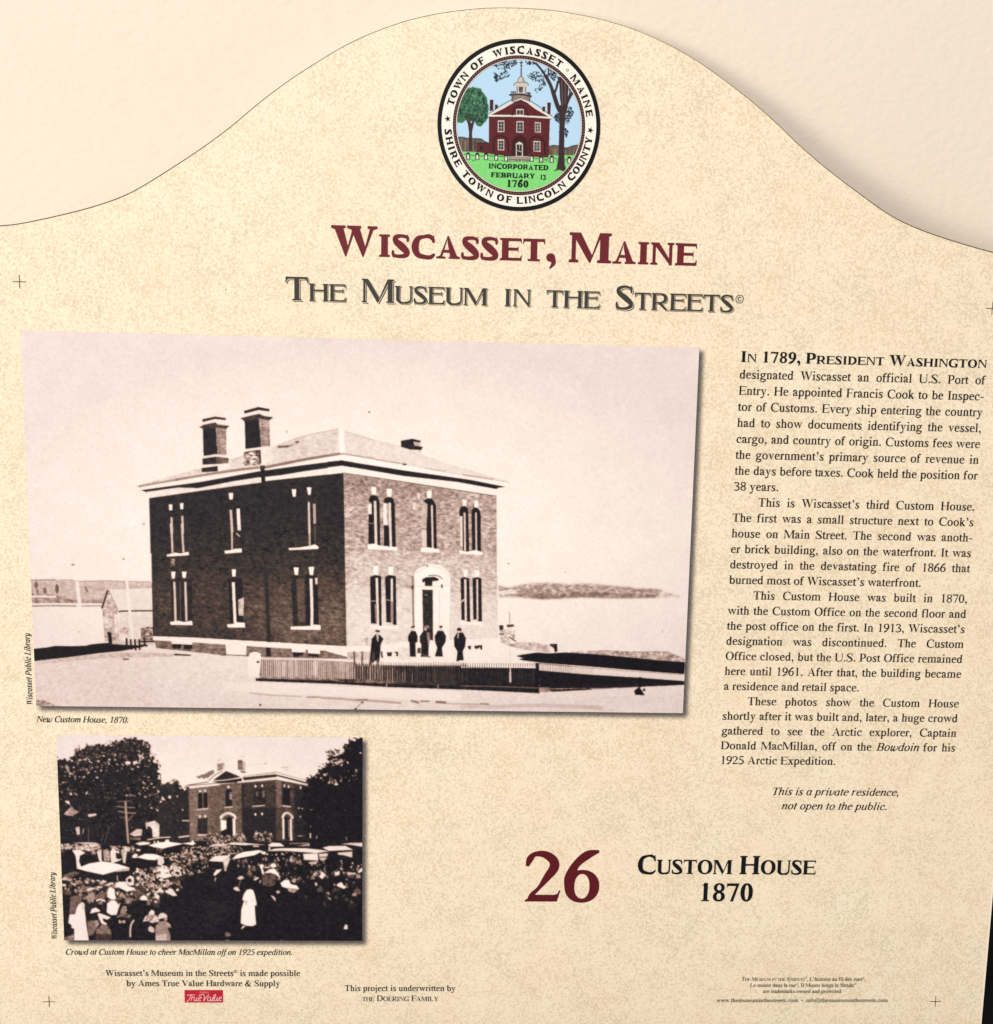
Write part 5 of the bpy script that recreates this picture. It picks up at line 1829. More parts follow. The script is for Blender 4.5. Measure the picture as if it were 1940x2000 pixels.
p #efe8dd 683,553 693,553 696,582 681,582
e #20242a 10.6 5.9 688,550
l #20242a 2.9 38,556 75,551 102,559 131,552 157,561 183,551 219,559 245,554 277,560 306,555
l #20242a 2.9 459,551 488,565 517,556 547,568 582,554 612,563
l #20242a 2.9 662,567 688,556 712,560
e #2e4a34 3.5 1.8 309,581
e #2e4a34 2.9 1.8 415,576
e #2e4a34 4.1 1.8 430,580
e #2e4a34 2.3 1.8 276,582
e #2e4a34 3.5 1.8 385,577
e #2e4a34 4.1 1.8 278,583
e #2e4a34 2.9 1.8 586,570
e #2e4a34 3.5 1.8 370,581
e #2e4a34 2.9 1.8 206,583
e #2e4a34 4.1 1.8 103,584
e #2e4a34 2.3 1.8 310,582
e #2e4a34 4.1 1.8 624,568
e #2e4a34 2.9 1.8 117,584
e #2e4a34 2.9 1.8 416,582
e #2e4a34 1.8 1.8 126,580
e #2e4a34 2.9 1.8 566,580
e #2e4a34 1.8 1.8 610,572
e #2e4a34 1.8 1.8 387,580
e #2e4a34 3.5 1.8 446,577
e #2e4a34 3.5 1.8 628,563
e #2e4a34 2.9 1.8 452,574
e #2e4a34 4.1 1.8 669,569
e #2e4a34 2.9 1.8 642,571
e #2e4a34 3.5 1.8 503,585
e #2e4a34 1.8 1.8 363,578
e #2e4a34 2.3 1.8 554,575
e #2e4a34 3.5 1.8 106,589
e #2e4a34 1.8 1.8 551,581
e #2e4a34 4.1 1.8 248,580
e #2e4a34 2.9 1.8 543,574
e #2e4a34 4.1 1.8 519,577
e #2e4a34 4.1 1.8 375,582
e #2e4a34 2.3 1.8 548,573
e #2e4a34 2.9 1.8 251,578
e #2e4a34 2.9 1.8 521,581
e #2e4a34 2.9 1.8 389,579
e #2e4a34 2.3 1.8 467,581
e #2e4a34 3.5 1.8 102,589
e #2e4a34 3.5 1.8 222,584
e #2e4a34 2.3 1.8 212,585
e #2e4a34 1.8 1.8 438,587
e #2e4a34 4.1 1.8 333,585
e #2e4a34 1.8 1.8 609,569
e #2e4a34 3.5 1.8 285,583
e #2e4a34 3.5 1.8 439,581
e #2e4a34 1.8 1.8 531,579
e #2e4a34 3.5 1.8 561,575
e #2e4a34 2.3 1.8 196,578
e #2e4a34 2.4 1.8 681,565
e #2e4a34 1.8 1.8 437,582
e #2e4a34 2.3 1.8 115,588
e #2e4a34 3.5 1.8 710,570
e #2e4a34 4.1 1.8 286,584
e #2e4a34 1.8 1.8 173,581
e #2e4a34 3.5 1.8 123,580
e #2e4a34 2.3 1.8 265,581
e #2e4a34 1.8 1.8 537,583
e #2e4a34 1.8 1.8 620,565
e #2e4a34 2.9 1.8 590,582
e #2e4a34 1.8 1.8 192,577""")
pic.a = pic.a*.6+blur(pic.a, 1)*.4
RR = SR*.768
print_mesh("courthouse_drawing", np.clip(pic.a, 0, 1), SX-38, SY-38, SX+38, SY+38, 0.17, printed, seal, keep=lambda x, y: (x-SX)**2+(y-SY)**2 < RR*RR)
t = Lettering()
sx = lambda q: SX-38+(q-214)/1.0
def seal_xy(x, y):                                  # seal drawing field, 1680 wide on the ring's width
    return SX+(x-922)/840*SR, SY+(y-985)/895*SR
for w_, xa, xb, y, cap in (("INCORPORATED", 612, 1236, 1440, 54), ("FEBRUARY", 640, 1098, 1531, 52), ("13", 1146, 1214, 1538, 50), ("1760", 800, 1034, 1628, 74)):
    x0, y0 = seal_xy(xa, y)
    t.put(runs(w_, SEALF), x0, y0, cap/895*SR/.662, seal_xy(xb, y)[0])
t.build("date_lettering", material("seal_date_ink", ink('#0e1a12'), 0.5, 0.1), seal, 0.27)

# ---------------------------------------------------------------- the two old photographs
SEPIA = [(0.0, '#0c0a0d'), (.06, '#211d24'), (.12, '#37302f'), (.2, '#523f37'), (.35, '#7f675d'), (.5, '#a58a7f'), (.65, '#c9aea3'), (.8, '#e6d4cb'), (.87, '#f1e1d9'), (.93, '#fbece3'), (.965, '#fff3ea'), (1.0, '#fffaf4')]
def aged(a, corner, res):
    """the print has gone pinkish and dull towards its corners"""
    H, W = a.shape[:2]
    y, x = np.mgrid[0:H, 0:W]
    u, v = x/W-.52, y/H-.52
    d = np.clip((u*u*1.6+v*v*2.2)*1.7, 0, 1)
    return np.clip(a*(1-corner*d), 0, 1), d

def photograph(name, script, x0, y0, x1, y1, res, corner, label, soft):
    p = Print(x1-x0, y1-y0, res)
    p.run(script)
    a = p.a*(1-soft)+blur(p.a, 1)*soft
    mot = blur(RNG.randn(*a.shape), 14)
    a = a*(1+mot/mot.std()*.006)
    a, d = aged(a, corner, res)
    g = RNG.randn(*a.shape)
    a = np.clip(a+(blur(g, 1)*.075+g*.016)*(.45+.8*a*(1-a)), 0, 1)
    rgb = tone_colours(a, SEPIA)
    tint = np.array([.985, .972, .99])
    rgb = rgb*(1-d[..., None]*(1-tint))
    return print_mesh(name, np.clip(rgb, 0, 1), x0, y0, x1, y1, 0.22, printed, sign, label)

def drop_shadow(parent, x0, y0, x1, y1, off, width):
    """the soft grey edge printed to the right of and below each picture"""
    res = 2.0
    W, H = int((x1-x0+24)*res), int((y1-y0+24)*res)
    Y, X = np.mgrid[0:H, 0:W]/res
    X, Y = X+x0-12, Y+y0-12
    m = ((X > x0+off) & (X < x1+off) & (Y > y0+off) & (Y < y1+off)).astype(float)
    al = blur(m, width*res*.55)*.74
    al = np.clip(al+(RNG.rand(H, W)-.5)*.34*al*(1-al)*2, 0, 1)
    rgb = np.broadcast_to(hexcol('#4b4650'), (H, W, 3))
    m_ = bpy.data.materials.get("printed_grey")
    if m_ is None:
        m_ = material("printed_grey", "ink", 0.5, 0.2)
        nt = m_.node_tree
        at = [q for q in nt.nodes if q.type == 'ATTRIBUTE'][0]
        nt.links.new(at.outputs["Alpha"], nt.nodes["Principled BSDF"].inputs["Alpha"])
    keep = lambda x, y: ~((x > x0+1) & (x < x1-2) & (y > y0+1) & (y < y1-2)) & ((x > x1-3) | (y > y1-3))
    print_mesh("printed_shade", rgb, x0-12, y0-12, x1+12, y1+12, 0.1, m_, parent, keep=keep, alpha=al)

P1 = """p .972 n.01 b5.0 5,-166 925,-190 4608,-287 4739,2036 -4,2038 -87,2040
p .74 n.07 b2.1 -9,1525 89,1528 151,1518 244,1519 347,1529 451,1519 555,1521 742,1523 762,1568 759,1685 447,1666 260,1666 -6,1670
p .56 n.18 b3.1 -10,1607 148,1615 260,1645 437,1642 436,1663 -10,1670
p .93 b2.1 0,1620 153,1620 152,1633 -1,1635
l .50 7.2 0,1525 151,1519
l .62 6.2 182,1519 265,1519
l .62 7.3 296,1528 451,1522 555,1523 742,1523
e .35 11.4 23.2 31,1556
e .35 12.4 20.7 84,1589
e .4 8.3 15.5 37,1595
e .32 12.4 31.1 159,1577
l .4 11.4 333,1559 348,1596
l .48 8.3 296,1581 300,1623
l .42 7.2 -5,1689 135,1684 275,1684
l .5 7.3 306,1684 431,1680
p .97 b0.5 -6,1696 433,1687 431,1909 -16,1958
p .90 n.02 475,1578 762,1562 758,1706 534,1707
p .70 n.18 b0.5 473,1580 531,1704 539,1907 444,1909 435,1690
p .9 n.1 b1.6 507,1737 531,1736 530,1849 509,1849
p .85 n.1 b1.6 450,1727 476,1726 473,1823 450,1823
l .16 12.5 474,1580 453,1639 433,1698
l .55 6.2 480,1583 531,1704
l .12 9.4 536,1715 596,1711 758,1707
p .87 n.05 541,1721 758,1717 754,1904 541,1907
p .7 n.2 b1.6 541,1811 599,1821 587,1864 540,1854
l .95 22.8 285,1528 292,1634 300,1689
l .95 17.7 592,1502 603,1661 620,1906
p .4 n.35 b1.0 672,1820 724,1808 756,1813 754,1904 670,1900
p .8 n.05 b1.0 497,1903 754,1899 753,1931 496,1935
p .89 n.035 b1.0 -35,2039 227,2011 542,1969 753,1937 878,1940 867,2414 -51,2424
p .03 n.01 -6,1961 83,1951 135,1940 229,1941 323,1937 365,1926 465,1916 496,1924 569,1928 674,1930 716,1932 674,1943 542,1969 400,1985 227,2011 -1,2041
l .04 23.0 477,1857 480,1922
e .04 13.6 11.5 473,1857
l .05 12.6 581,1885 582,1955
l .05 11.5 607,1890 610,1960
l .05 11.5 633,1890 637,1963
l .05 11.5 660,1890 663,1959
l .05 11.5 691,1878 695,1932
l .05 10.5 664,1906 754,1904
l .08 13.6 669,1931 711,1931
p .915 n.035 b2.2 743,1930 1340,1922 1436,2144 1912,2154 2706,2183 4246,2046 4260,2361 731,2401
p .93 b0.5 752,1872 879,1870 879,1892 751,1894
p .78 n.08 b2.1 279,2005 542,1977 877,1978 876,2000 436,2016 16,2060 17,2038
p .9 b1.6 690,1938 878,1946 877,1973 699,1970
l .15 8.4 556,2020 593,2020
p .7 n.3 b3.1 -8,2282 75,2303 121,2329 268,2339 -6,2342
p .97 b3.8 1187,2163 1435,2160 2018,2183 2706,2206 2707,2269 1942,2247 1186,2217
l .72 9.1 1352,2230 1487,2244 1601,2247 1684,2250
l .58 10.6 1714,2253 1805,2252
l .68 15.2 1805,2256 1942,2262 2018,2269 2133,2272 2324,2285
l .45 7.6 2026,2267 2110,2264
l .5 15.3 2385,2269 2438,2281
l .5 10.7 2446,2272 2507,2271
l .45 16.9 2545,2275 2614,2279
l .7 9.2 2614,2286 2860,2287
e .05 7.6 6.1 1419,2307
e .1 9.1 6.1 2030,2327
e .3 9.9 6.9 2072,2284
l .5 4.6 2030,2324 2072,2284
l .8 25.1 2708,2301 2917,2302 3212,2290 3635,2301
l .55 11.7 2833,2282 2892,2286
p .60 n.16 b6.6 2933,1505 2993,1525 3043,1514 3142,1493 3274,1487 3383,1498 3482,1488 3691,1501 3859,1515 3984,1517 4011,1559 3945,1572 3694,1579 3485,1577 3277,1589 3227,1598 3161,1585 2945,1585
p .46 n.14 b6.6 3069,1561 3276,1562 3526,1545 3776,1550 3977,1555 3970,1574 3694,1580 3485,1579 3227,1596 3078,1583
p .8 n.1 b2.5 3993,1534 4103,1553 4104,1572 3945,1575
p .85 n.1 b2.5 2936,1547 3043,1532 3060,1557 2936,1576
p .76 n.14 b1.7 2951,1881 3168,1874 3277,1894 3278,1940 3102,1924 2960,1911
p .66 n.2 b2.5 3354,1939 3622,1920 3790,1925 4043,1923 4155,1966 4157,1996 3961,1986 3750,1963 3539,1947
p .1 2947,1768 2974,1767 2974,1797 2948,1800
p .15 n.1 2994,1763 3042,1760 3042,1775 2999,1781
p .8 n.2 2949,1801 3049,1783 3051,1884 2959,1885
p .4 2948,1818 2979,1818 2979,1831 2948,1832
l .25 6.7 3008,1842 3059,1871
l .45 4.2 3009,1679 3016,1758
p .1 n.1 3273,1885 3323,1882 3328,1931 3310,1940 3302,1910 3279,1898
l .3 6.7 2985,1902 3051,1894
p .985 b0.8 2370,1910 2951,1877 3052,1914 3203,1941 3053,1985 3238,2008 3239,2059 2371,2037
p .03 n.01 3049,1964 3194,1941 3270,1946 3370,1939 3538,1945 3749,1961 3961,1980 4161,1992 4160,2071 3795,2051 3541,2030 3238,2010 3058,1990 3108,1980
p .93 3205,2009 3541,2030 4160,2073 4162,2118 3206,2077
l 0.35 2.5 3211,2007 3213,2077
l 0.35 2.5 3221,2008 3223,2077
l 0.35 2.5 3232,2008 3234,2077
l 0.35 2.5 3242,2009 3244,2078
l 0.35 2.5 3253,2010 3255,2078
l 0.35 2.5 3263,2011 3265,2079
l 0.35 2.5 3274,2012 3276,2079
l 0.35 2.5 3284,2013 3286,2079
l 0.35 2.5 3295,2014 3297,2080
l 0.35 2.5 3305,2014 3307,2081
l 0.35 2.5 3316,2015 3318,2081
l 0.35 2.5 3326,2016 3328,2081
l 0.35 2.5 3337,2016 3339,2082
l 0.35 2.5 3347,2017 3349,2082
l 0.35 2.5 3358,2019 3360,2083
l 0.35 2.5 3368,2019 3370,2083
l 0.35 2.5 3379,2020 3381,2083
l 0.35 2.5 3390,2021 3391,2084
l 0.35 2.5 3400,2022 3402,2085
l 0.35 2.5 3411,2022 3412,2084
l 0.35 2.5 3422,2023 3423,2085
l 0.60 2.5 3423,2023 3425,2085
l 0.60 2.5 3436,2025 3438,2086
l 0.60 2.5 3448,2025 3450,2086
l 0.60 2.5 3461,2027 3463,2086
l 0.60 2.5 3474,2027 3476,2087
l 0.60 2.5 3486,2028 3488,2088
l 0.60 2.5 3499,2030 3501,2088
l 0.60 2.5 3512,2030 3514,2089
l 0.60 2.5 3524,2031 3526,2089
l 0.60 2.5 3537,2033 3539,2090
l 0.60 2.5 3550,2033 3552,2090
l 0.60 2.5 3562,2034 3564,2091
l .3 4.2 3209,2013 3423,2031
l .5 3.4 3210,2068 3543,2083 4158,2118
l .55 3.4 3423,2031 3795,2056 4156,2075
p .04 n.01 3206,2058 3543,2083 3864,2098 4162,2118 4163,2142 4095,2147 3630,2171 3218,2196
p .5 n.2 3217,2172 3587,2157 3883,2149 3884,2162 3546,2188 3218,2205
p .05 n.02 3545,2145 4095,2130 4095,2147 3630,2171 3293,2176 3251,2166
p .06 3276,2185 3546,2173 3563,2182 3293,2197
p .93 b0.8 3210,2210 3630,2176 4138,2146 4168,2146 4170,2202 3463,2236
p .03 3835,2184 3867,2158 3885,2184 3905,2166 3909,2188 3885,2184 3907,2215 3843,2213
l .03 16.9 3868,2094 3874,2162
p .085 n.025 753,1018 1957,847 1973,1919 1470,1895 999,1875 748,1871
p .085 n.025 745,998 1054,946 1451,880 1954,817 1963,1248 745,1344
k 753,1018 1957,847 1973,1919 1470,1895 999,1875 748,1871
p .10 n.05 b190.8 766,1225 1963,1158 1971,1915 1470,1898 999,1875 750,1870
p .125 n.06 b176.7 762,1374 1964,1308 1971,1915 1470,1898 999,1875 750,1870
p .175 n.08 b147.7 758,1523 999,1489 1236,1523 1445,1482 1966,1443 1971,1915 1470,1898 999,1875 750,1870
p .25 n.09 b134.0 1324,1590 1630,1554 1967,1519 1969,1908 1493,1891 1321,1871
p .31 n.1 b89.9 1562,1738 1967,1640 1969,1908 1560,1906
k
l .10 25.3 1460,1429 1469,1587 1475,1769 1478,1907
p .45 n.15 b4.4 873,1375 895,1375 894,1416 868,1424
p .09 n.03 b0.7 867,1506 999,1501 998,1773 867,1775
p .07 n.02 b0.7 1228,1489 1315,1488 1318,1772 1231,1782
p .09 n.04 b0.7 1623,1472 1720,1466 1726,1787 1630,1791
p .06 n.02 b0.7 1717,1466 1788,1469 1795,1781 1723,1787
p .25 n.06 b2.2 1653,1486 1705,1485 1711,1766 1666,1767
p .78 n.1 1287,1629 1323,1612 1319,1730 1289,1728
p .06 1274,1746 1321,1745 1322,1772 1277,1776
l .82 13.3 889,1521 891,1642 891,1772
l .82 13.3 958,1520 959,1641 960,1769
l .3 5.9 925,1521 923,1762
l .96 17.8 1258,1517 1262,1651 1266,1779
l .94 17.9 1746,1486 1751,1643 1751,1790
l .85 14.9 1780,1480 1781,1522
p 1 871,1457 898,1456 892,1500 874,1499
p 1 938,1456 967,1455 960,1496 943,1496
p 1 1250,1436 1276,1435 1272,1482 1252,1481
p 1 1637,1417 1670,1417 1664,1465 1646,1465
p 1 1732,1412 1767,1411 1759,1463 1739,1464
p 1 846,1350 899,1336 929,1341 984,1329 984,1351 847,1362
p 1 1206,1320 1254,1313 1273,1305 1313,1303 1315,1327 1209,1337
p 1 1607,1295 1669,1291 1744,1278 1773,1268 1796,1285 1792,1297 1610,1308
p 1 856,1777 912,1768 942,1776 994,1767 999,1795 859,1796
p 1 1215,1787 1255,1784 1270,1772 1326,1775 1329,1806 1218,1807
p 1 1615,1796 1749,1790 1764,1780 1805,1783 1806,1815 1618,1815
l .78 12.5 875,1156 881,1252 882,1338
l .78 12.5 944,1155 947,1251 951,1334
l .7 11.8 1253,1149 1254,1313
l .7 10.4 1737,1140 1740,1282
l .78 12.5 881,1115 883,1215
l .78 12.5 948,1104 950,1214
l .78 14.7 1249,1062 1256,1201
l .97 20.6 1295,1053 1297,1111 1300,1189
l .82 12.6 1735,1005 1738,1200
l .66 16.3 1769,1015 1772,1139
l .9 16.2 1297,1148 1302,1185
l .7 8.9 1281,1208 1303,1228
l .35 4.5 1772,1147 1773,1274
p 1 866,1036 888,1034 886,1071 868,1072
p 1 935,1027 956,1025 954,1064 937,1064
p 1 1237,957 1265,956 1262,997 1242,997
p 1 1629,927 1657,925 1653,973 1636,973
p 1 1723,913 1751,912 1747,957 1732,961
p .38 n.12 752,1890 887,1900 1200,1915 1335,1924 1620,1936 1982,1950 2012,2000 1424,1996 1184,1986 767,1946
p .97 1204,1911 1336,1920 1333,1984 1207,1981
p .97 861,1896 995,1898 995,1921 864,1919
p .05 868,1919 924,1918 923,1947 871,1950
p .05 939,1922 995,1921 994,1949 938,1953
p .98 1620,1932 1711,1934 1710,1961 1624,1960
p .98 1726,1934 1802,1941 1802,1970 1725,1966
p .06 1628,1962 1697,1964 1695,1977 1654,1990 1631,1993
p .06 1725,1968 1795,1972 1793,1992 1729,1986
l .07 28.5 1473,1922 1475,1991
p .985 746,1870 999,1875 1470,1898 1975,1918 2016,1921 2016,1953 1967,1955 1470,1932 999,1906 749,1896
p .15 n.1 b1.5 885,1980 990,1986 974,1994 870,1992
p .4 n.2 b1.5 1169,1974 1207,1981 1199,1991 1169,1988
p .62 n.16 1952,815 2326,841 2913,943 2936,1868 1971,1920
k 1952,815 2326,841 2913,943 2936,1868 1971,1920
p .52 n.16 b22.2 1956,823 2326,852 2669,912 2595,973 2297,949 1956,955
p .74 n.12 b52.2 1963,1313 2924,1319 2942,1853 2744,1879 1971,1916
p .84 n.07 b45.0 1963,1539 2934,1569 2942,1853 2744,1879 1971,1916
p .88 n.05 b30.1 1967,1706 2938,1691 2942,1853 2744,1879 1971,1916
k
l .92 4.5 2918,952 2942,1845
p .9 n.1 b1.5 2412,935 2435,935 2428,968 2416,965
p .9 n.1 b1.5 2387,995 2405,995 2402,1043 2391,1036
p .05 2108,991 2116,961 2137,950 2163,959 2178,992 2184,1279 2109,1273 2108,1071 2128,1071 2127,1004
p .05 2201,996 2210,970 2234,960 2260,968 2273,1000 2282,1281 2206,1271 2205,1142 2239,1137 2234,1003 2216,1002
p .68 n.08 2443,994 2473,997 2482,1161 2441,1162
p .8 2441,1162 2474,1161 2476,1274 2449,1274
l .3 4.5 2437,1160 2482,1160
p .05 2451,984 2476,966 2506,967 2532,1004 2541,1289 2478,1277 2474,1161 2480,1005
p .05 2679,1039 2689,1017 2712,1009 2735,1023 2747,1303 2705,1296 2700,1075 2682,1075
p .05 2756,1045 2764,1023 2785,1017 2806,1030 2816,1061 2821,1301 2765,1290
p .93 2104,1012 2127,1008 2127,1072 2106,1073
p .94 2202,1004 2222,1004 2225,1140 2202,1141
l .85 16.3 2149,989 2153,1122 2157,1283
l .85 14.9 2241,998 2246,1158 2250,1278
l .82 11.9 2506,1008 2511,1153 2515,1282
l .82 12.0 2713,1052 2720,1293
l .8 10.5 2785,1049 2792,1292
l .6 4.5 2108,1129 2146,1130
l .7 4.5 2205,1138 2239,1140
p .9 2687,1075 2699,1075 2704,1262 2691,1262
p .99 2126,904 2157,903 2155,948 2140,953 2128,946
p .99 2220,912 2255,911 2251,961 2227,963
p .99 2472,922 2505,919 2503,963 2476,966
p .99 2699,969 2725,970 2723,1009 2702,1009
p .99 2772,975 2800,976 2798,1016 2776,1017
p .99 2101,1262 2150,1258 2180,1270 2292,1277 2294,1299 2104,1294
p .99 2440,1278 2487,1275 2556,1286 2556,1307 2442,1304
p .99 2682,1289 2735,1298 2788,1286 2833,1301 2832,1318 2686,1313
p .05 2119,1470 2151,1456 2190,1464 2194,1781 2182,1781 2167,1768 2126,1768
p .05 2214,1468 2241,1454 2283,1462 2289,1775 2273,1775 2257,1761 2224,1759
p .06 2694,1470 2715,1461 2750,1469 2761,1749 2742,1749 2727,1739 2704,1737
p .06 2770,1469 2798,1459 2827,1468 2836,1745 2814,1744 2801,1733 2779,1732
l .92 15.0 2162,1475 2166,1611 2171,1781
l .9 13.5 2257,1477 2261,1763
l .88 13.6 2724,1475 2732,1740
l .88 10.6 2800,1474 2807,1735
l .6 6.0 2125,1624 2159,1623
l .6 6.0 2219,1614 2257,1618
p .5 n.1 b1.5 2148,1642 2163,1642 2165,1760 2156,1760
p .5 n.1 b1.5 2253,1625 2264,1625 2267,1759 2257,1759
l .9 7.6 2699,1622 2721,1603
p .99 2139,1400 2171,1399 2170,1454 2142,1454
p .99 2234,1402 2267,1402 2265,1454 2238,1455
p .99 2711,1412 2738,1411 2736,1458 2714,1458
p .99 2785,1416 2813,1415 2812,1458 2788,1459
p .985 2120,1776 2182,1783 2303,1779 2305,1802 2122,1801
p .985 2697,1737 2758,1749 2838,1750 2839,1771 2697,1765
p .99 2406,1870 2402,1441 2421,1414 2473,1391 2510,1379 2563,1389 2616,1426 2629,1460 2627,1866
l .8 4.5 2410,1441 2477,1402 2518,1394 2586,1419 2624,1460
p .06 2450,1479 2474,1466 2526,1462 2558,1476 2549,1488 2516,1489 2514,1524 2468,1523 2467,1494 2452,1502
l .45 7.5 2489,1455 2549,1455 2578,1476
l .8 3.8 2561,1544 2564,1774
l .8 3.8 2399,1524 2625,1519
p .10 n.05 2451,1546 2518,1545 2524,1870 2461,1871
l .6 6.0 2467,1580 2486,1580
l .45 12.0 2389,1460 2394,1669 2398,1776
e .2 9.0 13.6 2389,1532
e .3 6.0 5.3 2481,1393
e .4 7.5 15.1 2576,1521
p .98 b0.8 1775,1921 2130,1912 2334,1884 2950,1849 2974,1918 3035,1925 3097,1955 3037,1975 3114,1998 2839,2028 2191,2045 1850,1954
p .75 n.1 1975,1953 2130,1950 2130,2007 1975,2009
p .9 n.05 b1.5 2304,1923 2380,1922 2380,2000 2304,2001
p .08 2228,1954 2262,1952 2259,1978 2233,1980
p .1 2270,1951 2301,1948 2301,1979 2289,1979 2287,1958
p .1 2745,1906 2769,1903 2766,1929 2753,1926
p .1 2789,1903 2841,1897 2841,1928 2829,1929 2827,1912 2808,1924 2791,1921
p .7 n.1 b1.5 2084,1865 2107,1857 2111,1907 2088,1907
p .05 n.02 2131,1866 2156,1837 2182,1840 2207,1867 2189,1902 2187,1950 2176,2053 2164,2010 2149,2012 2115,2046 2124,1949
l .06 10.6 2194,1948 2198,1987
p .75 2160,1837 2176,1837 2173,1887 2166,1879
e .75 8.3 9.8 2167,1830
p .06 2150,1819 2159,1810 2176,1810 2187,1822 2175,1824
p .05 n.02 2363,1847 2383,1811 2413,1814 2425,1849 2423,1883 2411,1891 2415,1980 2377,1980 2372,1888 2363,1876
e .8 8.3 10.6 2394,1801
p .05 2381,1784 2405,1776 2407,1790 2383,1793
p .06 n.03 2438,1846 2461,1810 2493,1813 2504,1859 2495,1921 2496,1981 2446,1980 2448,1898 2439,1883
p .5 n.1 2481,1821 2500,1821 2505,1867 2494,1913
e .7 9.1 12.1 2474,1798
p .5 2465,1781 2492,1773 2501,1790 2477,1796
p .05 n.02 2533,1845 2553,1808 2587,1808 2607,1844 2604,1881 2581,1921 2589,1977 2536,1976 2551,1920 2537,1882
e .8 8.3 10.6 2572,1795
p .05 2561,1778 2582,1775 2583,1789 2562,1789
p .05 n.02 2657,1853 2677,1820 2713,1816 2735,1856 2730,1910 2715,1942 2723,2000 2701,2000 2675,2008 2681,1941 2660,1907
e .8 9.9 10.6 2692,1810
p .05 2675,1801 2682,1787 2700,1788 2708,1808 2675,1807
p .8 2681,1823 2689,1822 2686,1856 2680,1856
p .2 n.1 2425,1922 2444,1921 2445,1956 2422,1957
l .3 6.1 2449,1964 2510,1982
p .83 n.07 660,928 873,862 1071,805 1527,662 1703,595 1923,545 1945,701 1430,814 682,935
p .875 n.04 1927,546 1963,567 2310,647 2592,743 2997,855 2593,810 1941,702 1897,707
l .995 33.8 1938,544 1942,697
l .72 5.9 1534,662 1703,597 1923,547
l .75 7.3 1963,563 2147,614
l .85 5.9 2147,614 2310,647
p .995 1853,721 1941,708 2325,760 2668,819 2997,855 2968,887 2743,847 2326,797 1941,744 1853,753
p .98 662,932 1070,865 1430,812 1717,758 1938,730 1960,730 1960,744 1717,776 1430,823 1070,891 692,952
p .06 n.02 696,950 1070,891 1430,818 1717,773 1937,741 2015,751 2015,784 1937,778 1716,812 1569,840 1429,858 1275,883 1054,931 743,967
p .93 n.05 732,960 923,930 1054,931 1275,883 1429,856 1444,887 1054,948 746,998
p .95 n.03 1458,879 1569,840 1716,814 1937,779 2015,784 2015,823 1954,817 1716,845
l .05 24.9 1445,784 1452,828 1453,883
l .8 7.4 1908,779 1915,811
l .55 13.1 682,928 909,883 1070,858
l .45 16.1 909,883 1070,854 1276,817 1430,796
l .4 16.1 1445,799 1570,771 1717,739 1930,700
l .95 5.1 924,890 1070,861 1276,828 1430,805
l .5 8.8 1853,711 1949,700
l .6 8.8 1949,700 2148,727
l .62 8.1 2148,731 2333,756
l .7 7.4 2459,779 2593,796
l .62 8.2 2698,814 2892,841
l .75 6.0 2892,842 2997,856
e .2 14.8 5.9 2333,758
p .05 n.02 1853,751 1941,742 2326,795 2743,845 2923,877 2969,885 2923,892 2912,901 2669,861 2326,830 1941,773 1853,785
p .975 1853,787 1941,774 2326,833 2669,864 2914,901 2917,943 2297,861 1941,817 1853,831
l .3 4.4 1952,818 2297,862 2913,944
p .065 n.02 1085,541 1164,525 1173,726 1086,732
p .52 n.14 1164,532 1227,553 1228,723 1173,724
p .06 1083,507 1161,489 1228,497 1226,509 1160,504 1085,525
p .96 1085,525 1160,506 1226,511 1226,532 1165,526 1091,539
p .14 n.06 1062,554 1120,533 1164,525 1179,540 1249,543 1230,561 1178,556 1090,568
l .7 5.8 1171,534 1229,542
p .94 1081,734 1160,719 1228,725 1227,740 1160,733 1081,745
p .1 n.05 1078,748 1160,734 1173,779 1080,786
p .3 n.14 1160,734 1242,741 1238,773 1173,779
p .96 1078,789 1173,781 1240,774 1251,797 1203,817 1173,823 1174,794 1073,803
p .08 n.03 1071,807 1172,791 1173,824 1075,833
p .065 n.02 1342,509 1430,483 1443,669 1345,684
p .52 n.15 1432,487 1493,493 1499,664 1443,668
p .06 1338,451 1427,425 1497,436 1494,451 1427,444 1343,468
p .96 1343,468 1427,446 1496,452 1495,479 1435,471 1346,490
p .14 n.06 1317,495 1397,474 1432,466 1463,479 1518,485 1497,505 1433,494 1342,515
p .96 1345,690 1446,671 1505,672 1504,690 1446,688 1343,702
p .55 n.45 1334,703 1436,685 1439,779 1329,788
p .94 n.06 1440,690 1508,695 1527,742 1439,783
l .15 13.2 1431,686 1436,770
l .25 7.3 1336,706 1413,692
p .28 n.1 1543,663 1607,653 1673,623 1678,635 1607,669 1547,673
p .8 1600,646 1644,634 1659,643 1614,658
p .1 n.03 1432,785 1467,784 1459,813 1434,807
p .06 n.02 2308,612 2380,598 2432,609 2429,622 2388,617 2395,638 2447,648 2436,667 2369,666 2310,650
p .72 n.08 2386,618 2428,625 2433,640 2395,642
l .6 8.9 2425,670 2429,682
e .3 5.9 5.9 2111,441
e .1 4.5 4.5 2999,1370
l .4 3.4 4002,1782 4004,1801
e .4 3.3 3.3 3364,1419
e .7 5.9 10.2 1600,573
e .75 10.3 10.3 709,1159
e .6 11.4 7.2 263,1423
e .5 7.3 6.2 577,1382
e .6 6.3 4.2 290,1849
p .985 b0.8 1343,2005 1357,1971 1387,1960 1423,1971 1429,2000 1417,2119 1347,2126
e .2 10.5 7.5 1407,2027
p .5 n.12 1426,2009 1731,2009 1730,2144 1413,2137
p .48 n.12 1716,2009 2018,2019 2018,2156 1715,2144
p .42 n.16 b4.5 1685,2110 1912,2076 2200,2072 2201,2162 1685,2145
p .33 n.1 2018,2032 2398,2040 2399,2167 2018,2156
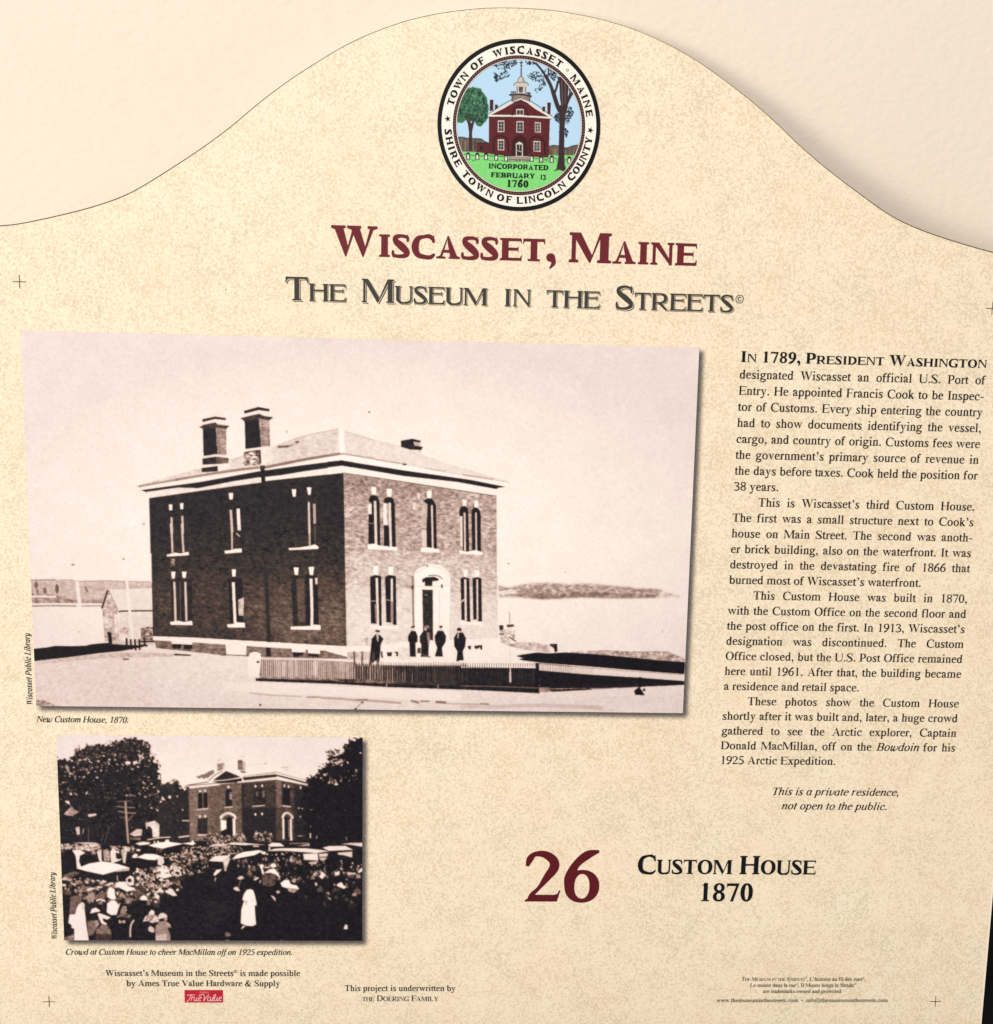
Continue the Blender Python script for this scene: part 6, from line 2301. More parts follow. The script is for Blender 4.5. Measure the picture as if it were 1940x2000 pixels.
p .14 n.05 b6.1 2284,2042 2741,2033 2743,2174 2285,2164
p .06 n.03 2679,2037 3205,2045 3215,2210 2681,2190
p .88 b1.5 1554,2023 1587,2022 1583,2119 1553,2119
p .85 b1.5 1640,2014 1659,2014 1662,2118 1640,2118
p .85 b1.5 1746,2020 1791,2020 1783,2109 1749,2109
l 0.42 3.7 1431,2018 1431,2130
l 0.86 5.0 1437,2014 1437,2122
l 0.23 4.0 1443,2015 1443,2130
l 0.78 4.1 1449,2012 1449,2117
l 0.36 5.0 1456,2016 1456,2131
l 0.89 5.2 1462,2013 1462,2124
l 0.30 4.6 1468,2012 1468,2130
l 0.85 3.4 1474,2009 1474,2130
l 0.31 3.5 1481,2011 1481,2131
l 0.84 5.1 1487,2008 1487,2131
l 0.45 3.9 1493,2011 1493,2131
l 0.84 3.9 1499,2007 1499,2127
l 0.31 4.3 1505,2011 1506,2132
l 0.89 4.4 1511,2008 1512,2119
l 0.60 5.0 1517,2010 1518,2131
l 0.90 3.8 1524,2007 1524,2121
l 0.60 3.2 1530,2014 1531,2132
l 0.91 4.6 1536,2011 1537,2130
l 0.60 4.7 1542,2013 1543,2132
l 0.88 4.6 1548,2010 1549,2129
l 0.37 4.9 1555,2011 1556,2132
l 0.86 3.3 1561,2007 1562,2121
l 0.60 3.8 1567,2015 1568,2133
l 0.78 4.1 1573,2012 1574,2124
l 0.48 3.5 1580,2012 1581,2133
l 0.92 3.6 1586,2009 1587,2131
l 0.26 4.3 1592,2011 1593,2134
l 0.81 5.2 1598,2008 1599,2125
l 0.60 3.6 1605,2014 1605,2133
l 0.92 4.9 1611,2011 1612,2125
l 0.60 4.7 1617,2015 1618,2134
l 0.88 5.1 1623,2012 1624,2130
l 0.45 3.5 1630,2012 1630,2134
l 0.81 5.2 1636,2009 1636,2128
l 0.25 4.1 1642,2012 1642,2134
l 0.92 4.8 1648,2009 1649,2121
l 0.28 3.4 1655,2011 1655,2134
l 0.79 5.1 1661,2008 1661,2123
l 0.42 4.5 1667,2013 1667,2135
l 0.85 3.6 1673,2010 1673,2128
l 0.36 3.3 1679,2008 1680,2135
l 0.91 3.5 1686,2005 1686,2125
l 0.42 3.8 1692,2010 1692,2135
l 0.88 4.7 1698,2007 1698,2132
l 0.41 4.9 1704,2012 1705,2135
l 0.89 3.8 1710,2008 1711,2124
l 0.31 4.9 1716,2013 1717,2136
l 0.85 4.6 1722,2010 1723,2126
l 0.28 3.5 1729,2012 1730,2136
l 0.90 5.2 1735,2009 1736,2129
l 0.45 5.0 1741,2011 1742,2136
l 0.79 3.5 1747,2008 1748,2136
l 0.34 4.2 1754,2015 1755,2136
l 0.79 4.9 1760,2012 1761,2125
l 0.60 3.5 1766,2013 1767,2137
l 0.92 4.8 1772,2010 1773,2132
l 0.60 4.6 1779,2013 1780,2137
l 0.91 3.1 1785,2010 1786,2128
l 0.44 4.0 1791,2017 1792,2137
l 0.85 4.2 1797,2014 1798,2137
l 0.44 5.1 1804,2014 1805,2138
l 0.83 5.1 1810,2011 1811,2133
l 0.34 3.3 1816,2012 1817,2138
l 0.93 4.0 1822,2009 1823,2127
l 0.60 3.7 1829,2017 1830,2138
l 0.85 3.9 1835,2014 1836,2134
l 0.25 3.1 1841,2019 1842,2138
l 0.81 3.0 1847,2016 1848,2133
l 0.60 3.6 1854,2015 1855,2139
l 0.79 3.6 1860,2012 1861,2126
l 0.60 3.9 1866,2017 1867,2139
l 0.79 4.0 1872,2014 1873,2138
l 0.26 3.6 1879,2019 1880,2139
l 0.90 3.6 1885,2015 1886,2138
l 0.26 4.6 1891,2016 1892,2139
l 0.87 4.4 1897,2013 1898,2126
l 0.42 3.2 1904,2018 1905,2140
l 0.82 5.3 1910,2015 1911,2127
l 0.35 5.0 1916,2017 1917,2140
l 0.81 4.9 1922,2014 1923,2129
l 0.60 4.5 1929,2017 1930,2140
l 0.85 4.5 1935,2014 1936,2131
l 0.60 3.3 1941,2024 1942,2140
l 0.86 5.0 1947,2021 1948,2137
l 0.60 4.9 1954,2025 1955,2141
l 0.78 3.5 1960,2021 1961,2134
l 0.43 4.1 1966,2024 1967,2140
l 0.86 4.0 1972,2020 1973,2137
l 0.60 5.1 1979,2020 1980,2141
l 0.82 5.1 1985,2017 1986,2135
l 0.25 4.8 1991,2024 1992,2141
l 0.81 4.2 1997,2021 1998,2139
l 0.44 3.1 2004,2023 2005,2142
l 0.82 4.5 2010,2020 2011,2131
l 0.38 4.6 2016,2021 2017,2142
l 0.83 3.9 2022,2018 2023,2136
l 0.34 3.3 2029,2022 2030,2142
l 0.80 3.0 2035,2019 2036,2133
l 0.45 4.2 2041,2029 2042,2143
l 0.91 3.9 2047,2026 2049,2134
l 0.39 3.6 2054,2026 2055,2142
l 0.92 4.8 2060,2022 2061,2138
l 0.50 3.1 2066,2025 2068,2143
l 0.83 4.7 2072,2022 2074,2139
l 0.60 4.3 2079,2027 2080,2143
l 0.92 3.8 2085,2024 2087,2133
l 0.23 3.9 2091,2030 2093,2144
l 0.92 5.1 2097,2027 2099,2130
l 0.22 3.2 2104,2030 2106,2143
l 0.92 4.8 2110,2027 2112,2138
l 0.60 3.2 2116,2032 2118,2144
l 0.81 5.0 2122,2029 2124,2144
l 0.28 4.8 2129,2029 2131,2144
l 0.79 3.4 2135,2026 2137,2138
l 0.50 4.5 2141,2030 2143,2144
l 0.84 4.0 2147,2027 2149,2135
l 0.60 3.9 2154,2031 2156,2144
l 0.80 5.1 2160,2028 2162,2143
l 0.35 3.9 2166,2030 2168,2145
l 0.87 5.1 2172,2027 2174,2142
l 0.60 4.1 2179,2034 2181,2145
l 0.79 3.9 2185,2031 2187,2135
l 0.37 3.5 2191,2031 2193,2145
l 0.85 4.3 2197,2027 2199,2132
l 0.22 3.8 2018,2017 2018,2063
l 0.07 6.1 2018,2045 2018,2144
l 0.53 2.3 2026,2093 2026,2152
l 0.27 3.8 2034,2016 2034,2063
l 0.12 6.8 2034,2045 2034,2144
l 0.38 2.3 2042,2084 2042,2152
l 0.23 3.8 2050,2016 2050,2063
l 0.06 9.1 2050,2045 2050,2144
l 0.49 2.3 2058,2077 2058,2152
l 0.22 3.8 2066,2016 2066,2062
l 0.08 9.9 2066,2045 2066,2144
l 0.53 2.3 2073,2069 2074,2152
l 0.21 3.8 2082,2016 2082,2062
l 0.12 8.3 2082,2044 2082,2144
l 0.37 2.3 2089,2082 2090,2151
l 0.27 3.8 2098,2016 2098,2062
l 0.08 9.9 2098,2044 2098,2143
l 0.60 3.0 2105,2070 2106,2151
l 0.30 3.8 2114,2015 2114,2062
l 0.09 9.9 2114,2044 2114,2143
l 0.73 3.8 2121,2077 2122,2151
l 0.23 3.8 2129,2015 2130,2062
l 0.11 8.3 2130,2044 2130,2143
l 0.36 3.8 2137,2087 2138,2151
l 0.37 3.8 2145,2015 2146,2061
l 0.09 7.6 2145,2044 2146,2143
l 0.65 3.8 2153,2092 2153,2151
l 0.36 3.8 2161,2015 2161,2061
l 0.06 6.8 2161,2043 2162,2143
l 0.28 3.8 2177,2015 2177,2061
l 0.06 8.4 2177,2043 2178,2142
l 0.37 2.3 2185,2068 2185,2150
l 0.36 3.8 2193,2014 2193,2061
l 0.06 7.6 2193,2043 2194,2142
l 0.74 3.0 2201,2085 2201,2150
l 0.28 3.8 2209,2020 2209,2066
l 0.11 9.9 2209,2043 2210,2142
l 0.25 3.8 2225,2019 2225,2066
l 0.14 9.9 2225,2043 2226,2142
l 0.71 3.8 2233,2070 2233,2150
l 0.30 3.8 2241,2019 2241,2066
l 0.12 7.6 2241,2042 2242,2142
l 0.48 2.3 2249,2066 2249,2149
l 0.25 3.8 2257,2019 2257,2065
l 0.06 7.6 2257,2042 2258,2141
l 0.70 3.8 2265,2056 2265,2149
l 0.26 3.8 2273,2019 2273,2065
l 0.13 8.4 2273,2042 2274,2141
l 0.31 3.8 2289,2019 2289,2065
l 0.10 9.9 2289,2042 2290,2141
l 0.69 2.3 2297,2066 2297,2149
l 0.39 3.8 2305,2018 2305,2065
l 0.10 9.9 2305,2042 2306,2141
l 0.41 3.8 2313,2064 2313,2149
l 0.35 3.8 2321,2018 2321,2065
l 0.06 6.8 2321,2041 2322,2141
l 0.62 3.8 2329,2081 2329,2148
l 0.37 3.8 2337,2018 2337,2064
l 0.12 9.9 2337,2041 2338,2140
l 0.63 3.8 2345,2067 2345,2148
l 0.22 3.8 2353,2018 2353,2064
l 0.08 9.1 2353,2041 2354,2140
l 0.33 3.8 2369,2017 2369,2064
l 0.09 7.6 2369,2041 2370,2140
l 0.23 3.8 2385,2017 2385,2064
l 0.10 6.8 2385,2040 2386,2140
l 0.69 2.3 2393,2090 2393,2148
l 0.26 3.8 2401,2017 2401,2064
l 0.07 9.1 2401,2040 2402,2140
l 0.39 3.8 2417,2017 2417,2063
l 0.12 6.9 2417,2040 2418,2139
l 0.19 3.0 2425,2090 2425,2147
l 0.22 3.8 2433,2017 2433,2063
l 0.07 6.9 2433,2040 2434,2139
l 0.30 3.8 2449,2016 2449,2063
l 0.06 8.4 2449,2040 2450,2139
l 0.28 3.8 2465,2016 2465,2063
l 0.10 8.4 2465,2039 2466,2139
l 0.29 3.8 2481,2016 2481,2063
l 0.06 9.9 2481,2039 2482,2139
l 0.29 3.8 2489,2075 2490,2146
l 0.29 3.8 2497,2016 2497,2062
l 0.11 9.1 2497,2039 2498,2138
l 0.20 2.3 2505,2058 2506,2146
l 0.27 3.8 2513,2016 2513,2062
l 0.06 9.1 2513,2039 2514,2138
l 0.25 3.8 2529,2015 2529,2062
l 0.13 6.9 2529,2039 2530,2138
l 0.34 3.8 2537,2065 2538,2146
l 0.36 3.8 2545,2015 2545,2062
l 0.12 9.2 2545,2038 2546,2138
l 0.36 3.8 2561,2015 2561,2061
l 0.09 9.2 2561,2038 2562,2138
l 0.38 3.8 2577,2015 2577,2061
l 0.10 9.9 2577,2038 2578,2137
l 0.24 2.3 2585,2071 2586,2145
l 0.30 3.8 2593,2015 2593,2061
l 0.10 9.9 2593,2038 2594,2137
l 0.18 3.1 2601,2079 2602,2145
l 0.24 3.8 2609,2014 2609,2061
l 0.12 9.2 2609,2038 2610,2137
l 0.39 3.8 2625,2014 2625,2061
l 0.10 6.1 2625,2037 2626,2137
l 0.20 2.3 2633,2055 2634,2145
l 0.25 3.8 2641,2014 2641,2060
l 0.14 6.1 2641,2037 2642,2137
l 0.25 3.8 2657,2014 2657,2060
l 0.09 7.6 2657,2037 2658,2136
l 0.30 3.8 2673,2013 2673,2060
l 0.07 7.6 2673,2037 2674,2136
l 0.34 3.8 2689,2013 2689,2060
l 0.11 8.4 2689,2037 2691,2136
l 0.24 3.1 2697,2060 2698,2144
l 0.30 3.8 2705,2013 2705,2060
l 0.06 9.9 2705,2036 2707,2136
l 0.29 3.1 2714,2084 2714,2144
l 0.23 3.8 2721,2013 2722,2059
l 0.10 6.9 2721,2036 2723,2136
l 0.32 3.8 2737,2013 2738,2059
l 0.10 6.9 2737,2036 2739,2135
l 0.28 2.3 2746,2087 2747,2143
l .12 3.3 2703,2017 2704,2041
e .98 5.0 6.7 2711,2043
l 0.15 2.5 2712,2066 2713,2151
l .12 3.3 2718,2017 2719,2041
e .98 5.0 6.7 2726,2043
l 0.14 2.5 2727,2066 2728,2151
l .12 3.3 2734,2017 2735,2040
e .98 5.0 6.7 2742,2043
l 0.17 2.5 2742,2066 2744,2151
l .12 3.3 2749,2017 2750,2040
e .98 5.0 6.7 2757,2043
l 0.18 2.5 2757,2066 2759,2151
l .12 3.3 2765,2016 2765,2040
e .98 5.0 6.7 2773,2043
l 0.12 2.5 2773,2065 2775,2150
l .12 3.3 2780,2016 2780,2040
e .98 5.0 6.7 2788,2042
l 0.12 2.5 2788,2065 2790,2150
l .12 3.3 2796,2016 2796,2040
e .98 5.0 6.7 2804,2042
l 0.20 2.5 2804,2065 2806,2150
l .12 3.3 2811,2016 2811,2039
e .98 5.0 6.7 2819,2042
l 0.10 2.5 2819,2065 2821,2150
l .12 3.3 2827,2016 2827,2039
e .98 5.0 6.7 2835,2042
l 0.15 2.5 2835,2065 2837,2150
l .12 3.3 2842,2015 2842,2039
e .98 5.0 6.7 2850,2042
l 0.11 2.5 2850,2064 2852,2149
l .12 3.3 2858,2015 2858,2039
e .98 5.0 6.7 2866,2041
l 0.11 2.5 2866,2064 2868,2149
l .12 3.3 2873,2015 2873,2039
e .98 5.0 6.7 2881,2041
l 0.16 2.5 2881,2064 2883,2149
l .12 3.3 2888,2015 2889,2038
e .98 5.0 6.7 2896,2041
l 0.12 2.5 2897,2064 2899,2149
l .12 3.3 2903,2015 2904,2038
e .98 5.0 6.7 2912,2041
l 0.16 2.5 2912,2064 2914,2149
l .12 3.3 2919,2014 2920,2038
e .98 5.0 6.7 2927,2041
l 0.16 2.5 2928,2063 2930,2148
l .12 3.3 2934,2014 2935,2038
e .98 5.0 6.7 2942,2040
l 0.20 2.5 2943,2063 2945,2148
l .12 3.3 2950,2014 2951,2038
e .98 5.0 6.7 2958,2040
l 0.18 2.5 2959,2063 2960,2148
l .12 3.3 2965,2014 2966,2037
e .98 5.0 6.7 2973,2040
l 0.18 2.5 2974,2063 2976,2148
l .12 3.3 2981,2014 2982,2037
e .98 5.0 6.7 2989,2040
l 0.11 2.5 2990,2063 2991,2148
l .12 3.3 2996,2013 2997,2037
e .98 5.0 6.7 3004,2040
l 0.15 2.5 3005,2062 3007,2147
l .12 3.3 3012,2013 3013,2037
e .98 5.0 6.7 3020,2039
l 0.14 2.5 3021,2062 3023,2147
l .12 3.3 3027,2013 3028,2037
e .98 5.0 6.7 3035,2039
l 0.14 2.5 3036,2062 3038,2147
l .12 3.3 3043,2013 3044,2036
e .98 5.0 6.7 3051,2039
l 0.20 2.5 3052,2062 3054,2147
l .12 3.3 3058,2012 3059,2036
e .98 5.0 6.7 3066,2039
l 0.11 2.5 3067,2062 3069,2147
l .12 3.3 3074,2012 3075,2036
e .98 5.0 6.7 3082,2038
l 0.16 2.5 3083,2061 3085,2147
l .12 3.3 3089,2012 3090,2036
e .98 5.0 6.7 3097,2038
l 0.19 2.5 3098,2061 3100,2146
l .12 3.3 3105,2012 3106,2036
e .98 5.0 6.7 3113,2038
l 0.11 2.5 3114,2061 3116,2146
l .12 3.3 3120,2012 3121,2035
e .98 5.0 6.7 3128,2038
l 0.17 2.5 3129,2061 3131,2146
l .12 3.3 3136,2011 3136,2035
e .98 5.0 6.7 3144,2038
l 0.12 2.5 3145,2061 3147,2146
l .12 3.3 3151,2011 3152,2035
e .98 5.0 6.7 3159,2037
l 0.13 2.5 3160,2060 3162,2146
l .12 3.4 3167,2011 3167,2035
e .98 5.0 6.7 3175,2037
l 0.18 2.5 3176,2060 3178,2145
l .12 3.4 3182,2011 3183,2035
e .98 5.0 6.7 3190,2037
l 0.10 2.5 3191,2060 3193,2145
l .12 3.4 3198,2011 3198,2034
e .98 5.0 6.7 3206,2037
l 0.18 2.5 3207,2060 3209,2145
p .06 n.03 1390,2133 1912,2144 2231,2159 2706,2166 2706,2192 2231,2181 1912,2165 1394,2152
p .3 n.2 1912,2130 2170,2133 2231,2157 1912,2150
l .8 6.8 1426,2001 1731,2001 1836,2008
l .75 6.1 2227,2154 2229,2181
l .75 4.6 2558,2161 2560,2188
l .9 7.5 3020,1901 3023,2020 3027,2143
l .9 11.7 3024,2071 3026,2137
p .03 3188,2009 3208,2009 3216,2212 3191,2207
l .35 6.7 2706,2167 2957,2169 3209,2175
l .25 10.6 2018,1951 2024,2044
l .3 10.6 2071,1950 2070,2043
l .2 18.2 2143,1957 2143,2007
l .3 12.1 2124,2004 2117,2046
l .25 10.6 2170,1995 2174,2049
l .3 9.1 2196,1956 2201,1991"""
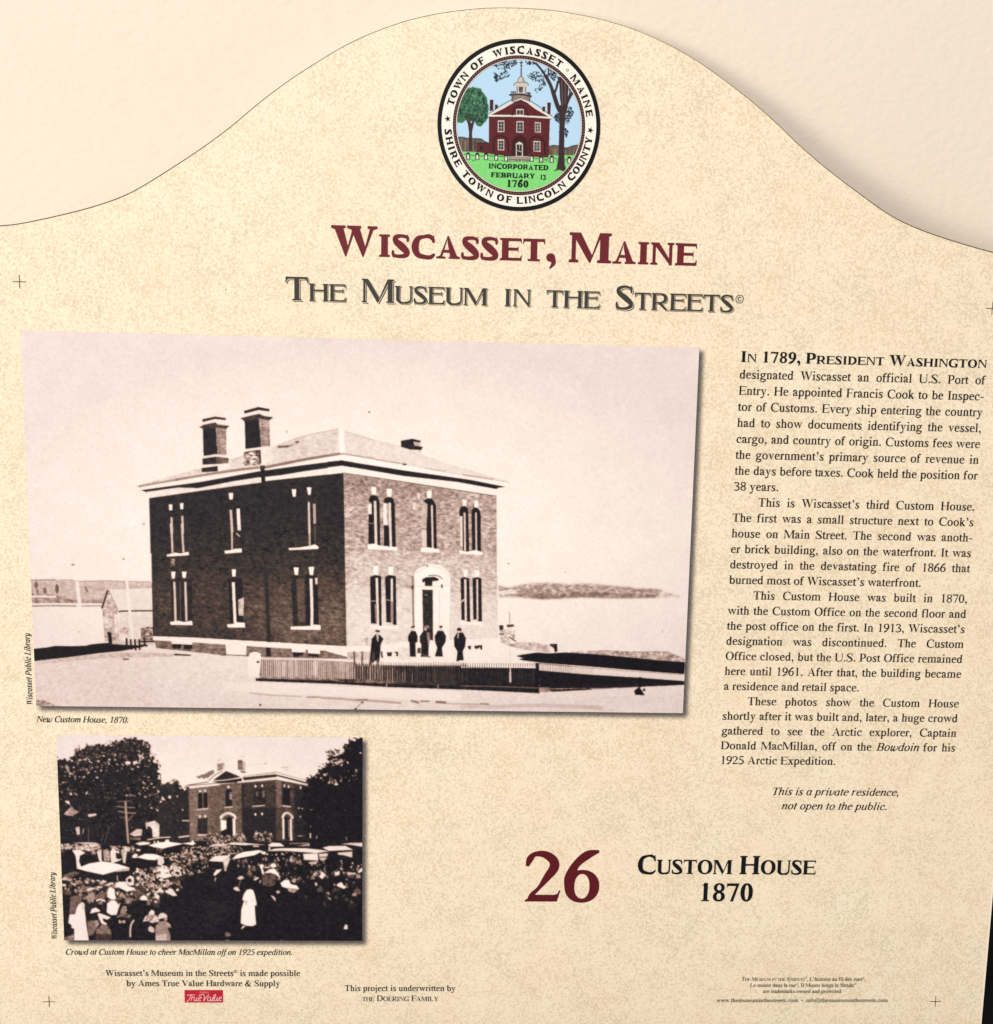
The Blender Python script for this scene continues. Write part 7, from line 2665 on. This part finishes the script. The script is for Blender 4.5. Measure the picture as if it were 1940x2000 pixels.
P2 = """p .955 n.015 -82,-85 2100,-109 2110,1668 -150,1670
f .07 b26.4 n.95 -7,147 30,164 67,166 105,127 133,91 186,77 303,70 378,42 474,21 558,45 592,84 593,139 619,155 655,205 633,227 659,272 642,305 663,322 652,801 -31,805
p .06 n.03 b5.3 -11,255 118,204 332,147 491,184 585,222 627,272 646,350 636,801 -31,805
f .09 b21.4 n.9 620,317 700,327 744,288 781,326 785,360 839,343 855,348 847,743 610,744
s 80 .2 .42 3.7 9.5 112,88 303,70 474,24 574,62 572,128 278,175 108,188
s 60 .72 .95 3.7 10.1 110,132 334,103 492,129 592,155 586,217 223,253 117,232
s 34 .7 .97 3.7 9.5 8,189 120,149 288,197 254,286 115,299 5,277
s 34 .3 .7 3.2 8.5 115,299 596,228 634,406 164,438
s 26 .5 .9 3.2 9.6 516,239 631,328 666,439 615,518 511,418
s 18 .5 .95 3.2 8.5 10,277 61,321 192,387 175,426 6,389
s 120 .1 .45 2.6 5.3 106,116 187,66 303,56 378,28 474,8 569,40 605,83 661,194 623,194 583,106 547,67 473,52 377,69 302,97 185,110 120,149
s 60 .1 .4 2.7 5.3 626,294 701,310 744,276 786,315 839,337 839,359 775,360 743,321 700,349 631,339
s 320 .13 .36 2.6 6.9 7,200 120,149 334,103 546,101 644,227 639,659 1,663
s 70 .3 .6 2.6 5.8 111,105 303,75 473,35 573,73 597,194 329,252 63,277
s 60 .12 .26 2.7 6.4 646,350 839,359 832,686 638,687
s 30 .2 .5 3.2 7.4 10,411 806,382 802,601 3,607
e .95 18.1 11.7 448,182
e .95 14.9 9.6 496,179
s 16 .7 .95 4.8 9.0 509,106 551,112 576,156 523,162
s 9 .65 .9 4.8 8.5 416,391 453,382 487,401 425,419
p .8 630,356 648,372 635,383
p .85 661,400 682,431 655,428
e .9 9.6 10.7 709,408
p .62 n.15 30,525 66,486 80,472 92,494 126,513 85,539 43,536
p .9 n.1 36,439 65,438 72,466 51,455
p .9 182,376 190,370 181,393 168,393
e .9 8.5 8.5 79,392
p .85 182,527 238,521 235,535 187,547
p .75 n.1 100,615 126,612 127,662 107,667
l .75 5.3 152,623 145,657
p .85 n.12 549,583 609,568 638,591 636,679 593,679 591,620 554,623
p .78 n.12 443,660 495,623 527,626 523,668 477,674
p .08 560,603 586,611 583,637 562,634
p .4 n.15 447,683 515,683 514,700 450,697
l .3 6.4 183,617 181,713
l .32 4.3 318,605 283,718
l .28 4.3 279,656 261,712
l .62 12.8 425,436 428,553 431,632 436,731
l .5 6.9 373,472 418,480 485,480
l .55 7.0 375,506 428,514 490,518
l .4 5.3 377,441 462,435
l .4 4.8 384,545 422,548
l .5 5.4 470,531 435,570
p .8 614,485 637,496 629,507
p .85 784,562 832,562 832,570 786,569
e .7 6.4 6.4 790,494
e .7 6.4 6.4 758,402
f .4 b14.0 n.5 859,288 885,271 927,249 983,224 1016,236 959,275
p .97 842,315 964,285 1072,223 1174,254 1399,235 1599,289 1598,328 841,354
p .30 n.08 834,349 1028,321 1183,303 1399,284 1395,734 833,737
p .38 n.09 b5.6 834,349 958,334 965,480 947,692 834,693
p .15 n.06 b6.6 1174,312 1394,291 1393,724 1173,725
p .19 n.08 1398,286 1596,321 1613,723 1395,724
p .34 n.1 b2.8 1394,291 1427,296 1426,477 1400,477
p .08 n.02 b5.6 1511,329 1606,328 1613,723 1509,723
p .08 n.02 b5.6 1181,479 1393,477 1390,724 1178,725
p .06 b0.9 1174,312 1185,312 1180,701 1173,701
l .12 4.7 822,328 959,304
p .96 833,336 1031,314 1031,326 836,349
l .12 4.2 834,331 1033,311
p .08 n.03 987,294 1074,230 1167,269 1066,291
l .95 9.3 963,297 1015,265 1072,225 1128,247 1179,269
l .2 4.2 961,297 1006,255 1053,231
p .06 982,302 1062,291 1174,278 1174,298 1155,305 1038,314
l .95 6.1 984,297 1062,292 1169,274
p .95 1146,300 1188,297 1399,268 1401,284 1188,305 1148,310
l .3 4.7 1188,265 1399,236
p .12 n.04 1179,271 1399,248 1401,267 1188,293
l .97 6.6 1193,267 1399,243
l .3 3.3 1402,237 1502,266 1596,289
l .97 7.5 1402,245 1502,271 1596,297
l .12 10.3 1402,257 1502,283 1596,308
p .95 1400,269 1591,313 1592,322 1400,285
p .50 n.15 1018,182 1061,176 1064,214 1046,223 1017,232
p .72 n.1 1047,182 1064,177 1064,211 1049,221
l .55 4.7 1019,160 1043,156
p .38 n.1 1149,158 1180,155 1183,222 1149,221
p .7 n.1 1181,159 1199,174 1198,224 1183,223
l .65 3.7 1162,133 1195,131
p .3 n.1 b0.5 1161,225 1200,232 1200,242 1175,242
l .75 1.9 1208,193 1316,180
l .45 4.2 1320,180 1337,176
l .6 4.7 1428,205 1475,202
l .7 4.7 1456,218 1475,226
p .05 891,385 904,374 918,383 918,483 890,487
p .05 926,383 938,373 952,380 952,479 925,482
p .06 1067,362 1089,347 1110,354 1110,469 1066,474
p .09 n.04 1249,353 1326,348 1327,454 1249,459
p .05 1436,340 1485,340 1486,458 1435,456
p .09 n.05 886,552 949,547 947,659 884,662
p .08 n.02 1250,535 1322,532 1323,635 1249,636
p .55 n.1 b0.5 1093,377 1110,371 1110,420 1093,423
p .35 n.1 b0.9 1266,365 1278,365 1278,399 1266,400
p .4 n.1 b0.9 1304,360 1321,358 1320,404 1306,404
l .25 3.7 921,383 921,481
l .2 3.8 918,552 917,658
e .97 7.0 8.4 904,367
e .97 7.0 8.4 938,364
e .97 7.5 9.4 1088,338
e .97 6.6 9.4 1262,331
e .97 6.6 9.4 1305,327
p .97 1444,317 1453,317 1453,335 1444,335
p .97 1471,324 1480,323 1480,340 1470,340
p .95 1548,328 1558,328 1556,347 1549,347
e .97 7.0 8.4 901,537
e .97 7.0 8.4 935,535
e .97 6.6 9.4 1259,520
e .97 6.6 9.4 1302,517
e .85 4.7 8.5 1550,532
l .9 7.5 883,491 955,483
l .9 7.5 1059,476 1114,470
l .9 6.6 1239,467 1322,459
l .9 7.1 1433,461 1489,467
l .85 6.6 1534,475 1569,480
l .7 5.7 1612,485 1633,487
l .8 6.6 882,664 942,662
l .75 4.7 1532,665 1566,664
l .93 16.0 1035,553 1044,531 1086,514 1123,530 1128,553
l .3 2.3 1044,529 1067,521 1091,521
p .97 1033,559 1071,564 1070,617 1035,636
p .05 n.03 1071,548 1091,534 1108,546 1111,671 1070,672 1071,622
p .05 1033,637 1071,622 1070,677 1032,677
l .96 16.9 1120,552 1120,627 1120,679
l .93 14.2 1434,546 1444,518 1468,510 1494,529 1497,548
l .3 2.8 1458,513 1482,518 1494,535
l .93 13.2 1439,548 1440,615 1440,687
p .05 1448,555 1460,531 1479,550 1481,689 1447,689
l .93 13.2 1488,549 1488,624 1490,711
l .6 4.7 1472,555 1476,674
l .9 6.6 1476,709 1509,709
l .8 11.4 1614,643 1613,678
e .6 3.8 5.7 1616,599
f .05 b18.6 n.8 1963,-6 1936,3 1911,16 1874,4 1845,25 1849,72 1812,94 1779,111 1725,138 1742,172 1684,194 1663,224 1679,258 1609,267 1592,289 1596,315 1571,336 1563,423 1554,488 1578,683 1619,735 1803,734 1965,725
p .04 n.01 b3.3 1965,54 1866,128 1783,223 1700,292 1621,336 1587,466 1587,596 1628,731 1967,729
s 40 .8 .97 3.3 8.3 1729,155 1804,133 1870,171 1825,188 1762,189
s 20 .75 .97 3.3 9.1 1663,258 1721,240 1795,300 1783,322 1688,284
s 16 .6 .95 3.3 7.5 1804,227 1928,213 1928,303 1804,291
s 22 .15 .35 2.5 6.6 1679,335 1887,334 1887,638 1636,639
s 30 .05 .2 4.1 9.1 1717,86 1804,77 1796,111 1725,133
e .9 8.3 5.0 1941,102
e .95 14.1 6.6 1783,313
l .5 4.2 1610,487 1633,486
l .8 9.2 1615,644 1615,679
l .8 5.0 1657,661 1655,683
l .7 4.2 1849,668 1851,695
e .6 3.3 5.8 1616,600
p .05 n.025 b1.3 -15,713 75,717 254,726 479,720 887,703 1963,691 1964,1445 -42,1449
p .045 n.02 b1.7 929,717 1436,738 1680,725 1959,711 1961,1420 916,1422
p .07 n.03 b34.7 924,966 1074,1015 1095,1174 952,1360 918,1329
h 95 .55 1 6.3 14.4 5,730 254,726 262,754 190,774 4,756
h 40 .45 .95 6.3 13.5 308,740 470,744 469,772 365,787
h 150 .45 1 4.1 9.9 614,752 1113,735 1157,825 927,961 700,938 590,829
h 120 .5 1 5.4 14.5 475,896 792,875 789,1039 607,1059 464,963
h 120 .5 .95 7.2 18.0 7,965 496,954 607,1059 605,1122 333,1089 18,1042
h 70 .3 .6 9.0 22.6 65,984 518,982 582,1131 105,1138
h 160 .7 1 3.3 10.0 795,746 963,741 962,811 814,874 696,874 715,773
h 90 .75 1 5.9 14.2 575,875 772,874 770,945 611,954
h 40 .6 1 5.0 10.9 461,911 595,910 580,1026 475,1017
h 60 .6 1 4.2 9.2 976,732 1085,731 1084,771 958,776
h 90 .6 1 3.3 7.5 1010,670 1195,655 1194,713 1026,714
p .05 n.02 b1.7 804,945 1082,872 1192,872 1189,1116 741,1118
p .05 n.02 b0.8 657,756 733,742 787,742 774,786 669,786
h 26 .6 1 4.6 10.4 1247,636 1362,636 1367,702 1252,691
h 60 .45 .95 3.5 10.4 1320,775 1564,780 1563,878 1331,879
h 46 .4 .9 4.1 11.6 1610,847 1954,820 1954,937 1621,938
h 34 .35 .85 4.6 12.7 1203,867 1331,867 1540,939 1539,963 1214,965
h 20 .35 .7 4.7 10.5 1505,915 1948,912 1948,998 1504,1000
h 16 .14 .3 8.2 17.5 1563,988 1948,1017 1913,1171 1562,1173
h 60 .5 .97 4.0 9.2 930,651 1206,649 1205,715 929,723
h 70 .5 .97 4.0 9.8 928,735 1194,740 1100,801 927,796
p .06 559,699 709,681 700,703 567,717
l .88 7.5 559,697 634,683 709,678
l .85 10.0 759,679 830,668
l .85 7.5 883,661 941,661
p .95 479,722 525,710 579,714 566,728 508,735
p 1 562,734 633,714 692,709 792,722 716,740 657,756 599,746
p .97 667,712 680,694 698,694 700,716
e .95 5.0 10.0 604,712
e .95 6.7 10.0 627,712
p .97 779,720 838,711 855,695 859,713 873,719 850,732
p .05 n.02 480,823 555,833 614,835 613,884 479,876
p .99 485,816 540,792 598,793 648,808 605,835 555,832
p .85 n.15 622,822 656,808 664,848 646,875 621,866
p .85 976,726 1018,720 1076,729 1017,734
p .93 1072,720 1110,711 1196,715 1196,731 1110,724
p .78 75,720 174,716 227,719 265,735 164,729
p .96 n.03 73,767 127,770 157,788 121,808 115,846 130,888 100,896 95,812
p .05 130,812 224,831 232,854 132,879
p .06 n.03 126,917 266,936 384,916 364,964 246,974 112,948
p 1 98,894 123,884 178,860 259,846 309,850 367,863 439,887 434,906 339,915 266,936 158,912
p .72 n.05 b1.4 293,927 384,897 438,889 434,908 338,916
l .6 9.0 358,940 357,973
p .3 n.15 b1.4 -1,946 81,913 121,927 44,961
p .05 n.02 950,841 1100,843 1274,806 1564,786 1563,878 1273,879 949,893
h 50 .4 .95 4.0 10.4 1117,831 1552,792 1552,872 1296,879 1134,880
p .93 950,838 991,805 1095,798 1053,845
p .98 1100,828 1135,795 1176,776 1280,762 1303,769 1251,797
p .9 n.1 1286,769 1326,775 1320,794 1297,788
p .93 1332,768 1384,752 1448,748 1593,749 1680,758 1738,768 1651,781 1506,771
l .12 4.6 1326,772 1448,769 1651,783
p .93 1692,744 1738,732 1843,730 1895,757 1738,766
l .1 4.7 1738,767 1896,760
p .88 1811,718 1878,710 1955,708 1955,736 1878,723
p .95 1337,728 1367,711 1419,714 1446,736 1355,739
l .85 10.4 1347,739 1348,763
l .9 8.1 975,730 1073,727
p .9 1067,725 1119,715 1188,714 1327,726 1171,729
l .85 8.1 1240,736 1280,736
p .7 n.1 1523,733 1610,716 1610,732
p .6 1477,714 1605,710 1605,716 1477,719
p .93 1566,787 1662,782 1666,831 1575,838
p .85 1668,786 1729,781 1724,803 1672,807
p .75 1668,811 1724,810 1703,834 1686,834
p .72 n.05 1598,844 1665,834 1651,858 1616,858
p .85 1792,777 1888,769 1888,810 1831,794 1796,791
p .12 1563,826 1662,831 1662,836 1575,840
p .82 n.1 1045,838 1065,813 1094,819 1070,880 1050,880
p .7 n.1 1050,868 1070,868 1064,911 1052,905
p 1 1178,1063 1196,1036 1219,1030 1239,1038 1250,1075 1260,1131 1255,1150 1247,1137 1250,1211 1255,1274 1233,1286 1192,1285 1154,1267 1159,1174 1177,1112 1166,1101
p .75 n.1 b0.6 1183,1106 1200,1112 1194,1143 1180,1131
l .8 3.5 1221,1094 1241,1112
p .88 1152,1309 1169,1282 1185,1288 1169,1301
p 1 1417,988 1446,965 1472,965 1486,996 1522,1003 1539,1025 1533,1032 1469,1025 1428,1013
p .6 n.12 b1.2 1463,1019 1539,1028 1504,1056 1469,1044
p .97 1325,909 1354,891 1383,891 1405,921 1414,955 1388,930 1354,918 1307,920
p .25 n.08 b2.3 1301,928 1388,927 1382,1001 1341,1013 1301,1001
p .95 1349,876 1361,853 1383,853 1394,874 1371,882
p .95 1280,866 1296,858 1312,867 1302,885 1312,925 1298,928 1290,891
p .85 1313,876 1348,876 1348,884 1313,884
p .97 1784,1004 1796,987 1819,979 1831,1002 1853,1014 1831,1026
p .8 n.06 1134,960 1147,944 1168,938 1180,956 1156,966
l .4 5.8 1156,971 1144,1014
p .8 n.06 1107,1027 1123,1014 1141,1017 1154,1045 1126,1042
p .95 1671,944 1690,906 1716,932 1703,944 1691,960
p .97 1767,901 1784,913 1803,900 1805,927 1779,929
p .85 1351,1072 1370,1078 1384,1093 1384,1116
p .7 n.08 1387,1044 1405,1038 1416,1053 1396,1062
p .75 1720,1074 1752,1098 1740,1102
p .9 n.1 1831,1305 1842,1271 1858,1278 1858,1307
p .95 1923,908 1955,874 1955,905 1930,916
p .95 1866,916 1907,914 1913,925 1866,925
p .97 981,929 1001,899 1038,893 1023,911 988,942
p .85 986,981 991,954 1000,951 989,981
p .9 1243,962 1266,946 1279,955 1249,971
p .85 1279,989 1283,971 1292,965 1286,989
p .95 1643,991 1653,981 1659,1000 1647,1006
p .4 n.1 1046,1341 1060,1328 1081,1335 1089,1354 1057,1360
p .75 1050,1385 1074,1384 1080,1394 1062,1391
e .7 3.5 4.7 1419,1387
p .34 n.1 b0.5 50,1091 85,1080 127,1083 119,1123 86,1167 78,1213 40,1208
p 1 86,1172 101,1143 124,1124 142,1135 139,1172 145,1234 146,1268 153,1327 160,1393 65,1393 68,1308 51,1303 50,1281 31,1269 40,1210 78,1208
p .85 b0.5 123,1138 139,1138 136,1172 122,1172
p .4 n.15 b0.9 2,1371 66,1341 65,1395 1,1395
p 1 173,1203 186,1171 213,1161 241,1181 235,1190 212,1193
p .97 221,1203 239,1200 266,1211 309,1229 283,1245 256,1234 258,1254 282,1273 273,1287 246,1273 233,1244
p .4 n.1 b0.5 153,1256 210,1248 228,1278 208,1312 189,1351 159,1356
p .6 n.1 b0.9 201,1251 224,1249 232,1278 209,1302
p .42 n.1 b0.5 208,1317 255,1275 282,1283 304,1321 308,1351 301,1392 206,1393
p .16 n.05 b3.6 207,1341 307,1346 306,1394 206,1395
p 1 289,1055 297,1031 310,1019 337,1036 341,1077 347,1101 315,1106 291,1089
p 1 282,1195 287,1135 315,1111 342,1113 359,1142 373,1123 370,1137 356,1176 346,1210 311,1213
p 1 498,1109 506,1086 524,1074 543,1086 549,1110
p .5 n.12 b0.5 369,1190 386,1151 411,1149 415,1180 398,1207 375,1205
p .4 n.15 b0.9 343,1229 366,1205 403,1195 439,1214 434,1238 393,1224
p .85 n.1 358,1253 367,1243 374,1268 360,1270
p .75 n.1 378,1253 401,1248 401,1268 378,1265
l .85 10.9 458,1246 439,1277 431,1321 431,1365
p .93 555,1198 572,1174 592,1185 591,1211 562,1216
p .85 n.1 513,1258 530,1224 557,1204 594,1209 621,1233 620,1257 574,1267 547,1253
l .1 6.4 557,1214 534,1248
l .1 5.5 576,1211 552,1253
l .1 5.5 591,1211 565,1253
p .8 n.1 548,1301 564,1287 587,1301 589,1330 572,1333 550,1321
p .88 n.05 616,1216 631,1199 649,1196 671,1209 676,1228 648,1233 620,1240
p .6 n.1 648,1230 675,1228 675,1250 657,1252
p .55 n.1 b0.5 596,1291 620,1257 657,1252 693,1272 699,1298 674,1300 691,1350 692,1393 594,1393
p .75 n.08 b0.5 599,1350 664,1340 672,1393 594,1393
p .7 666,1257 688,1272 700,1296 674,1281
p .97 215,1109 242,1099 278,1113 273,1123 242,1109 219,1121
p .9 412,964 442,939 464,954 463,1007 435,1011 418,992
e .04 13.6 13.6 436,974
p .97 338,1007 364,983 409,983 426,1012 467,1026 471,1040 416,1050 380,1031
p .9 n.05 666,1054 694,1025 716,1034 743,1078 715,1080
p .9 n.05 597,1088 615,1068 629,1083 619,1107
p .9 n.1 611,1049 630,1030 657,1044 652,1059
p .97 n.05 615,905 638,895 692,900 696,919 655,914
p .95 n.05 614,934 673,924 716,938 673,958 645,958
e .95 15.4 8.2 641,968
p .3 n.08 708,984 745,972 765,991 717,998
p .85 n.1 1,961 21,951 39,961 30,975 3,975
p .9 n.08 -1,999 26,999 24,1018 -1,1016
p .85 n.1 158,1037 186,1022 215,1032 199,1037 162,1051
p .85 n.08 241,1000 264,974 291,979 273,991 245,1003
p .85 n.08 272,1010 314,986 325,998 299,1012
e .85 21.7 7.2 240,1021
e .8 12.6 6.3 78,1001
p .85 n.1 183,981 197,970 215,976 205,986
p .9 n.05 318,778 334,754 352,768 353,820 368,830 395,825 377,839 340,854 322,854 317,811
p .6 n.15 271,773 298,759 311,773 314,840 277,845
p .88 n.1 230,778 262,764 260,830 266,847 246,845
p .95 n.05 459,805 478,791 495,796 486,820 459,820
e .85 14.4 9.0 499,767
p .8 n.2 388,768 434,744 456,753 424,782 412,858 399,854"""
ph = photograph("house_photograph", P1, -.4, 28.6, 415.8, 261.7, 2.6, .10, "large sepia photograph of a square brick house with two chimneys", .28)
drop_shadow(ph, -.4, 28.6, 415.8, 261.7, 2.3, 3.6)
ph = photograph("crowd_photograph", P2, 11.5, 280.3, 207.0, 419.3, 3.2, .05, "small sepia photograph of a crowd before a brick house", .6)
drop_shadow(ph, 11.5, 280.3, 207.0, 419.3, 2.4, 3.9)
